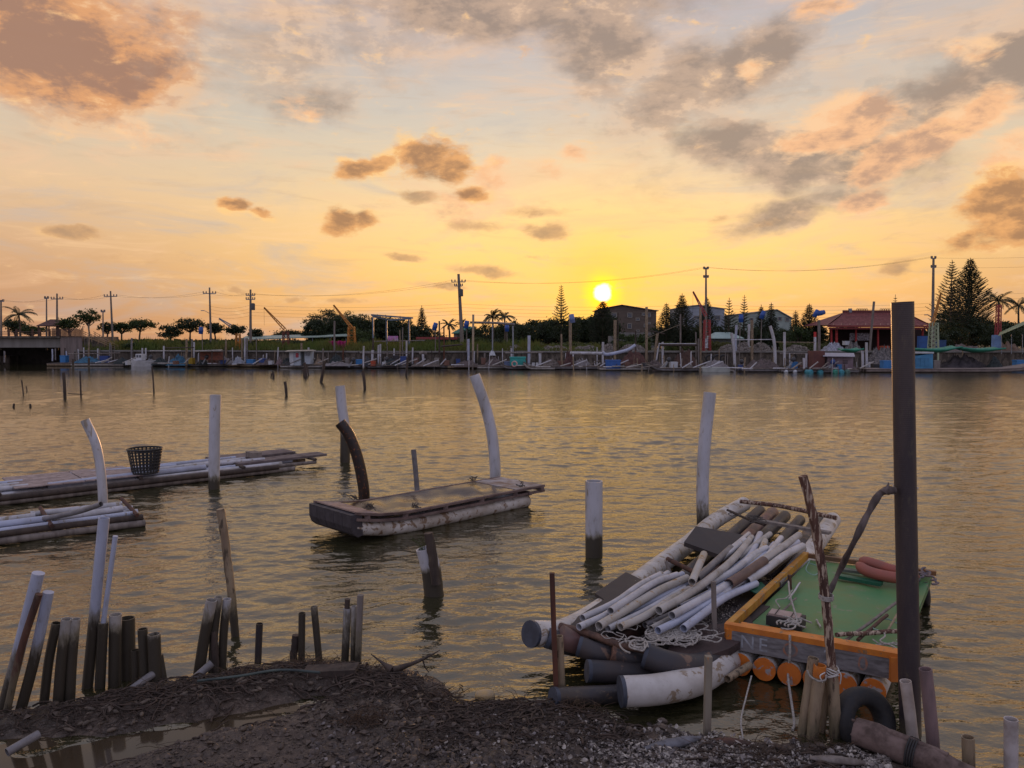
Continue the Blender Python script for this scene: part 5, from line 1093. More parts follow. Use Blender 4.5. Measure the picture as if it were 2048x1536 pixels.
# grass and far hedges
gr = LF()
for k in range(26000):
    px = random.uniform(165, 1200); Y = wallY(px)+random.uniform(.7, 12.5); x = xx(px, Y)
    nz = noise.noise((x*.35, Y*.5, 0))+.5*noise.noise((x*1.1, Y, 4)); hgt = (.9+.85*nz)*random.uniform(.55, 1.25)*min(1, (Y-wallY(px)-.3)/1.5+.3)
    if px > 1080: hgt *= .6
    if hgt < .12: continue
    gr.add(np.array([x, Y, GZ+hgt*.45]), np.array([random.gauss(0, .12), random.gauss(0, .08), hgt*.55]), np.array([.05, random.uniform(-.03, .03), 0]))
gr.build('tall_grass', mat('grass', (.085, .125, .02), (.14, .13, .03), .6, .35, 0, transl=.35), None, 'tall yellow-green grass on the far bank above the river wall', 'grass', 'stuff')
gr = LF()
for k in range(16000):
    px = random.uniform(150, 600); Y = random.uniform(128, 136); x = xx(px, Y); hh = (zy(686, Y)-GZ+.5)*(.8+.35*noise.noise((x*.2, 0, 3)))
    a = rv(.22); gr.add(np.array([x, Y, GZ+random.random()*hh]), a, np.cross(a, rv())*.5)
gr.build('far_hedge', LEAFD, None, 'dark far hedge along the left horizon', 'hedge', 'stuff')
gr = LF()
for k in range(9000):
    px = random.choice((random.uniform(1000, 1200), random.uniform(1230, 1300), random.uniform(1560, 1660), random.uniform(1330, 1470))); Y = random.uniform(94, 102); x = xx(px, Y); hh = .9+.6*noise.noise((x*.3, 0, 8))
    a = rv(.13); gr.add(np.array([x, Y, GZ+random.random()*hh]), a, np.cross(a, rv())*.5)
gr.build('low_scrub', mat('scrub', (.05, .075, .02), (.09, .08, .03), .7, .5, 0, transl=.3), None, 'low green scrub in front of the far trees and houses', 'scrub', 'stuff')
# oyster shell heaps
SHH = mat('heap_shells', (.40, .36, .32), (.22, .19, .17), .8, 7, .6, spots=(.09, .075, .065), spot_amt=.35)
for (x0, x1, y0, y1, l) in ((1008, 1052, 689, 706, 'left oyster shell heap, behind the turquoise tub'), (1078, 1140, 691, 700, 'low long oyster shell heap left of the wooden mast'), (1145, 1200, 691, 702, 'oyster shell heap between the wooden mast and the white post under the sun'),
    (1203, 1228, 687, 702, 'small oyster shell heap right of the white post under the sun'), (1238, 1292, 688, 704, 'rounded oyster shell heap above the curved white pipe'), (1440, 1472, 688, 706, 'oyster shell heap left of the bent white posts'), (1474, 1497, 684, 702, 'oyster shell heap with an orange cloth between white posts'),
    (1504, 1538, 683, 706, 'box-shaped bagged oyster shell heap right of the white post'), (1573, 1614, 689, 702, 'oyster shell heap left of the red-topped white post')):
    Y = 87.; a = F(x0, y1, Y); b = F(x1, y0, Y); hw = (b.x-a.x)/2; cx = (a.x+b.x)/2; hh = b.z-GZ; mb = MB(); n = int(1500+hw*900)
    for k in range(n):
        u = random.uniform(-1, 1); v = random.uniform(-1, 1); zt = hh*max(0, 1-abs(u)**3.5)*max(0, 1-abs(v)**3)*(.82+.3*noise.noise((u*hw*1.5+cx, v*2, 0)))
        c = Vector((cx+u*hw, Y+v*1.4, GZ+zt*random.uniform(.85, 1.02))); s_ = random.uniform(.04, .09); A = Vector(rv()).normalized()*s_; B = A.cross(Vector(rv())).normalized()*s_
        mb.add([c-A, c-B, c+A, c+B], [(0, 1, 2, 3)])
    g = 14; vs = [(cx+(i/g*2-1)*hw, Y+(j/g*2-1)*1.4, GZ-.04+hh*.72*max(0, 1-abs(i/g*2-1)**3.5)*max(0, 1-abs(j/g*2-1)**3)) for i in range(g+1) for j in range(g+1)]
    mb.add(vs, [(i*(g+1)+j, (i+1)*(g+1)+j, (i+1)*(g+1)+j+1, i*(g+1)+j+1) for i in range(g) for j in range(g)], True)
    o = mb.build('shell_heap', SHH, None, l, 'shell heap'); o['kind'] = 'stuff'

# ------------------------------------------------------------------ buildings
GLASS = mat('window_glass', (.05, .06, .08), (.08, .09, .11), .15, 3, 0, spec=.8)
FRM = mat('window_frame', (.30, .28, .24), (.25, .23, .2), .6, 3, 0)
def house(name, x0, x1, yl, apex, yr, Y, dep, wm, rm, wins, label, low=None):
    a = xx(x0, Y); b = xx(x1, Y); ap = F(apex[0], apex[1], Y); zl = zy(yl, Y); zr = zy(yr, Y)
    t = thing(name, ((a+b)/2, Y+dep/2, GZ), label, 'house')
    mb = MB(); fr = [(a, zl), (ap.x, ap.z), (b, zr)]
    pf = [(a, Y, GZ), (b, Y, GZ), (b, Y, zr), (ap.x, Y, ap.z), (a, Y, zl)]; pb = [(p[0], Y+dep, p[2]) for p in pf]
    mb.add(pf+pb, [(0, 1, 2, 3, 4), (9, 8, 7, 6, 5), (0, 5, 6, 1), (1, 6, 7, 2), (4, 9, 5, 0)]); mb.build('wall', wm, t)
    mb = MB(); o_ = .35
    for p, q in (((a-o_, zl-.08), (ap.x, ap.z)), ((ap.x, ap.z), (b+o_, zr-.08))):
        mb.slab([(p[0], Y-o_, p[1]+.16), (q[0], Y-o_, q[1]+.16), (q[0], Y+dep+o_, q[1]+.16), (p[0], Y+dep+o_, p[1]+.16)], .12)
    mb.build('roof', rm, t)
    if low: fbox(MB(), x0, x1, low, 700, Y-.12, .1).build('ground_floor', CONCP, t)
    for w in wins:
        m1 = MB(); A = F(w[0], w[1], Y-.06); B = F(w[2], w[3], Y-.06); e = .07
        for c, s_ in ((((A.x+B.x)/2, A.z), (B.x-A.x+2*e, e*1.4)), (((A.x+B.x)/2, B.z), (B.x-A.x+2*e, e*1.4)), ((A.x, (A.z+B.z)/2), (e*1.4, A.z-B.z)), ((B.x, (A.z+B.z)/2), (e*1.4, A.z-B.z))):
            m1.box((c[0], Y-.06, c[1]), (s_[0], .14, s_[1]))
        wf = m1.build('window', FRM, t); m1 = MB(); m1.box(((A.x+B.x)/2, Y-.02, (A.z+B.z)/2), (B.x-A.x, .06, A.z-B.z)); m1.build('pane', GLASS, wf)
    return t
house('grey_house', 1203, 1312, 618, (1243, 611), 622, 132, 12, mat('grey_render', (.13, .10, .08), (.10, .08, .065), .8, 1, .1), mat('grey_roof', (.10, .10, .10), (.07, .07, .07), .6, 2, .1),
    [(1223, 626, 1233, 635), (1255, 626, 1264, 635), (1284, 626, 1291, 631), (1293, 626, 1301, 634), (1272, 636, 1279, 641), (1255, 647, 1263, 657), (1288, 648, 1294, 654), (1273, 660, 1279, 663), (1294, 645, 1301, 648)], 'dark grey three-storey house with small white-framed windows, right of the sun', 665)
house('blue_grey_house', 1368, 1448, 614, (1396, 611), 618, 150, 14, mat('blue_render', (.30, .33, .38), (.25, .28, .33), .7, 1, .1), mat('pale_roof', (.35, .35, .30), (.3, .3, .25), .5, 2, .1),
    [(1388, 632, 1400, 638), (1430, 631, 1440, 639), (1405, 632, 1412, 638)], 'blue-grey house with a shallow gable behind the red crane')
t_ = house('pale_green_house', 1482, 1582, 628, (1553, 620), 638, 142, 12, mat('green_render', (.30, .36, .33), (.25, .3, .28), .7, 1, .1), mat('green_grey_roof', (.30, .32, .32), (.24, .26, .26), .4, 2, .1),
    [(1556, 634, 1563, 641), (1571, 635, 1578, 642), (1500, 636, 1506, 642)], 'pale green house with a lopsided gable behind pines')
def hip(name, x0, x1, ye, xr0, xr1, yr, Y, dep, rm, wm, ywall, label, cat='house'):
    a, b = xx(x0, Y), xx(x1, Y); c, d = xx(xr0, Y), xx(xr1, Y); ze, zr = zy(ye, Y), zy(yr, Y); ym = Y+dep/2
    t = thing(name, ((a+b)/2, ym, GZ), label, cat); mb = MB()
    vs = [(a, Y, ze), (b, Y, ze), (b, Y+dep, ze), (a, Y+dep, ze), (c, ym, zr), (d, ym, zr), (a, Y, ze-.1), (b, Y, ze-.1), (b, Y+dep, ze-.1), (a, Y+dep, ze-.1)]
    mb.add(vs, [(0, 1, 5, 4), (1, 2, 5), (2, 3, 4, 5), (3, 0, 4), (6, 7, 1, 0), (7, 8, 2, 1), (8, 9, 3, 2), (9, 6, 0, 3), (9, 8, 7, 6)]); mb.build('roof', rm, t)
    if wm: mb = MB(); mb.box(((a+b)/2, ym, (GZ+ze)/2-.05), ((b-a)*.86, dep*.8, ze-GZ-.1)); mb.build('wall', wm, t)
    return t
hip('green_roofed_pavilion', 903, 961, 666, 925, 940, 652, 118, 5, mat('teal_roof', (.04, .19, .12), (.03, .14, .1), .5, 3, .1), mat('cream_wall', (.3, .27, .22), (.22, .2, .17), .8), 690, 'small house with a bright green hipped roof behind the tall utility pole')
hip('teal_roofed_shed', 1424, 1488, 676, 1440, 1470, 664, 100, 5, mat('pale_teal_roof', (.30, .40, .37), (.24, .33, .3), .5, 3, .1), mat('dim_wall', (.12, .13, .12), (.09, .09, .09), .8), 690, 'low shed with a pale teal roof below the open pine')
# long shed
t = thing('long_shed', (xx(590, 113), 113, GZ), 'long low open shed with a pale green roof behind the tall grass', 'shed')
mb = MB(); mb.slab([F(480, 679, 110), F(700, 671, 110), F(690, 667, 118), F(492, 672, 118)], .12); mb.build('roof', mat('shed_roof', (.26, .34, .29), (.2, .26, .22), .5, 1, .1), t)
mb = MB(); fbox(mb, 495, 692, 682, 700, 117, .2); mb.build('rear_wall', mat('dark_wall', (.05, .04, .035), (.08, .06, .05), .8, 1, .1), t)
for px in (490, 520, 555, 590, 625, 660, 692): ft([(px, 700), (px, 676)], 110.6, .07, METAL, 'shed_post', parent=t, n=6)
FB('panel', 548, 584, 681, 688, 111, mat('white_panel', (.5, .5, .5), (.4, .4, .4), .7), parent=t, dep=.1)
# left open shelter with concrete block (brick red)
FB('red_roof_shed', 832, 916, 674, 679, 111, mat('red_roof', (.28, .05, .05), (.2, .04, .04), .6, 2), 'long low red roof left of the green hipped roof', 'shed', dep=4)
FB('shed_wall', 836, 914, 679, 697, 112, mat('green_wall', (.06, .12, .09), (.05, .08, .06), .8), 'dark green wall under the long low red roof', 'wall', dep=3)
FB('market_stall', 772, 796, 672, 681, 104, mat('pink_banner', (.45, .12, .35), (.45, .35, .5), .7, 2.2, 0), 'pink and lilac lettered banner board behind the gantry legs', 'banner', dep=.15)
mb = MB(); n = 24
vs = []; 
for i in range(n+1):
    px = 657+35*i/n
    for y in (682+.8*math.sin(i*.7), 702): vs.append(F(px, y, 87.5+.18*math.sin(i*1.3)))
mb.add(vs, [(2*i, 2*i+1, 2*i+3, 2*i+2) for i in range(n)]); o = mb.build('magenta_sheet', mat('magenta', (.42, .03, .16), (.32, .02, .12), .7, 4, .1), None, 'magenta sheet hung left of the orange crane', 'tarpaulin'); sm = o.modifiers.new('s', 'SOLIDIFY'); sm.thickness = .03
FB('white_barrier', 1218, 1232, 672, 700, 100, CONCP, 'pale block between the dense pine and the grey house', 'block', dep=1)
FB('utility_cabinet', 485, 470, 676, 700, 104, mat('cabinet_green', (.22, .27, .22), (.17, .2, .17), .6), 'grey-green booth at the left end of the long shed', 'booth', dep=2)

# temple with a red tiled roof
Yt = 96.; t = thing('temple_hall', (xx(1752, Yt), Yt+4, GZ), 'low temple hall with a dark red tiled roof behind the towering black post', 'temple')
mb = MB(); e0, e1, r0_, r1_ = xx(1650, Yt), xx(1856, Yt), xx(1690, Yt+3), xx(1812, Yt+3); ze, zr = zy(652, Yt), zy(624, Yt+3); nn = 46
def ry(s): return ze+(zr-ze)*(s**1.25)
vs = []; ns_ = 6
for i in range(nn+1):
    for j in range(ns_+1):
        s_ = j/ns_; u = i/nn; x = (e0+(e1-e0)*u)*(1-s_)+(r0_+(r1_-r0_)*u)*s_; cr = .15*abs(2*u-1)**6*(1-s_)
        vs.append((x, Yt-.6+4*s_, ry(s_)+cr+.035*(i % 2)))
mb.add(vs, [(i*(ns_+1)+j, (i+1)*(ns_+1)+j, (i+1)*(ns_+1)+j+1, i*(ns_+1)+j+1) for i in range(nn) for j in range(ns_)])
mb.add([(e0, Yt-.6, ze+.13), (e0, Yt+7.6, ze+.13), (r0_, Yt+3.4, zr), (e1, Yt-.6, ze+.13), (e1, Yt+7.6, ze+.13), (r1_, Yt+3.4, zr)], [(0, 2, 1), (3, 4, 5), (1, 2, 5, 4)])
rf = mb.build('roof', mat('red_tile', (.17, .035, .03), (.11, .025, .022), .55, 3, .2), t)
mb = MB(); mb.box(((r0_+r1_)/2, Yt+3.4, zr+.08), (r1_-r0_+.4, .3, .3)); mb.build('ridge', mat('ridge_red', (.13, .03, .03), (.09, .02, .02), .6), rf)
mb = MB(); mb.box(((e0+e1)/2, Yt-.62, ze-.05), (e1-e0, .12, .22)); mb.box(((e0+e1)/2, Yt-.4, ze-.3), (e1-e0-.6, .2, .22)); mb.build('eaves', mat('eave_red', (.24, .04, .035), (.16, .03, .03), .6), rf)
for px in (1654, 1667, 1683, 1700, 1715, 1731, 1746, 1761, 1776): mb = MB(); c = F(px, 648, Yt-.7); mb.box(c, (.07, .06, .20)); mb.build('finial', mat('finial', (.5, .3, .22), (.4, .25, .2), .6), rf)
for (px, w_) in ((1724, 9), (1771, 9)):
    for k in range(5):
        mb = MB(); c = F(px-w_+k*w_/2, 619.5, Yt+3.4); torus(mb, c, .13, .04, (0, 1, .2), n1=12, n2=5); mb.build('roof_scroll', mat('scroll', (.07, .05, .04), (.05, .04, .03), .6), rf)
for px, r in ((1663, .12), (1673, .17), (1712, .12), (1756, .12), (1845, .12)):
    ft([(px, 700), (px, 658)], Yt+.4, r, mat('red_pillar', (.36, .03, .03), (.25, .02, .02), .5), 'pillar', parent=t, n=10)
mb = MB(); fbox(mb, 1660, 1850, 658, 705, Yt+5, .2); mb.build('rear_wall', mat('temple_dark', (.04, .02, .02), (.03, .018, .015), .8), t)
mb = MB(); fbox(mb, 1700, 1742, 666, 681, Yt+.8, .1); mb.build('lattice_screen', mat('lattice', (.05, .04, .04), (.3, .28, .3), .7, 5, .2), t)
mb = MB(); mb.tube([F(1700, 625, Yt+3.4), F(1700, 617, Yt+3.4)], .25, 12); mb.build('water_tank', METAL, None, 'small steel water tank on the temple ridge', 'tank')
# green canopy at the right edge
t = thing('green_canopy', F(2030, 700, 82), 'green corrugated lean-to canopy on thin posts at the right edge', 'canopy')
mb = MB(); n = 24; vs = []
for i in range(n+1):
    u = i/n; px = 1996+75*u; vs += [F(px, 672-25*u*75/55*.95+(.4 if i % 2 else 0), 78), F(px+4, 664-25*u*75/55+(.4 if i % 2 else 0), 83)]
mb.add(vs, [(2*i, 2*i+2, 2*i+3, 2*i+1) for i in range(n)]); mb.build('roof', mat('green_sheet', (.09, .18, .10), (.07, .14, .08), .45, 1.5, .1), t)
for px in (2003, 2023, 2045): ft([(px, 708), (px, 668)], 79, .04, METAL, 'canopy_post', parent=t, n=5)
for x0, x1, y0, y1, Y, m, l in ((1839, 1857, 672, 702, 90, 'blue', 'tall blue sheet panel right of the towering black post'), (1868, 1892, 680, 702, 91, 'dblue', 'dark blue panel behind the pale green lattice mast'), (1989, 2002, 670, 698, 82, 'lblue', 'light blue upright cabinet under the edge of the green canopy')):
    FB('metal_panel', x0, x1, y0, y1, Y, mat(m, *{'blue': ((.03, .10, .30), (.03, .08, .22)), 'dblue': ((.02, .06, .18), (.03, .07, .14)), 'lblue': ((.16, .28, .50), (.12, .2, .36))}[m], .5, 2, .1), l, 'panel' if x0 < 1980 else 'cabinet', dep=.5)

# ------------------------------------------------------------------ bridge, stairs, railings
Yb = 93.
t = thing('road_bridge', (xx(40, Yb), Yb+3, 0), 'concrete road bridge entering from the left edge', 'bridge')
mb = MB(); a = F(-420, 676, Yb); b = F(122, 695, Yb); mb.box(((a.x+b.x)/2, Yb+4, (a.z+b.z)/2), (b.x-a.x, 8, a.z-b.z)); mb.build('girder', mat('bridge_concrete', (.21, .20, .185), (.16, .15, .135), .8, .6, .15, (3, 1, .3)), t)
mb = MB(); mb.box(((a.x+b.x)/2, Yb+3.8, a.z+.12), (b.x-a.x+.4, 8.8, .22)); mb.build('deck_edge', CONC, t)
mb = MB(); a2 = F(121, 673, Yb-.2); b2_ = F(167, 735, Yb-.2); mb.box(((a2.x+b2_.x)/2, Yb+4, a2.z/2-.3), (b2_.x-a2.x, 8.6, a2.z+.6)); mb.build('abutment', mat('abutment_concrete', (.20, .16, .145), (.12, .10, .09), .85, .9, .3, (3, 3, .3)), t)
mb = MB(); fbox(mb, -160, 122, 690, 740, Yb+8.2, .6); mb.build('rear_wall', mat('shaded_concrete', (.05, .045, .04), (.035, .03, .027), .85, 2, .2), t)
mb = MB(); fbox(mb, -10, 20, 712, 740, Yb+6, 2); mb.build('pier', CONC, t)
mb = MB(); fbox(mb, -420, -150, 690, 735, Yb+1, 5); mb.build('pier', CONC, t)
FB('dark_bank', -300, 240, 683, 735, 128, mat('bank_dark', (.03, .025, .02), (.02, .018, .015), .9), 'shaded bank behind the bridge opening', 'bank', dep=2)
BRN = mat('brown_timber', (.10, .055, .04), (.06, .035, .03), .8, 4, .2)
t = thing('bridge_railing', (xx(50, Yb-.3), Yb-.3, zy(674, Yb)), 'brown timber railing with concrete posts along the bridge', 'railing')
for y in (664, 668): ft([(-200, y), (120, y)], Yb-.3, .05, BRN, 'rail', parent=t, n=5)
for k, px in enumerate((-30, -10, 16, 32, 64, 79, 98, 118)): FB('railing_post', px-1.5, px+1.5, 658, 674, Yb-.45, BRN, dep=.25, parent=t)
t = thing('board_fence', (xx(140, Yb-.4), Yb-.4, zy(673, Yb)), 'dark jagged board fence on top of the bridge abutment', 'fence')
for k in range(26): px = 103+64*k/26; FB('fence_board', px, px+2.0, 659-3*random.random()-(6 if k == 25 else 0), 673, Yb-.5, BRN, dep=.06, parent=t)
# pavilion
Yp = 97.; t = thing('timber_pavilion', (xx(98, Yp), Yp+1.5, zy(672, Yp)), 'open timber pavilion with a low hipped frame roof on the bridge', 'pavilion')
mb = MB(); zr_, ze_ = zy(638, Yp), zy(651, Yp); A = [Vector((xx(74, Yp), Yp, ze_)), Vector((xx(120, Yp), Yp, ze_)), Vector((xx(120, Yp), Yp+3, ze_)), Vector((xx(74, Yp), Yp+3, ze_))]; rp = [Vector((xx(88, Yp), Yp+1.5, zr_)), Vector((xx(106, Yp), Yp+1.5, zr_))]
mb.add(A+rp, [(0, 1, 5, 4), (1, 2, 5), (2, 3, 4, 5), (3, 0, 4)]); o = mb.build('roof', mat('pavilion_roof', (.12, .055, .04), (.07, .035, .03), .7), t); sm = o.modifiers.new('s', 'SOLIDIFY'); sm.thickness = .1
for px in (77, 98, 117): ft([(px, 674), (px, 650)], Yp+.2, .09, BRN, 'pillar', parent=t, n=5)
for px in (77, 117): ft([(px, 674), (px, 650)], Yp+2.8, .09, BRN, 'pillar', parent=t, n=5)
# stairs
Ys = 92.3; t = thing('bank_stairs', (xx(205, Ys), Ys+1, GZ), 'concrete stairs with tan railings leading down from the bridge', 'stairs')
mb = MB()
for k in range(14):
    x0 = 167+68*k/14; y0 = 674+26*k/14; fbox(mb, x0, x0+5.2, y0, 706, Ys+.3, 2)
mb.build('steps', CONC, t); TAN = mat('tan_rail', (.32, .22, .12), (.24, .16, .09), .6)
for off, Yo in ((0, 0), (20, 2.4)):
    for dy in (0, 4, 8): ft([(167+off, 663+dy), (238, 692+dy-off*.0)], Ys+Yo, .035, TAN, 'rail', parent=t, n=5)
    for k in range(6): px = 170+off+(66-off)*k/5; y = 663+(px-167-off)*29/(71-off); ft([(px, y+13), (px, y-1)], Ys+Yo, .04, TAN, 'baluster', parent=t, n=5)

# ------------------------------------------------------------------ poles, wires, cranes, gantry
POLE = mat('concrete_pole', (.20, .17, .145), (.15, .13, .11), .7, 3, .1)
poles = {}
def upole(px, y0, Y, label, arms=((0, 12),), r=.13, tr=False, lamp=False, y1=702, slant=0):
    base = Vector((xx(px+slant, Y), Y, GZ)); t = thing('utility_pole', base, label, 'utility pole'); top = F(px, y0, Y)
    mb = MB(); mb.tube([base.lerp(top, i/6) for i in range(7)], [r*(1.25-.5*i/6) for i in range(7)], 8); mb.build('pole', POLE, t)
    ends = []
    for dy, hw in arms:
        c = F(px, y0+dy, Y); w_ = hw*Y/FPX; mb = MB(); mb.box(c, (2*w_, .10, .10)); ar = mb.build('crossarm', METAL, t); ends.append((c, w_))
        for s_ in (-.95, -.5, .5, .95): mb = MB(); q = c+Vector((w_*s_, 0, .0)); mb.tube([q, q+Vector((0, 0, .16)), q+Vector((0, 0, .30))], [.05, .08, .05], 6); mb.build('insulator', mat('insulator', (.2, .16, .14), (.15, .12, .1), .4), ar)
    if tr: mb = MB(); c = F(px+5, y0+tr, Y-.2); mb.tube([c-Vector((0, 0, .45)), c+Vector((0, 0, .35)), c+Vector((0, 0, .42))], [.26, .26, .1], 10); mb.build('transformer', mat('transformer', (.06, .06, .06), (.05, .05, .05), .5), t)
    if lamp: mb = MB(); c = F(px, y0+lamp, Y); mb.tube([c, c+Vector((-.5, 0, .3)), c+Vector((-.7, 0, .35))], .035, 5); mb.box(c+Vector((-.85, 0, .36)), (.42, .16, .09)); mb.build('lamp_arm', METAL, t)
    poles[px] = (ends, top, Y); return t
upole(2, 600, 98, 'utility pole cut off at the left edge behind the bridge', ((3, 6),)); upole(114, 587, 99, 'utility pole rising behind the timber pavilion', ((11, 12),)); upole(221, 582, 99, 'utility pole at the foot of the bridge stairs', ((11, 13),), slant=5)
upole(419, 575, 97, 'utility pole with a street light over the spreading tree', ((12, 13),), lamp=52, slant=3); upole(501, 579, 96, 'grey utility pole with transformer left of the dark red crane', ((12, 9), (20, 9)), tr=34, r=.16)
upole(917, 548, 92, 'tallest brown utility pole with transformer near the middle', ((16, 14), (24, 8)), tr=37, r=.2, slant=8); upole(1412, 535, 94, 'slim tall utility pole behind the red crane', ((3, 5), (20, 5)), r=.14); upole(1867, 516, 90, 'grey utility pole with a street light left of the twin tall pines', ((1, 5), (19, 5)), r=.17, lamp=120, slant=-2)
for px, y0, l in ((93, 595, 'thin lamp post left of the timber pavilion'), (206, 622, 'short timber pole left of the utility pole by the stairs')): upole(px, y0, 98, l, ((2, 4),), r=.10)
def wire(p0, p1, sag, l, r=.009):
    mb = MB(); mb.tube([p0.lerp(p1, i/16)-Vector((0, 0, sag*4*(i/16)*(1-i/16))) for i in range(17)], r, 4, cap=False); mb.build('power_line', mat('wire', (.05, .04, .035), (.04, .03, .03), .6), None, l, 'wire', 'power lines strung between the utility poles')
seq = [2, 114, 221, 419, 501, 917, 1412, 1867]; nm = {2: 'left edge pole', 114: 'pavilion pole', 221: 'stairs pole', 419: 'street-light pole', 501: 'grey transformer pole', 917: 'tallest brown pole', 1412: 'red crane pole', 1867: 'twin pines pole'}
for a, b in zip(seq[:-1], seq[1:]):
    ea, ta, Ya = poles[a]; eb, tb, Yb_ = poles[b]
    pts = [(-1, 'left-hand'), (1, 'right-hand')]
    for s_, wd_ in pts: wire(ea[0][0]+Vector((ea[0][1]*s_, 0, .2)), eb[0][0]+Vector((eb[0][1]*s_, 0, .2)), .25+.0015*(b-a), 'upper %s wire from %s to %s' % (wd_, nm[a], nm[b]))
    if a >= 419:
        for k, q in enumerate(('highest', 'second', 'third', 'lowest')):
            za = 5.2-k*.42; wire(Vector((xx(a, Ya), Ya, za+2.1)), Vector((xx(b, Yb_), Yb_, za+2.1)), .35, '%s of four low cables from %s to %s' % (q, nm[a], nm[b]))
ea, ta, Ya = poles[1867]
for k, (dz, q) in enumerate(((0, 'top'), (-1.1, 'second'), (-4.2, 'third'), (-4.8, 'fourth'), (-5.4, 'lowest'))): wire(ta+Vector((0, 0, dz)), F(2300, 498+k*1, 96)+Vector((0, 0, dz)), .4, '%s wire leaving %s to the right edge' % (q, nm[1867]))
YEL = mat('crane_orange', (.48, .20, .03), (.34, .12, .02), .5, 4, .1); DRED = mat('crane_dark_red', (.16, .04, .03), (.1, .03, .025), .6); RDC = mat('crane_red', (.34, .05, .05), (.24, .04, .04), .5); LGN = mat('crane_green', (.36, .42, .28), (.28, .33, .22), .6)
def tower(name, x0, x1, y0, y1, Y, m, label, boom=None, bm=None, n=5, bw=.28, cat='crane'):
    t = thing(name, ((xx(x0, Y)+xx(x1, Y))/2, Y, GZ), label, cat); w_ = xx(x1, Y)-xx(x0, Y); za, zb = zy(y1, Y), zy(y0, Y); mb = MB(); cx = (xx(x0, Y)+xx(x1, Y))/2
    def cnr(i, h): k = 1-.25*h; return Vector((cx+w_/2*k*(1 if i in (0, 1) else -1), Y+w_/2*k*(1 if i in (1, 2) else -1), za+(zb-za)*h))
    for i in range(4):
        mb.beam(cnr(i, 0), cnr(i, 1), .09, .09)
        for k in range(n):
            mb.beam(cnr(i, k/n), cnr((i+1) % 4, (k+1)/n), .04, .04); mb.beam(cnr(i, (k+1)/n), cnr((i+1) % 4, (k+1)/n), .05, .05)
    mb.build('lattice_mast', m, t)
    if boom:
        p, q = F(*boom[0], Y), F(*boom[1], Y); d = (q-p).normalized(); s_ = Vector((-d.z, 0, d.x)); mb = MB()
        for off, yy in ((.5, 0), (-.5, .0)): mb.beam(p+s_*bw*off, q+s_*bw*off*.2, .07, .12)
        k = 9
        for i in range(k): a0, a1 = i/k, (i+1)/k; mb.beam(p.lerp(q, a0)+s_*bw*.5*(1-.8*a0), p.lerp(q, a1)-s_*bw*.5*(1-.8*a1), .035, .035)
        mb.build('boom', bm or m, t); mb = MB(); mb.tube([q, Vector((q.x, q.y, GZ+3))], .012, 4); mb.build('hoist_cable', ROPED, t)
    return t
tower('lattice_crane', 696, 711, 654, 702, 89, YEL, 'bright orange lattice crane right of the magenta sheet', ((704, 656), (667, 610)))
mb = MB(); fbox(mb, 704, 710, 649, 657, 88.6, .5)
tower('lattice_crane', 566, 578, 663, 706, 90, DRED, 'dark red lattice crane with its jib raised left, behind the numbered hut', ((570, 659), (528, 615)), YEL)
tower('lattice_crane', 472, 481, 668, 706, 91, YEL, 'short orange lattice crane tower below the compact round tree', ((462, 652), (438, 637)), METAL)
tower('lattice_crane', 1407, 1420, 640, 702, 88, RDC, 'red lattice crane with a striped board, jib raised left', ((1412, 632), (1386, 583)), RDC, n=6)
fbox(MB(), 1410.5, 1416, 676, 696, 87.2, .05).build('striped_board', mat('striped_board', (.6, .6, .62), (.08, .08, .09), .6, 3.5, 0), None, 'black and white striped board on the red lattice crane', 'sign')
tower('lattice_mast', 1859, 1874, 646, 704, 84, LGN, 'pale green lattice mast with a brown jib, left of the twin tall pines', ((1864, 652), (1882, 586)), YEL, n=7)
tower('lattice_mast', 1991, 1999, 610, 700, 84, RDC, 'thin red lattice mast left of the green canopy', None, n=10)
SLATE = mat('slate_paint', (.13, .17, .22), (.10, .13, .17), .5, 3, .1)
t = thing('steel_gantry', (xx(783, 90), 90, GZ), 'slate blue steel gantry frame on three legs in front of the trees', 'gantry')
for px, y0 in ((746, 633), (773, 637), (818, 636)): FB('gantry_leg', px-1.8, px+1.8, y0, 706, 89 if px < 770 else 90.5, SLATE, dep=.2, parent=t)
for a, b in (((742, 630), (826, 636)), ((746, 633), (780, 640)), ((780, 640), (822, 637))): mb = MB(); mb.beam(F(*a, 89), F(*b, 90.6), .15, .18); mb.build('gantry_beam', SLATE, t)

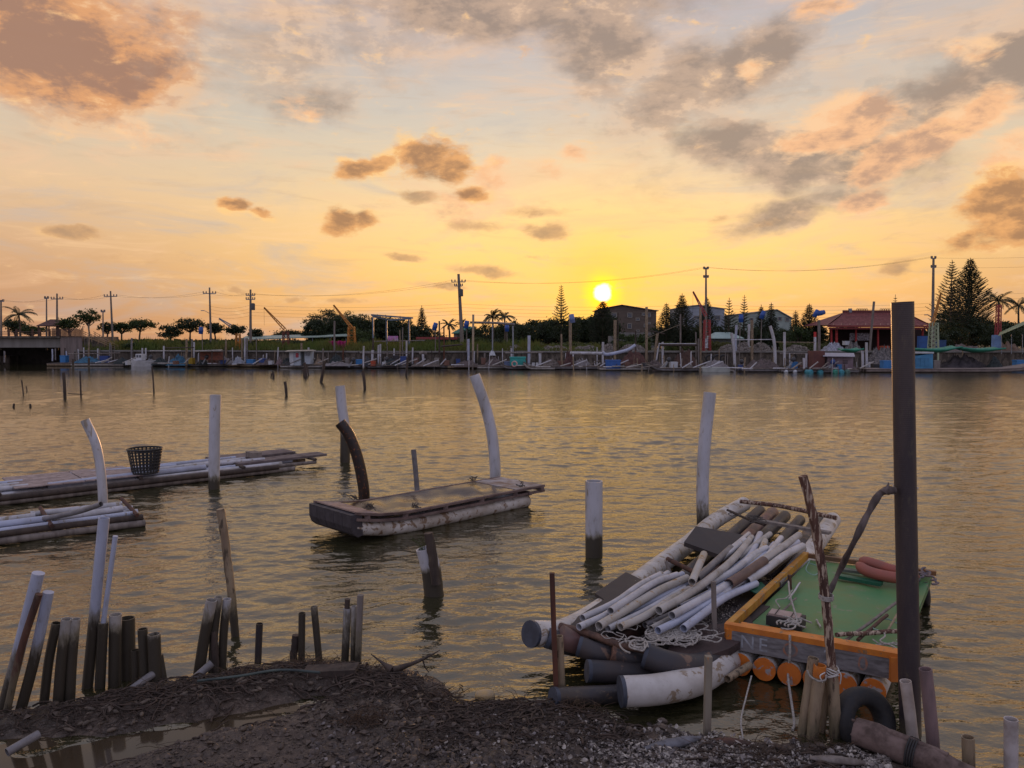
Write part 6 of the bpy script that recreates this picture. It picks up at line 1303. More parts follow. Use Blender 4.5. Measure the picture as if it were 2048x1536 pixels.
# ------------------------------------------------------------------ posts of the far jetties
BLUEP = mat('blue_plastic', (.02, .08, .33), (.03, .07, .22), .4, 3, .05)
WHITEF = PVCB
def fp(px, y0, yb, r, m, label, pts=None, cat='post', name='jetty_post', Y=None):
    Y = Y or min(yY(yb), wallY(px)-.7); z0 = F(px, yb, Y).z
    pts = pts or [(px, yb), (px+random.uniform(-.3, .3), (y0+yb)/2), (px+random.uniform(-.5, .5), y0)]
    mb = MB(); P_ = spl([F(a, b, Y) for a, b in pts], 4); P_ = [Vector((P_[0].x, P_[0].y, min(P_[0].z, 0)-.2))]+P_ if Y < 84 else P_
    st = [min(1.3, max(0, (.3-p.z)/.25+.5)) for p in P_]; mb.tube(P_, r*Y/FPX, 8, hol1=r > 1.8, st=st); return mb.build(name, m, None, label, cat)
for a in ((105, 698, 722, 1.4, PVCB, 'white post left of the blue tub under the bridge end'), (111, 697, 720, 1.1, PVCG, 'grey post just left of the blue tub'), (130, 696, 726, 1.2, WOODD, 'black post touching a white one right of the blue tub'), (133, 702, 727, 1.3, PVCB, 'white post touching a black one right of the blue tub'),
    (157, 698, 722, 1.3, PVC, 'slanting white post before the abutment'), (168, 695, 722, 1.3, PVC, 'white post at the right edge of the abutment'), (146, 718, 737, 2, WOODD, 'thick dark stub in calm water before the abutment'), (178, 716, 738, 2, WOODD, 'dark stub in calm water below the stairs'), (178, 648, 722, 1.2, BAMB, 'very tall thin pole before the bridge stairs'),
    (196, 697, 724, 1.4, PVC, 'white post below the top of the stairs'), (220, 686, 730, 1.4, PVCG, 'tall grey post before the foot of the stairs'), (223, 690, 731, 1.0, WOODG, 'thin grey post at the foot of the stairs'), (9, 702, 725, 1.6, PVCG, 'leaning grey post by the bridge pier'),
    (263, 676, 724, 1.8, PVCG, 'tall grey leaning post left of the white motor boat'), (285, 696, 718, 1.7, PVC, 'left of two white posts behind the white motor boat'), (292, 696, 718, 1.7, PVC, 'right of two white posts behind the white motor boat'), (328, 692, 720, 1.8, PVC, 'white post with ringed top left of the blue net raft'),
    (373, 678, 734, 2.2, BAMB, 'thick brown post beside the yellow box'), (384, 678, 716, 1.4, PVCG, 'slim grey post behind a ringed white one, right of the yellow box'), (388, 684, 716, 1.7, PVC, 'white ringed post above the yellow box'), (397, 706, 726, 1.1, PVC, 'short thin white post right of the yellow box'),
    (452, 678, 718, 1.8, BAMB, 'tan post right of the red plank shelter'), (484, 678, 728, 1.9, BAMB, 'left post of three at the left end of the numbered hut raft'), (490, 676, 729, 2, PVC, 'middle post of three near the blue tubs'), (494, 676, 720, 1.4, PVCG, 'right grey post of three near the blue tubs'),
    (513, 676, 730, .9, WOODG, 'thin pole right of the first blue tub'), (533, 707, 728, 1.4, PVC, 'short pale post between the two blue tubs'), (550, 705, 730, 1.6, WOODD, 'dark short post left of the rose coloured heap'), (603, 686, 730, 2.1, BAMB, 'square brown post rising through the numbered hut roof'),
    (617, 695, 703, 1.8, PVC, 'stub pipe on the roof of the numbered hut'), (646, 697, 738, 1.4, WOODG, 'grey post left of the black net heap'), (669, 642, 704, 1.8, WOODG, 'tall brown pole in front of the magenta sheet'), (686, 690, 726, 1.4, RUST, 'rusty post with a flared foot right of the black net heap'),
    (727, 692, 742, 1.7, PVC, 'white post right of the blue chest by the orange crane'), (745, 700, 726, 2.8, PVC, 'broad white post above the orange crate'), (746, 676, 704, 1.8, WOODD, 'black sleeve post above the broad white post'), (757, 690, 722, 2, PVC, 'leaning white post of the crossed pair right of the orange crate'),
    (761, 688, 728, 1.7, PVC, 'upright white post of the crossed pair right of the orange crate'), (788, 697, 722, 1.5, PVC, 'short white post before the gantry'), (813, 682, 724, 1.8, PVC, 'tall creamy post right of the gantry'), (825, 695, 724, 1.6, PVC, 'white post at the left end of the plank jetty'), (800, 660, 704, 1.1, BAMB, 'thin tan pole between the gantry legs'), (805, 655, 704, 1.1, WOODG, 'thin grey pole right of a tan one at the gantry'),
    (846, 706, 724, 2.6, PVC, 'thick white post under a mushroom-shaped net winch'), (879, 642, 722, 1.6, WOODD, 'tall dark pole left of the brown box'), (888, 652, 722, 1.4, RUST, 'reddish pole rising behind the brown box'), (937, 678, 728, 2.5, PVCB, 'tall thick white post right of the tallest brown utility pole'), (946, 629, 706, 2.2, mat('cream_post', (.42, .33, .22), (.3, .24, .17), .7), 'tall cream post standing in a white sleeve'),
    (947, 702, 726, 3, PVC, 'white sleeve at the foot of the tall cream post'), (955, 688, 705, 1.4, BAMB, 'short tan post right of the cream post'), (969, 706, 730, 2, WOODG, 'gnarled driftwood post left of the white sack'), (984, 708, 730, 2, WOODG, 'gnarled driftwood post under the white sack'), (991, 710, 728, 1.2, WOODG, 'thin driftwood post right of the white sack'),
    (985, 650, 700, 1.4, METAL, 'steel pole with a blue rag below the left palm'), (1026, 652, 700, 1.6, METAL, 'steel pole left of the first shell heap'), (1005, 697, 722, 1.0, PVC, 'thin white post slanting before the shell heap'), (1023, 696, 722, 2, PVC, 'leaning white post behind the turquoise tub'), (1058, 671, 724, 3.0, PVCB, 'tall thick white post behind the turquoise tub'),
    (1080, 706, 728, 3, PVC, 'short broad white post right of the turquoise tub'), (1123, 668, 737, 1.8, BAMB, 'brown post left of the wooden mast with blue barrel'), (1141, 640, 732, 3.0, BAMB, 'thick wooden mast topped by a blue barrel left of the sun'), (1146, 708, 730, 2, PVC, 'crooked white post at the plank raft'), (1194, 694, 731, 1.1, PVC, 'slanting thin white rod left of the white post under the sun'),
    (1206, 684, 731, 2.5, PVC, 'white post directly below the sun, left of the blue chest'), (1230, 640, 722, 3, BAMB, 'thick brown post behind the blue chest'), (1236, 625, 700, 1.2, WOODD, 'thin dark pole in front of the grey house'), (1262, 709, 734, 1.8, PVC, 'leaning white prop right of the blue chest'), (1271, 662, 732, 1.5, WOODD, 'thin brown post with a crossbar before the grey house'),
    (1293, 614, 730, 2.6, BAMB, 'tall thick post in front of the right corner of the grey house'), (1325, 684, 735, 2.3, PVC, 'white post at the left end of the dark beam'), (1361, 628, 690, 1.6, WOODG, 'bare pole among the pair of dense pines'), (1392, 664, 706, 1.3, WOODG, 'short pole left of the red crane'), (1401, 616, 730, 2.2, BAMB, 'tall brown post directly left of the red crane'), (1397, 677, 733, 2, WOODG, 'squat grey post at the right end of the dark beam'),
    (1504, 640, 730, 2.8, BAMB, 'thick brown post beside the white post before the bagged shells'), (1579, 706, 738, 1.2, PVC, 'thin white rod beside the draped raft'), (1569, 664, 738, 2.7, PVC, 'straight white post left of the blue outboard box'), (1608, 716, 745, 2.5, PVC, 'shorter of two white posts at the teal floats'), (1613, 707, 744, 2.3, PVC, 'taller of two white posts at the teal floats'),
    (1638, 640, 704, 3, WOODG, 'stout grey pole carrying the blue barrel pair'), (1733, 685, 742, 2.6, PVC, 'tall white post right of the mauve hut'), (1725, 702, 742, 2.6, PVC, 'leaning white post against the mauve hut'), (1738, 724, 742, 2.8, PVC, 'short thick white post at the mauve hut corner'), (1925, 700, 740, 1.2, BAMB, 'thin brown post under the join of the green awnings'), (1876, 655, 722, 2, LGN, 'pale green pole right of the lattice mast')):
    fp(*a)
fp(0, 0, 738, 3.2, PVC, 'strongly bent white post curving left at its top', [(1551, 738), (1549, 690), (1545, 668), (1540, 652)]); fp(0, 0, 736, 3, PVC, 'leaning white post at the right of the white foam raft', [(1470, 736), (1468, 700), (1463, 666)]); fp(0, 0, 734, 2.6, PVCB, 'white post behind a leaning one at the foam raft', [(1473, 734), (1471, 690), (1473, 650)])
fp(0, 0, 731, 2.4, PVC, 'tall white post before the bagged shell heap', [(1495, 731), (1497, 690), (1498, 648)]); fp(0, 0, 735, 2.6, BAMB, 'dark leaning post left of the white post at the beam', [(1307, 735), (1311, 700), (1315, 667)]); fp(0, 0, 736, 1.5, PVC, 'thin slanting white pipe left of the beam', [(1311, 736), (1315, 705), (1319, 686)])
fp(0, 0, 720, 2.4, WOODG, 'old leaning wooden pole in front of the temple roof', [(1738, 722), (1742, 670), (1748, 603)], Y=86)
t = thing('marker_post', F(1630, 702, 82), 'white post with a red top left of the temple', 'post')
ft([(1630, 742), (1630, 674)], 82, .14, PVC, 'shaft', parent=t, n=10); ft([(1630, 674), (1630, 664)], 82, .14, mat('signal_red', (.5, .03, .03), (.4, .03, .03), .5), 'red_top', parent=t, n=10)
for px, y, dx, Y, l, rz in ((870, 653, 0, 84, 'blue barrel hung on a pole left of the green roof', .3), (933, 649, 0, 84, 'blue barrel beside the tall cream post', .2), (1014, 656, 0, 90, 'small dark blue barrel below the right palm', 0), (1144, 637, 0, 74, 'pale blue barrel on top of the thick wooden mast', -.2),
    (1482, 637, 0, 82, 'dark blue barrel in front of the slim pine', 0), (1525, 630, 0, 82, 'bright blue barrel in front of the pale green house', .4), (1632, 627, 0, 84, 'left blue barrel of the pair near the temple', .5), (1642, 626, 0, 84, 'right blue barrel of the pair near the temple, lying flat', 1.3), (402, 661, 0, 90, 'blue barrel under the spreading tree at left', .1)):
    t = thing('blue_barrel', F(px, y, Y), l, 'barrel'); c = F(px, y, Y); d = Vector((math.sin(rz), 0, math.cos(rz))); mb = MB(); mb.tube([c-d*.42, c-d*.38, c-d*.14, c-d*.12, c+d*.12, c+d*.14, c+d*.38, c+d*.42], [.2, .25, .25, .27, .27, .25, .25, .2], 12); mb.build('drum', BLUEP if px != 1144 else mat('pale_blue_plastic', (.16, .22, .42), (.12, .16, .3), .4), t)
    if px not in (1144, 1632, 1642): mb = MB(); mb.tube([c-Vector((0, -.3, .3)), Vector((c.x, c.y+.3, GZ-1.5))], .05, 6); mb.build('stand', WOODG, t)
# rails between the posts
for pts, r, m, l, Y in (([(940, 645), (990, 646), (1030, 649)], .13, WOODG, 'long weathered beam running right from the cream post', 84), ([(882, 693), (925, 689)], .09, WOODD, 'dark slanting beam left of the tallest utility pole', 82), ([(1140, 706), (1205, 707)], .15, PVC, 'straight white pipe rail left of the sun post', 78),
    ([(1205, 704), (1212, 709), (1232, 706), (1255, 700), (1271, 690)], .17, PVCB, 'curved white pipe rail sweeping up right of the sun post', 77), ([(1320, 690), (1395, 690)], .14, WOODD, 'dark beam between a white post and a squat grey post', 82), ([(1318, 687.5), (1392, 687.5)], .05, PVC, 'thin white pipe lying on the dark beam', 82),
    ([(1465, 680), (1545, 679)], .05, PVC, 'thin white rail between the bent white posts', 80), ([(1550, 684), (1630, 685)], .04, BAMB, 'thin rail from the bent post to the red-topped post', 81), ([(330, 696), (388, 695)], .06, WOODD, 'dark rail between two ringed white posts', 84), ([(720, 706), (820, 707)], .05, WOODG, 'grey rail below the gantry', 82),
    ([(745, 683), (850, 681)], .06, WOODG, 'long pale rail across the tall grass', 86), ([(1010, 706), (1085, 705)], .09, WOODG, 'grey plank rail above the turquoise tub', 80), ([(1294, 660), (1330, 668)], .06, WOODD, 'dark crossbar right of the tall thick post by the grey house', 84), ([(1295, 676), (1362, 648)], .03, BAMB, 'thin diagonal pole beside the pair of dense pines', 85),
    ([(136, 708), (240, 706)], .06, WOODG, 'low grey rail left of the white motor boat', 86), ([(440, 700.5), (390, 702)], .06, PVCO, 'cream edge pole of the red plank shelter', 80), ([(300, 702), (362, 701)], .05, PVCO, 'cream pole above the blue net raft', 84), ([(1560, 707), (1650, 708)], .07, WOODG, 'grey rail behind the blue outboard box', 82)):
    ft(pts, Y, r, m, 'jetty_rail', l, 'rail')
# net winch cap
ft([(839, 707), (846, 705), (853, 707)], 82, .18, WOODG, 'net_winch', 'mushroom-shaped winch head on the thick white post', 'winch', jit=.1)

# ------------------------------------------------------------------ moored rafts and their cargo
def raft(x0, x1, yb, label, dep=2.2, th=None, m=WOODG, bow=0, deckm=None, name='moored_raft', nf=5, fl=PVCO, caps=None):
    Y = min(yY(yb), wallY((x0+x1)/2)-dep-.6); a, b = xx(x0, Y), xx(x1, Y); t = thing(name, ((a+b)/2, Y+dep/2, 0), label, 'raft'); L = b-a
    for k in range(nf):
        y = Y+.12+(dep-.24)*k/(nf-1); P_ = []
        for i in range(9):
            u = i/8; zb = .16+(abs(bow)*max(0, (u-.75 if bow > 0 else .25-u))*4)**2*.5; P_.append((a+L*u, y, zb))
        mb = MB(); mb.tube(P_, .13, 8); q = mb.build('float_pipe', fl, t)
    mb = MB()
    nb = max(3, int(L/.6))
    for i in range(8):
        u0, u1 = i/8, (i+1)/8; z0, z1 = [.34+(abs(bow)*max(0, (u-.75 if bow > 0 else .25-u))*4)**2*.5 for u in (u0, u1)]
        mb.slab([(a+L*u0, Y-.05, z0), (a+L*u1, Y-.05, z1), (a+L*u1, Y+dep, z1), (a+L*u0, Y+dep, z0)], .06)
    mb.build('deck', deckm or m, t); return t, Y
RD = mat('raft_deck', (.15, .12, .10), (.08, .065, .055), .8, 2, .3, spots=(.25, .22, .2), spot_amt=.1)
rafts = [(92, 140, 729, 'small dark raft below the bridge end carrying a blue tub', 0), (140, 245, 729, 'long dark raft in front of the bridge stairs', 0), (300, 372, 732, 'raft under a blue net left of the yellow box', 0), (374, 470, 733, 'raft with a red plank shelter and brown box', 0), (455, 520, 733, 'grey raft with a silver tarpaulin hump', 0),
    (480, 580, 734, 'raft with two blue tubs left of the numbered hut', 0), (560, 645, 736, 'raft carrying the numbered hut', 0), (640, 735, 736, 'raft with a black net heap and blue chest', 0), (735, 822, 736, 'cluttered raft with an orange crate and outboard motor', 0), (815, 905, 736, 'plank raft under the mushroom-shaped winch', 0),
    (895, 965, 737, 'low raft with pale floats below the tallest utility pole', 0), (955, 1012, 738, 'raft of driftwood with a white sack', 0), (1000, 1070, 739, 'raft carrying the turquoise tub and lifebuoy', -1), (1048, 1110, 740, 'narrow raft with upturned bow and two white buckets', -1), (1100, 1200, 739, 'raft with slanted grey deck boards left of the sun post', 0),
    (1200, 1305, 741, 'raft carrying the blue chest', 0), (1300, 1405, 743, 'raft with a white console and tilted outboard', -1), (1404, 1468, 744, 'raft on white foam blocks draped with grey tarpaulin', 0), (1485, 1575, 744, 'raft draped with a sagging brownish net', 0), (1565, 1620, 745, 'raft with white ball floats and a blue box', 0), (1618, 1720, 746, 'work raft with rust hut, mauve hut and teal floats', 0)]
for x0, x1, yb, l, bow in rafts: raft(x0, x1, yb, l, bow=bow, deckm=RD, fl=random.choice((PVCO, PVCG, BAMB)))
raft(1735, 2085, 745, 'very long grey raft with upturned bow at the right, carrying the blue hut', dep=2.6, bow=.9, deckm=mat('long_deck', (.20, .16, .14), (.14, .11, .10), .7, 1, .2), fl=mat('long_float', (.24, .20, .18), (.16, .13, .12), .6, 2, .1))
def crate(x0, x1, y0, y1, Y, m, l, cat='box', dep=.8, rim=None, name='plastic_tub'):
    if y1 > 715: Y = min(Y, wallY(x0)-dep-.5)
    a = F(x0, y0, Y); b = F(x1, y1, Y); b.z = min(b.z, .38) if b.z < 1 else b.z; t = thing(name, ((a.x+b.x)/2, Y+dep/2, b.z), l, cat)
    mb = MB(); w_, h_ = b.x-a.x, a.z-b.z; mb.box(((a.x+b.x)/2, Y+dep/2, (a.z+b.z)/2-h_*.05), (w_*.94, dep*.94, h_*.9)); mb.build('body', m, t)
    mb = MB(); mb.box(((a.x+b.x)/2, Y+dep/2, a.z-h_*.06), (w_, dep, h_*.13)); mb.build('lid', rim or m, t); return t
BL = mat('tub_blue', (.04, .18, .42), (.03, .14, .34), .5, 2, .05); DB = mat('tub_darkblue', (.03, .06, .22), (.02, .05, .16), .5, 2); TQ = mat('turquoise', (.03, .34, .30), (.03, .26, .24), .5, 2, .05); YL = mat('yellow_box', (.42, .28, .02), (.32, .2, .02), .5, 2); ORB = mat('orange_crate', (.40, .07, .03), (.28, .05, .02), .6, 2); BRB = mat('brown_box', (.19, .10, .075), (.13, .07, .05), .7, 2); WHB = mat('white_box', (.5, .52, .55), (.38, .4, .42), .6, 2); GYB = mat('grey_box', (.22, .20, .18), (.16, .14, .13), .7, 2)
for a in ((119, 131, 711, 723, 93, BL, 'blue tub on the small raft below the bridge end'), (198, 216, 712, 722, 93, DB, 'dark blue low box on the long raft before the stairs'), (376, 385, 716, 728, 86, YL, 'yellow box beside the thick brown post'), (416, 431, 718, 726, 86, BRB, 'low brown box in front of the red plank shelter'),
    (492, 507, 719, 729, 84, BL, 'first blue tub right of the three posts'), (517, 529, 717, 728, 84.2, DB, 'darker second blue tub before the river wall'), (711, 724, 719, 731, 81, BL, 'blue chest on the raft below the orange crane'), (741, 750, 722, 732, 81, ORB, 'orange-red crate at the foot of the broad white post'), (800, 812, 713, 730, 81.5, DB, 'dark crate left of the plank jetty'),
    (888, 898, 721, 731, 81, BRB, 'upright brown box on the plank raft'), (1008, 1020, 723, 732, 79, mat('dusty_blue', (.16, .2, .34), (.12, .15, .25), .6), 'dusty blue box left of the turquoise tub'), (1064, 1070, 726, 734, 77.5, WHB, 'left white bucket on the narrow raft'), (1072, 1077, 726, 734, 77.5, WHB, 'right white bucket on the narrow raft'),
    (1341, 1356, 724, 737, 74, WHB, 'white console box with a dark opening'), (1868, 1881, 721, 736, 72, GYB, 'grey box right of the blue hut'), (1767, 1788, 721, 737, 72, BL, 'blue tub left of the towering black post'), (1585, 1596, 724, 737, 72, BL, 'small blue box beside the outboard on the ball float raft'), (1675, 1684, 729, 741, 70.5, BL, 'small blue bin in front of the mauve hut'),
    (2034, 2056, 720, 735, 76, BL, 'blue hull box cut by the right edge'), (1115, 1130, 722, 732, 80, BRB, 'low brown box on the raft left of the sun post'), (785, 797, 711, 730, 81.8, mat('dark_crate', (.05, .045, .05), (.03, .03, .03), .7), 'black crate by the outboard motor below the gantry'), (1765, 1780, 692, 706, 90, ORB, 'red-orange crate in front of the temple'), (1690, 1700, 682, 690, 92, WHB, 'white tub amid the clutter before the temple')):
    crate(*a)
# turquoise tub
t = crate(1019, 1052, 714, 724, 78.5, TQ, 'turquoise tub with a deeper right end behind the lifebuoy', 'tub', dep=1.4); fbox(MB(), 1039, 1051.5, 722, 735, 78.6, 1.2).build('side_panel', TQ, t); fbox(MB(), 1022, 1038, 723, 733, 79.2, .8).build('dark_front', DB, t)
mb = MB(); torus(mb, F(1029, 728, 78), .26, .07, (.3, 1, 0), n1=24); mb.build('lifebuoy', mat('buoy_pink', (.55, .25, .2), (.5, .4, .38), .5), None, 'pink lifebuoy leaning on the turquoise tub', 'lifebuoy')
# blue chest
t = crate(1212, 1242, 720, 737, 75.5, mat('chest_blue', (.03, .11, .36), (.03, .09, .28), .5, 2), 'big cobalt blue chest right of the white post under the sun', 'chest', dep=1.1); fbox(MB(), 1232.5, 1234, 728, 731, 75.4, .05).build('latch', BOARDB, t)
# hut with number
t = thing('raft_hut', F(600, 731, 82), 'pale blue-white hut marked with a red 8', 'hut'); HB = mat('hut_blue', (.40, .46, .52), (.34, .38, .43), .6, 2, .05)
FB('cabin_wall', 579, 601, 703, 731, 81.6, HB, parent=t, dep=1.6); FB('corner_panel', 578.6, 587, 703.5, 731, 81.5, WHB, parent=t, dep=.09); FB('side_cabin', 609, 621, 702, 728, 81.8, HB, parent=t, dep=1.4); FB('window', 611, 620, 704, 711, 81.7, GLASS, parent=t, dep=.09)
mb = MB(); mb.slab([F(570, 702, 81), F(632, 700.5, 81), F(626, 699.5, 83.6), F(576, 700.5, 83.6)], .08); mb.build('roof', mat('cream_roof', (.42, .38, .32), (.33, .3, .25), .7), t)
cu = bpy.data.curves.new('t', 'FONT'); cu.body = '8'; cu.size = .62; cu.extrude = .01; cu.offset = .02; cu.align_x = 'CENTER'; cu.align_y = 'CENTER'; tmp = bpy.data.objects.new('t', cu); me = bpy.data.meshes.new_from_object(tmp); bpy.data.objects.remove(tmp)
o = bpy.data.objects.new('number', me); COL.objects.link(o); me.materials.clear(); me.materials.append(mat('number_red', (.45, .03, .05), (.4, .03, .05), .6)); o.parent = t; o.location = F(594.2, 711, 81.55)-t.location; o.rotation_euler = (math.pi/2, 0, 0)
# shelter
t = thing('plank_shelter', F(418, 726, 85), 'shelter with a cream roof and rust-red plank wall right of the yellow box', 'shelter'); FB('wall', 400, 447, 703, 720, 85, mat('red_planks', (.22, .08, .05), (.13, .06, .045), .8, 3, .3), parent=t, dep=.15)
mb = MB(); mb.slab([F(390, 702.5, 84), F(441, 700.5, 84), F(445, 699, 86.5), F(392, 701, 86.5)], .07); mb.build('roof', MATS['cream_roof'], t)
for px in (399, 424, 447): ft([(px, 728), (px, 702)], 84.0, .06, WOODD, 'corner_post', parent=t, n=5)
# blue hut on the long raft
t = thing('blue_hut', F(1848, 737, 71.5), 'sky blue hut with a slanting top on the very long raft', 'hut'); mb = MB(); Yh = 71.3
pf = [F(1829, 737, Yh), F(1866, 737, Yh), F(1866, 707, Yh), F(1830, 712, Yh)]; pb = [p+Vector((0, 1.5, 0)) for p in pf]; mb.add(pf+pb, [(0, 1, 2, 3), (7, 6, 5, 4), (0, 4, 5, 1), (1, 5, 6, 2), (2, 6, 7, 3), (3, 7, 4, 0)])
HBL = mat('hut_sky_blue', (.06, .24, .42), (.05, .18, .33), .5, 2, .05); mb.build('wall', HBL, t)
for x0, x1 in ((1832, 1840), (1841, 1849), (1850, 1858)): FB('shutter', x0, x1, 716, 733, Yh-.05, mat('shutter_blue', (.05, .19, .35), (.04, .15, .27), .5, 3), parent=t, dep=.04)
FB('roof_trim', 1828, 1868, 704, 707, Yh-.1, WHB, parent=t, dep=1.7)
# rust and mauve huts
FB('rust_hut', 1627, 1649, 702, 742, 70.8, mat('rust_brown', (.14, .055, .045), (.1, .045, .04), .8, 1.5, .2), 'plain rust-brown hut on the work raft', 'hut', dep=1.4)
t = thing('mauve_hut', F(1680, 740, 70.8), 'mauve panelled hut with three slots and a pale awning', 'hut'); FB('wall', 1655, 1706, 711, 741, 70.9, mat('mauve_panel', (.22, .17, .20), (.17, .12, .14), .7, 2, .1), parent=t, dep=1.2)
for k in range(3): FB('slot', 1686, 1696, 721+k*2.6, 722.1+k*2.6, 70.85, BOARDB, parent=t, dep=.04)
mb = MB(); mb.slab([F(1646, 712, 70.3), F(1710, 713, 70.3), F(1708, 706, 72.6), F(1648, 705.5, 72.6)], .05); mb.build('awning', mat('lilac_awning', (.33, .33, .38), (.25, .24, .28), .6), t)
for px, l, m in ((1622, 'first teal drum float from the left on the work raft', None), (1642, 'teal drum float under the rust hut corner', None), (1672, 'greenish drum float under the blue motor', 'g'), (1684, 'teal drum float right of the greenish one', None), (1696, 'dull green drum float under the mauve hut', 'd')):
    mb = MB(); c = F(px, 744.5, 69.6); mb.tube([c+Vector((0, y, 0)) for y in (-.06, 0, .06, .9)], [.15, .23, .25, .25], 16); mb.build('drum_float', mat('teal_float'+str(m), *{None: ((.05, .26, .32), (.04, .2, .25)), 'g': ((.05, .28, .2), (.04, .2, .15)), 'd': ((.08, .16, .13), (.06, .1, .09))}[m], .5, 3), None, l, 'float')
for px, l in ((1572, 'white ball float at the left bow of the blue box raft'), (1590, 'white ball float under the blue box')): mb = MB(); c = F(px, 743.5, 71); mb.tube([c+Vector((0, -.2, 0)), c+Vector((0, -.14, 0)), c, c+Vector((0, .14, 0)), c+Vector((0, .2, 0))], [.04, .15, .21, .15, .04], 12); mb.build('ball_float', WHB, None, l, 'float')
# outboard motors
def outboard(px, y, Y, l, m, flip=1):
    t = thing('outboard_motor', F(px, y, Y), l, 'motor'); c = F(px, y, Y); mb = MB(); d = Vector((.5*flip, 0, .85)).normalized()
    mb.tube([c-d*.06, c, c+d*.18, c+d*.34, c+d*.40], [.10, .20, .22, .17, .06], 10); mb.build('cowl', m, t); mb = MB(); mb.beam(c, c-d*.75, .12, .16, up=(0, 1, 0)); mb.beam(c-d*.6, c-d*.62+Vector((-.22*flip, 0, 0)), .05, .2, up=(0, 1, 0)); mb.build('shaft', METAL, t)
    mb = MB(); mb.beam(c+Vector((0, 0, .1)), c+Vector((-.6*flip, 0, .25)), .04, .04); mb.build('tiller', BOARDB, t)
DK_ = mat('engine_black', (.03, .03, .035), (.05, .05, .055), .35, 4)
for px, y, Y, l, m, fl in ((412, 716, 85, 'dark outboard motor before the red plank shelter', DK_, 1), (705, 722, 80.5, 'outboard motor tilted left of the blue chest', DK_, 1), (772, 720, 80.5, 'outboard motor right of the crossed white posts', DK_, 1), (1336, 722, 74, 'tilted outboard motor left of the white console', DK_, 1), (1585, 722, 71.5, 'outboard motor behind the small blue box', DK_, 1), (1664, 727, 70.2, 'blue outboard motor in front of the mauve hut', mat('engine_blue', (.03, .07, .22), (.03, .05, .15), .4, 4), 1), (1485, 726, 74, 'dark outboard motor between the bent white posts', DK_, -1), (300, 716, 88, 'dark outboard motor behind the white motor boat', DK_, 1)):
    outboard(px, y, Y, l, m, fl)
# white motor boat
Yw = 87.; t = thing('motor_boat', F(275, 730, Yw), 'small white motor boat with a windowed cabin', 'boat'); mb = MB(); secs = []
for u, w_, zt in ((0, .75, .7), (.25, .85, .62), (.6, .8, .62), (.85, .5, .75), (1, .05, .95)):
    x = xx(298, Yw)+(xx(253, Yw)-xx(298, Yw))*u; secs.append([(x, Yw+1-w_, zt), (x, Yw+1-w_*.7, .0), (x, Yw+1+w_*.7, .0), (x, Yw+1+w_, zt)])
for i in range(4): a, b = secs[i], secs[i+1]; mb.add(a+b, [(0, 1, 5, 4), (1, 2, 6, 5), (2, 3, 7, 6), (3, 0, 4, 7)])
mb.add(secs[0], [(3, 2, 1, 0)]); BW = mat('boat_white', (.55, .56, .58), (.45, .46, .48), .4, 2); mb.build('hull', BW, t)
FB('cabin', 271, 283, 708, 721, Yw+.5, BW, parent=t, dep=1); FB('window', 272.5, 276.5, 710, 715, Yw+.46, GLASS, parent=t, dep=.06); FB('window', 278, 282, 710, 715, Yw+.46, GLASS, parent=t, dep=.06)
for x0, x1, Y, m, l in ((286, 309, 101, (.45, .45, .46), 'white car parked behind the grass at left'), (390, 412, 102, (.06, .06, .07), 'dark car parked behind the rails near the yellow box')):
    t = thing('parked_car', F((x0+x1)/2, 696, Y), l, 'car'); mb = MB(); cm = mat('car_'+str(x0), m, m, .3, 2, 0)
    c = (x0+x1)/2; w_ = x1-x0; pr = [(x0, 694), (x0, 690), (x0+w_*.18, 688.5), (x0+w_*.3, 684.5), (x0+w_*.7, 684.5), (x0+w_*.85, 688.5), (x1, 690), (x1, 694)]
    A = [F(a, b, Y) for a, b in pr]; B = [p+Vector((0, 1.6, 0)) for p in A]; n = len(A); mb.add(A+B, [tuple(range(n))[::-1], tuple(range(n, 2*n))]+[(i, (i+1) % n, (i+1) % n+n, i+n) for i in range(n)]); mb.build('body', cm, t)
    mb = MB(); q = [(x0+w_*.22, 688.3), (x0+w_*.32, 685.2), (x0+w_*.68, 685.2), (x0+w_*.8, 688.3)]; A = [F(a, b, Y-.02) for a, b in q]; mb.add(A, [(3, 2, 1, 0)]); mb.build('side_window', GLASS, t)
    for px in (x0+w_*.2, x0+w_*.8): mb = MB(); cc = F(px, 694, Y-.03); mb.tube([cc, cc+Vector((0, .2, 0))], .3, 12); mb.build('wheel', RUB, t)
# tarps, nets, heaps
def heap(x0, x1, y0, y1, Y, dep, m, l, name='net_heap', cat='net', sharp=2., amp=.35):
    if y1 > 715: Y = min(Y, wallY((x0+x1)/2)-dep-.5)
    a = F(x0, y1, Y); b = F(x1, y0, Y); a.z = min(a.z, .38) if a.z < 1 else a.z; cx, hw, z0, hh = (a.x+b.x)/2, (b.x-a.x)/2, a.z, b.z-a.z; g = 20; mb = MB(); sx = random.random()*50
    vs = []
    for i in range(g+1):
        for j in range(g+1):
            u, v = i/g*2-1, j/g*2-1; z = z0+hh*max(0, 1-abs(u)**sharp)*max(0, 1-abs(v)**2)**.6*(.8+amp*1.3*noise.noise((u*3+sx, v*3, 0))+amp*1.1*noise.noise((u*9+sx, v*7, 3))+amp*.7*random.uniform(-1, 1)); vs.append((cx+u*hw, Y+dep/2+v*dep/2, z))
    mb.add(vs, [(i*(g+1)+j, (i+1)*(g+1)+j, (i+1)*(g+1)+j+1, i*(g+1)+j+1) for i in range(g) for j in range(g)], True); return mb.build(name, m, None, l, cat)
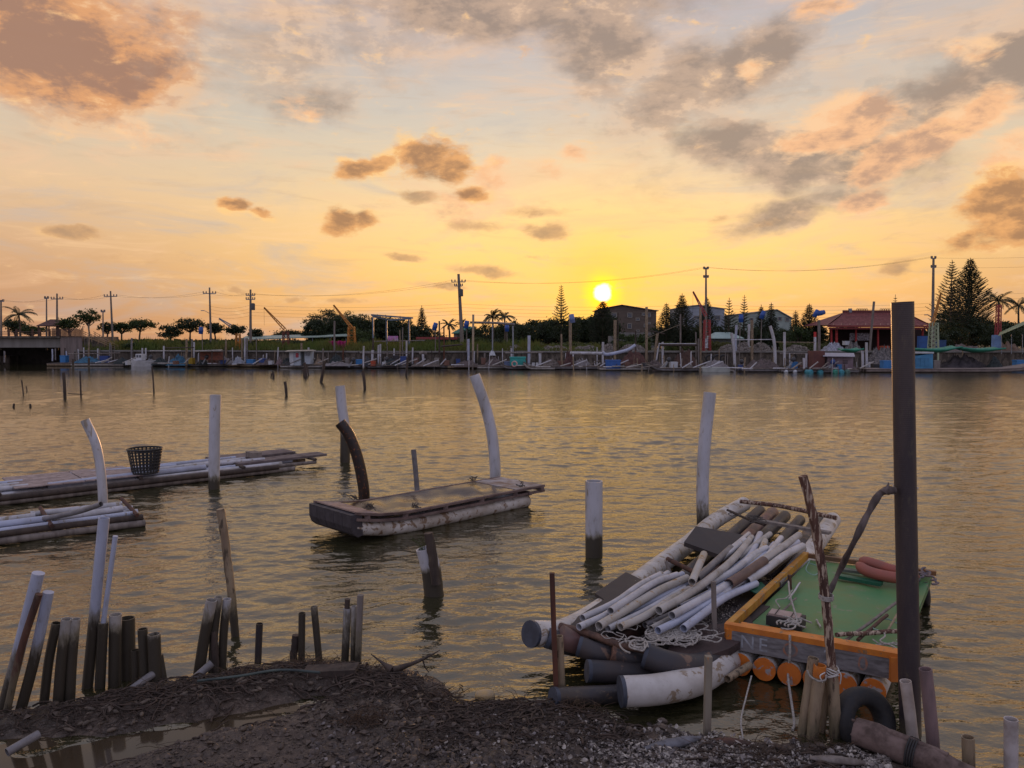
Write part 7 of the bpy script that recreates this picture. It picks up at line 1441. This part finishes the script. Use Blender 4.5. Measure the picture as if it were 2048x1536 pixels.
NETB = mat('black_net', (.035, .045, .045), (.02, .025, .025), .8, 6, .5); BLN = mat('blue_net', (.04, .14, .22), (.03, .06, .1), .8, 5, .4); SIL = mat('silver_tarp', (.26, .28, .32), (.18, .19, .22), .5, 2, .3); GT = mat('grey_tarp', (.20, .18, .18), (.13, .115, .115), .6, 2, .4); ROSE = mat('rose_heap', (.22, .15, .15), (.14, .1, .1), .8, 4, .4); BRN2 = mat('brown_net', (.12, .09, .085), (.07, .055, .05), .8, 3, .4)
for a in ((222, 252, 716, 728, 88, 1.6, NETB, 'dark engine and net clutter left of the motor boat'), (300, 328, 716, 730, 87, 1.6, NETB, 'dark bundle between the motor boat and the ringed post'), (432, 460, 715, 729, 86, 1.4, GT, 'grey blue covers right of the red plank shelter'), (510, 548, 719, 730, 84, 1.4, BRN2, 'brown net clutter between the two blue tubs and the rose heap'), (562, 580, 716, 729, 83, 1.2, NETB, 'black sack heap touching the numbered hut on its left'), (390, 412, 718, 730, 86, 1.2, NETB, 'black gear heap right of the yellow box'), (760, 800, 718, 732, 81, 1.4, NETB, 'black gear heap under the crossed white posts'), (968, 1006, 716, 732, 80, 1.4, BRN2, 'brown gear heap among the driftwood posts'), (655, 684, 710, 726, 82, 1.6, NETB, 'black net heap right of the numbered hut'), (330, 372, 712, 731, 85.5, 1.8, BLN, 'blue net draped over the raft left of the yellow box'), (462, 482, 714, 728, 84.5, 1.6, SIL, 'silver tarpaulin hump left of the first blue tub'), (550, 562, 716, 729, 83, 1.2, ROSE, 'rose coloured sack heap left of the numbered hut'),
    (626, 642, 718, 727, 82.5, 1.2, mat('tan_heap', (.32, .24, .17), (.22, .16, .12), .8, 3, .3), 'tan cushion heap right of the numbered hut'), (640, 702, 724, 732, 81, 1.8, GT, 'flat greyish pink sheet under the black net heap'), (1410, 1466, 721, 739, 73.2, 2.2, GT, 'grey tarpaulin draped over the white foam raft'),
    (1492, 1572, 719, 742, 73, 2.2, BRN2, 'sagging brownish net over the raft left of the straight white post'), (1142, 1188, 719, 736, 79, 2, GT, 'grey slanted deck cover left of the sun post'), (1085, 1122, 717, 733, 79.5, 1.6, RD, 'tilted plank pile left of the brown post'), (978, 991, 701, 711, 83, .8, WHB, 'white sack on top of the driftwood posts'),
    (1198, 1222, 727, 738, 76, 1.2, BRN2, 'brown net bunch left of the cobalt chest'), (1295, 1330, 720, 738, 78, 1.4, BRN2, 'brown tangle at the foot of the tall thick post'), (140, 195, 714, 727, 94, 2, BLN, 'blue and grey covers along the long dark raft'), (820, 880, 722, 733, 80.5, 1.8, RD, 'low plank pile under the mushroom-shaped winch'),
    (905, 960, 722, 734, 80.5, 1.6, BRN2, 'brown planks and nets below the tallest utility pole'), (1655, 1700, 686, 704, 88, 3, mat('scrap_heap', (.13, .13, .15), (.35, .36, .42), .7, 4, .6), 'mixed heap of sheets and scrap left of the leaning pole'), (1700, 1735, 684, 710, 87, 3, mat('scrap_dark', (.05, .045, .045), (.2, .18, .17), .7, 5, .6), 'dark scrap heap with wheels before the temple'), (1745, 1800, 692, 722, 86, 2.4, MATS['scrap_dark'], 'dark junk heap left of the towering black post'),
    (1885, 1990, 690, 712, 86, 3, mat('pallets', (.10, .075, .065), (.16, .13, .12), .8, 2, .5), 'long brown pile of pallets and boards behind the green awnings'), (2000, 2060, 686, 712, 85, 3, mat('brown_bales', (.16, .10, .07), (.1, .07, .05), .8, 2, .5), 'brown bales piled under the green canopy'), (1884, 1990, 712, 740, 74.5, 2, mat('dark_nets', (.07, .06, .065), (.04, .035, .04), .8, 2, .5), 'long dark net pile on the very long raft'), (1985, 2012, 716, 740, 73.2, 1.4, NETB, 'net roller and hoops near the right bow'),
    (1650, 1725, 728, 742, 72.4, 1., BRN2, 'brown clutter behind the mauve hut'), (722, 742, 712, 733, 81.5, 1.2, DK_, 'black bundle right of the blue chest below the orange crane'), (1240, 1300, 704, 722, 82.5, 1.2, mat('red_brown_net', (.10, .045, .035), (.07, .035, .03), .8, 3, .5), 'reddish nets hung on the wall right of the cobalt chest'), (1128, 1150, 704, 732, 79, 1.2, mat('maroon_net', (.10, .045, .04), (.06, .03, .03), .8, 3, .5), 'maroon net bundle round the thick wooden mast'),
    (1345, 1400, 700, 732, 82.6, 1.2, mat('rust_net', (.09, .05, .035), (.06, .035, .03), .8, 3, .5), 'rusty net curtain below the dark beam')):
    heap(*a)
FB('foam_block', 1405, 1460, 735, 744, 72, mat('foam', (.40, .42, .40), (.3, .32, .3), .7, 2, .1), 'white foam block hull under the grey tarpaulin', 'float', dep=1.8)
# green awnings
for (p0, p1, p2, Y, l) in (((1828, 696), (1885, 698), (1925, 692), 74, 'left green awning sagging right of the towering black post'), ((1925, 694), (1965, 698), (2012, 695), 74, 'right green awning sagging under the light blue cabinet'), ((1690, 697), (1712, 699), (1728, 696), 80, 'green net strip above the mauve hut')):
    mb = MB(); P_ = spl([F(*p0, Y), F(*p1, Y), F(*p2, Y)], 6); vs = []
    for i, p in enumerate(P_):
        e = math.sin(math.pi*i/(len(P_)-1)); vs += [p, p+Vector((0, .9, -.12-.12*e)), p+Vector((0, 1.8, .05))]
    mb.add(vs, [f for i in range(len(P_)-1) for f in ((3*i, 3*i+3, 3*i+4, 3*i+1), (3*i+1, 3*i+4, 3*i+5, 3*i+2))], True); o = mb.build('green_awning', mat('awning_green', (.03, .22, .14), (.02, .17, .11), .5, 3, .1), None, l, 'awning'); sm = o.modifiers.new('s', 'SOLIDIFY'); sm.thickness = .14
for i, px in enumerate((1419, 1434, 1447)):
    mb = MB(); torus(mb, F(px, 717, 83.2), .36, .11, (0, 1, .1), n1=20); mb.build('hanging_fender', RUB, None, ('left', 'middle', 'right')[i]+' one of the three tyres hung on the wall behind the foam raft', 'tyre')
mb = MB(); torus(mb, F(1585, 713, 83), .36, .11, (0, 1, .1), n1=20); mb.build('hanging_fender', RUB, None, 'tyre hung on the wall behind the blue outboard box', 'tyre')

# slim poles and loose planks that crowd the far rafts
LM = [(125, 'the blue tub below the bridge end'), (160, 'the bridge abutment'), (207, 'the low navy box before the stairs'), (240, 'the foot of the bridge stairs'), (275, 'the white motor boat'), (328, 'the ringed white post at left'), (350, 'the blue net raft'), (380, 'the yellow box'), (424, 'the red plank shelter'), (472, 'the silver tarpaulin hump'), (500, 'the first blue tub'), (523, 'the second blue tub'), (556, 'the rose heap'),
      (600, 'the numbered hut'), (634, 'the tan cushion heap'), (670, 'the black net heap'), (717, 'the blue chest under the orange crane'), (745, 'the orange-red crate'), (760, 'the crossed white posts'), (790, 'the gantry foot'), (846, 'the mushroom-shaped winch'), (893, 'the upright brown box'), (918, 'the tallest utility pole'), (946, 'the tall cream post'), (985, 'the white sack'), (1014, 'the dusty blue box'), (1035, 'the turquoise tub'), (1058, 'the thick white post by the tub'), (1071, 'the white buckets'),
      (1103, 'the tilted plank pile'), (1141, 'the wooden mast with a blue barrel'), (1165, 'the slanted deck cover'), (1194, 'the slanting white rod'), (1206, 'the white post under the sun'), (1227, 'the cobalt chest'), (1262, 'the leaning white prop'), (1293, 'the tall thick post by the grey house'), (1325, 'the white post at the dark beam'), (1348, 'the white console'), (1375, 'the rusty net curtain'), (1401, 'the red crane'), (1435, 'the foam block raft'),
      (1470, 'the leaning pair of white posts'), (1497, 'the post by the bagged shells'), (1530, 'the draped raft'), (1549, 'the strongly bent white post'), (1569, 'the straight white post'), (1590, 'the small blue outboard box'), (1610, 'the paired white posts'), (1638, 'the rust-brown hut'), (1680, 'the mauve hut'), (1728, 'the leaning post at the mauve hut')]
seen_l = set()
def near_label(px, what):
    d, nm_ = min((abs(px-q), n_) for q, n_ in LM); q = [q for q, n_ in LM if n_ == nm_][0]
    l = '%s %s %s' % (what, 'in front of' if d < 3 else ('right of' if px > q else 'left of'), nm_)
    if l in seen_l: return None
    seen_l.add(l); return l
for k in range(110):
    px = random.uniform(120, 1730) if k % 4 else random.uniform(900, 1700); yb = 727+17*min(1, max(0, (px-100)/1500))+random.uniform(-5, 3); h = random.choice((12, 18, 26, 34))*random.uniform(.8, 1.2); Y = min(yY(yb), wallY(px)-1.2)
    lean = random.gauss(0, 1.6); m, w_ = random.choice(((WOODG, 'grey'), (BAMB, 'tan'), (WOODD, 'dark'), (PVC, 'white')))
    l = near_label(px, '%s slim %s pole%s' % ('short' if h < 16 else ('tall' if h > 28 else 'middling'), w_, ' leaning left' if lean < -1.2 else (' leaning right' if lean > 1.2 else '')))
    if l is None: continue
    mb = MB(); a = F(px, yb, Y); b = F(px+lean, yb-h, Y); a.z = -.2; mb.tube([a, a.lerp(b, .5)+Vector((random.gauss(0, .03), 0, 0)), b], random.choice((.03, .04, .05, .065)), 6)
    mb.build('slim_pole', m, None, l, 'pole', 'slim poles among the moored rafts')
for k in range(120):
    px = random.uniform(140, 1730); yb = 728+16*min(1, max(0, (px-100)/1500))+random.uniform(-3, 1); Y = min(yY(yb+4), wallY(px)-2.5)+random.uniform(0, 1.5); w = random.uniform(8, 34); mb = MB()
    a = F(px, yb, Y); b = F(px+w, yb+random.gauss(0, 1.5), Y); a.z = max(a.z, .42); tl = random.choice((0, 0, .3, .6)); b.z = max(b.z, .42)+tl; m, w_ = random.choice(((WOODG, 'grey'), (RD, 'brown'), (PVC, 'white'), (PVCO, 'tan')))
    pipe_ = w_ in ('white', 'tan'); l = near_label(px+w/2, '%s %s %s lying %s' % ('long' if w > 20 else 'short', w_, 'pipe' if pipe_ else 'plank', 'aslant' if tl else 'flat'))
    if l is None: continue
    if pipe_: mb.tube([a, b], .06, 8)
    else: mb.beam(a, b, random.uniform(.15, .5), .06)
    mb.build('spare_pipe' if pipe_ else 'loose_plank', m, None, l, 'pipe' if pipe_ else 'plank', 'loose planks and pipes on the moored rafts')
for k, (px, y, w, h, m, l) in enumerate(((250, 722, 5, 8, WHB, 'white jerrycan left of the motor boat'), (345, 722, 7, 7, BRB, 'brown carton on the blue net raft'), (440, 720, 8, 8, DB, 'navy tub right of the red plank shelter'), (536, 722, 8, 7, WHB, 'white carton left of the rose heap'), (569, 724, 7, 6, DK_, 'black case touching the numbered hut'), (690, 716, 7, 6, GYB, 'grey case behind the tilted outboard'),
        (764, 724, 6, 6, WHB, 'white basin under the crossed white posts'), (828, 716, 8, 7, BRB, 'brown case below the tall creamy post'), (868, 716, 10, 8, GYB, 'grey chest right of the mushroom-shaped winch'), (912, 718, 8, 8, DB, 'navy case left of the tallest utility pole base'), (962, 716, 9, 10, BRB, 'brown case before the driftwood posts'), (1095, 722, 6, 7, DK_, 'black case behind the white buckets'),
        (1160, 722, 10, 5, GYB, 'grey flat case on the slanted deck'), (1252, 726, 9, 7, BRB, 'brown case right of the cobalt chest'), (1285, 726, 8, 8, DK_, 'black drum case left of the tall thick post'), (1375, 730, 10, 6, GYB, 'grey case right of the white console'), (1480, 730, 6, 9, DB, 'navy case between the bent white posts'), (1600, 730, 6, 8, BRB, 'brown case left of the paired white posts'), (1748, 728, 10, 8, DK_, 'black case at the left end of the very long raft'))):
    Y = min(yY(y+14), wallY(px)-2); crate(px, px+w, y, y+h, Y, m, l)
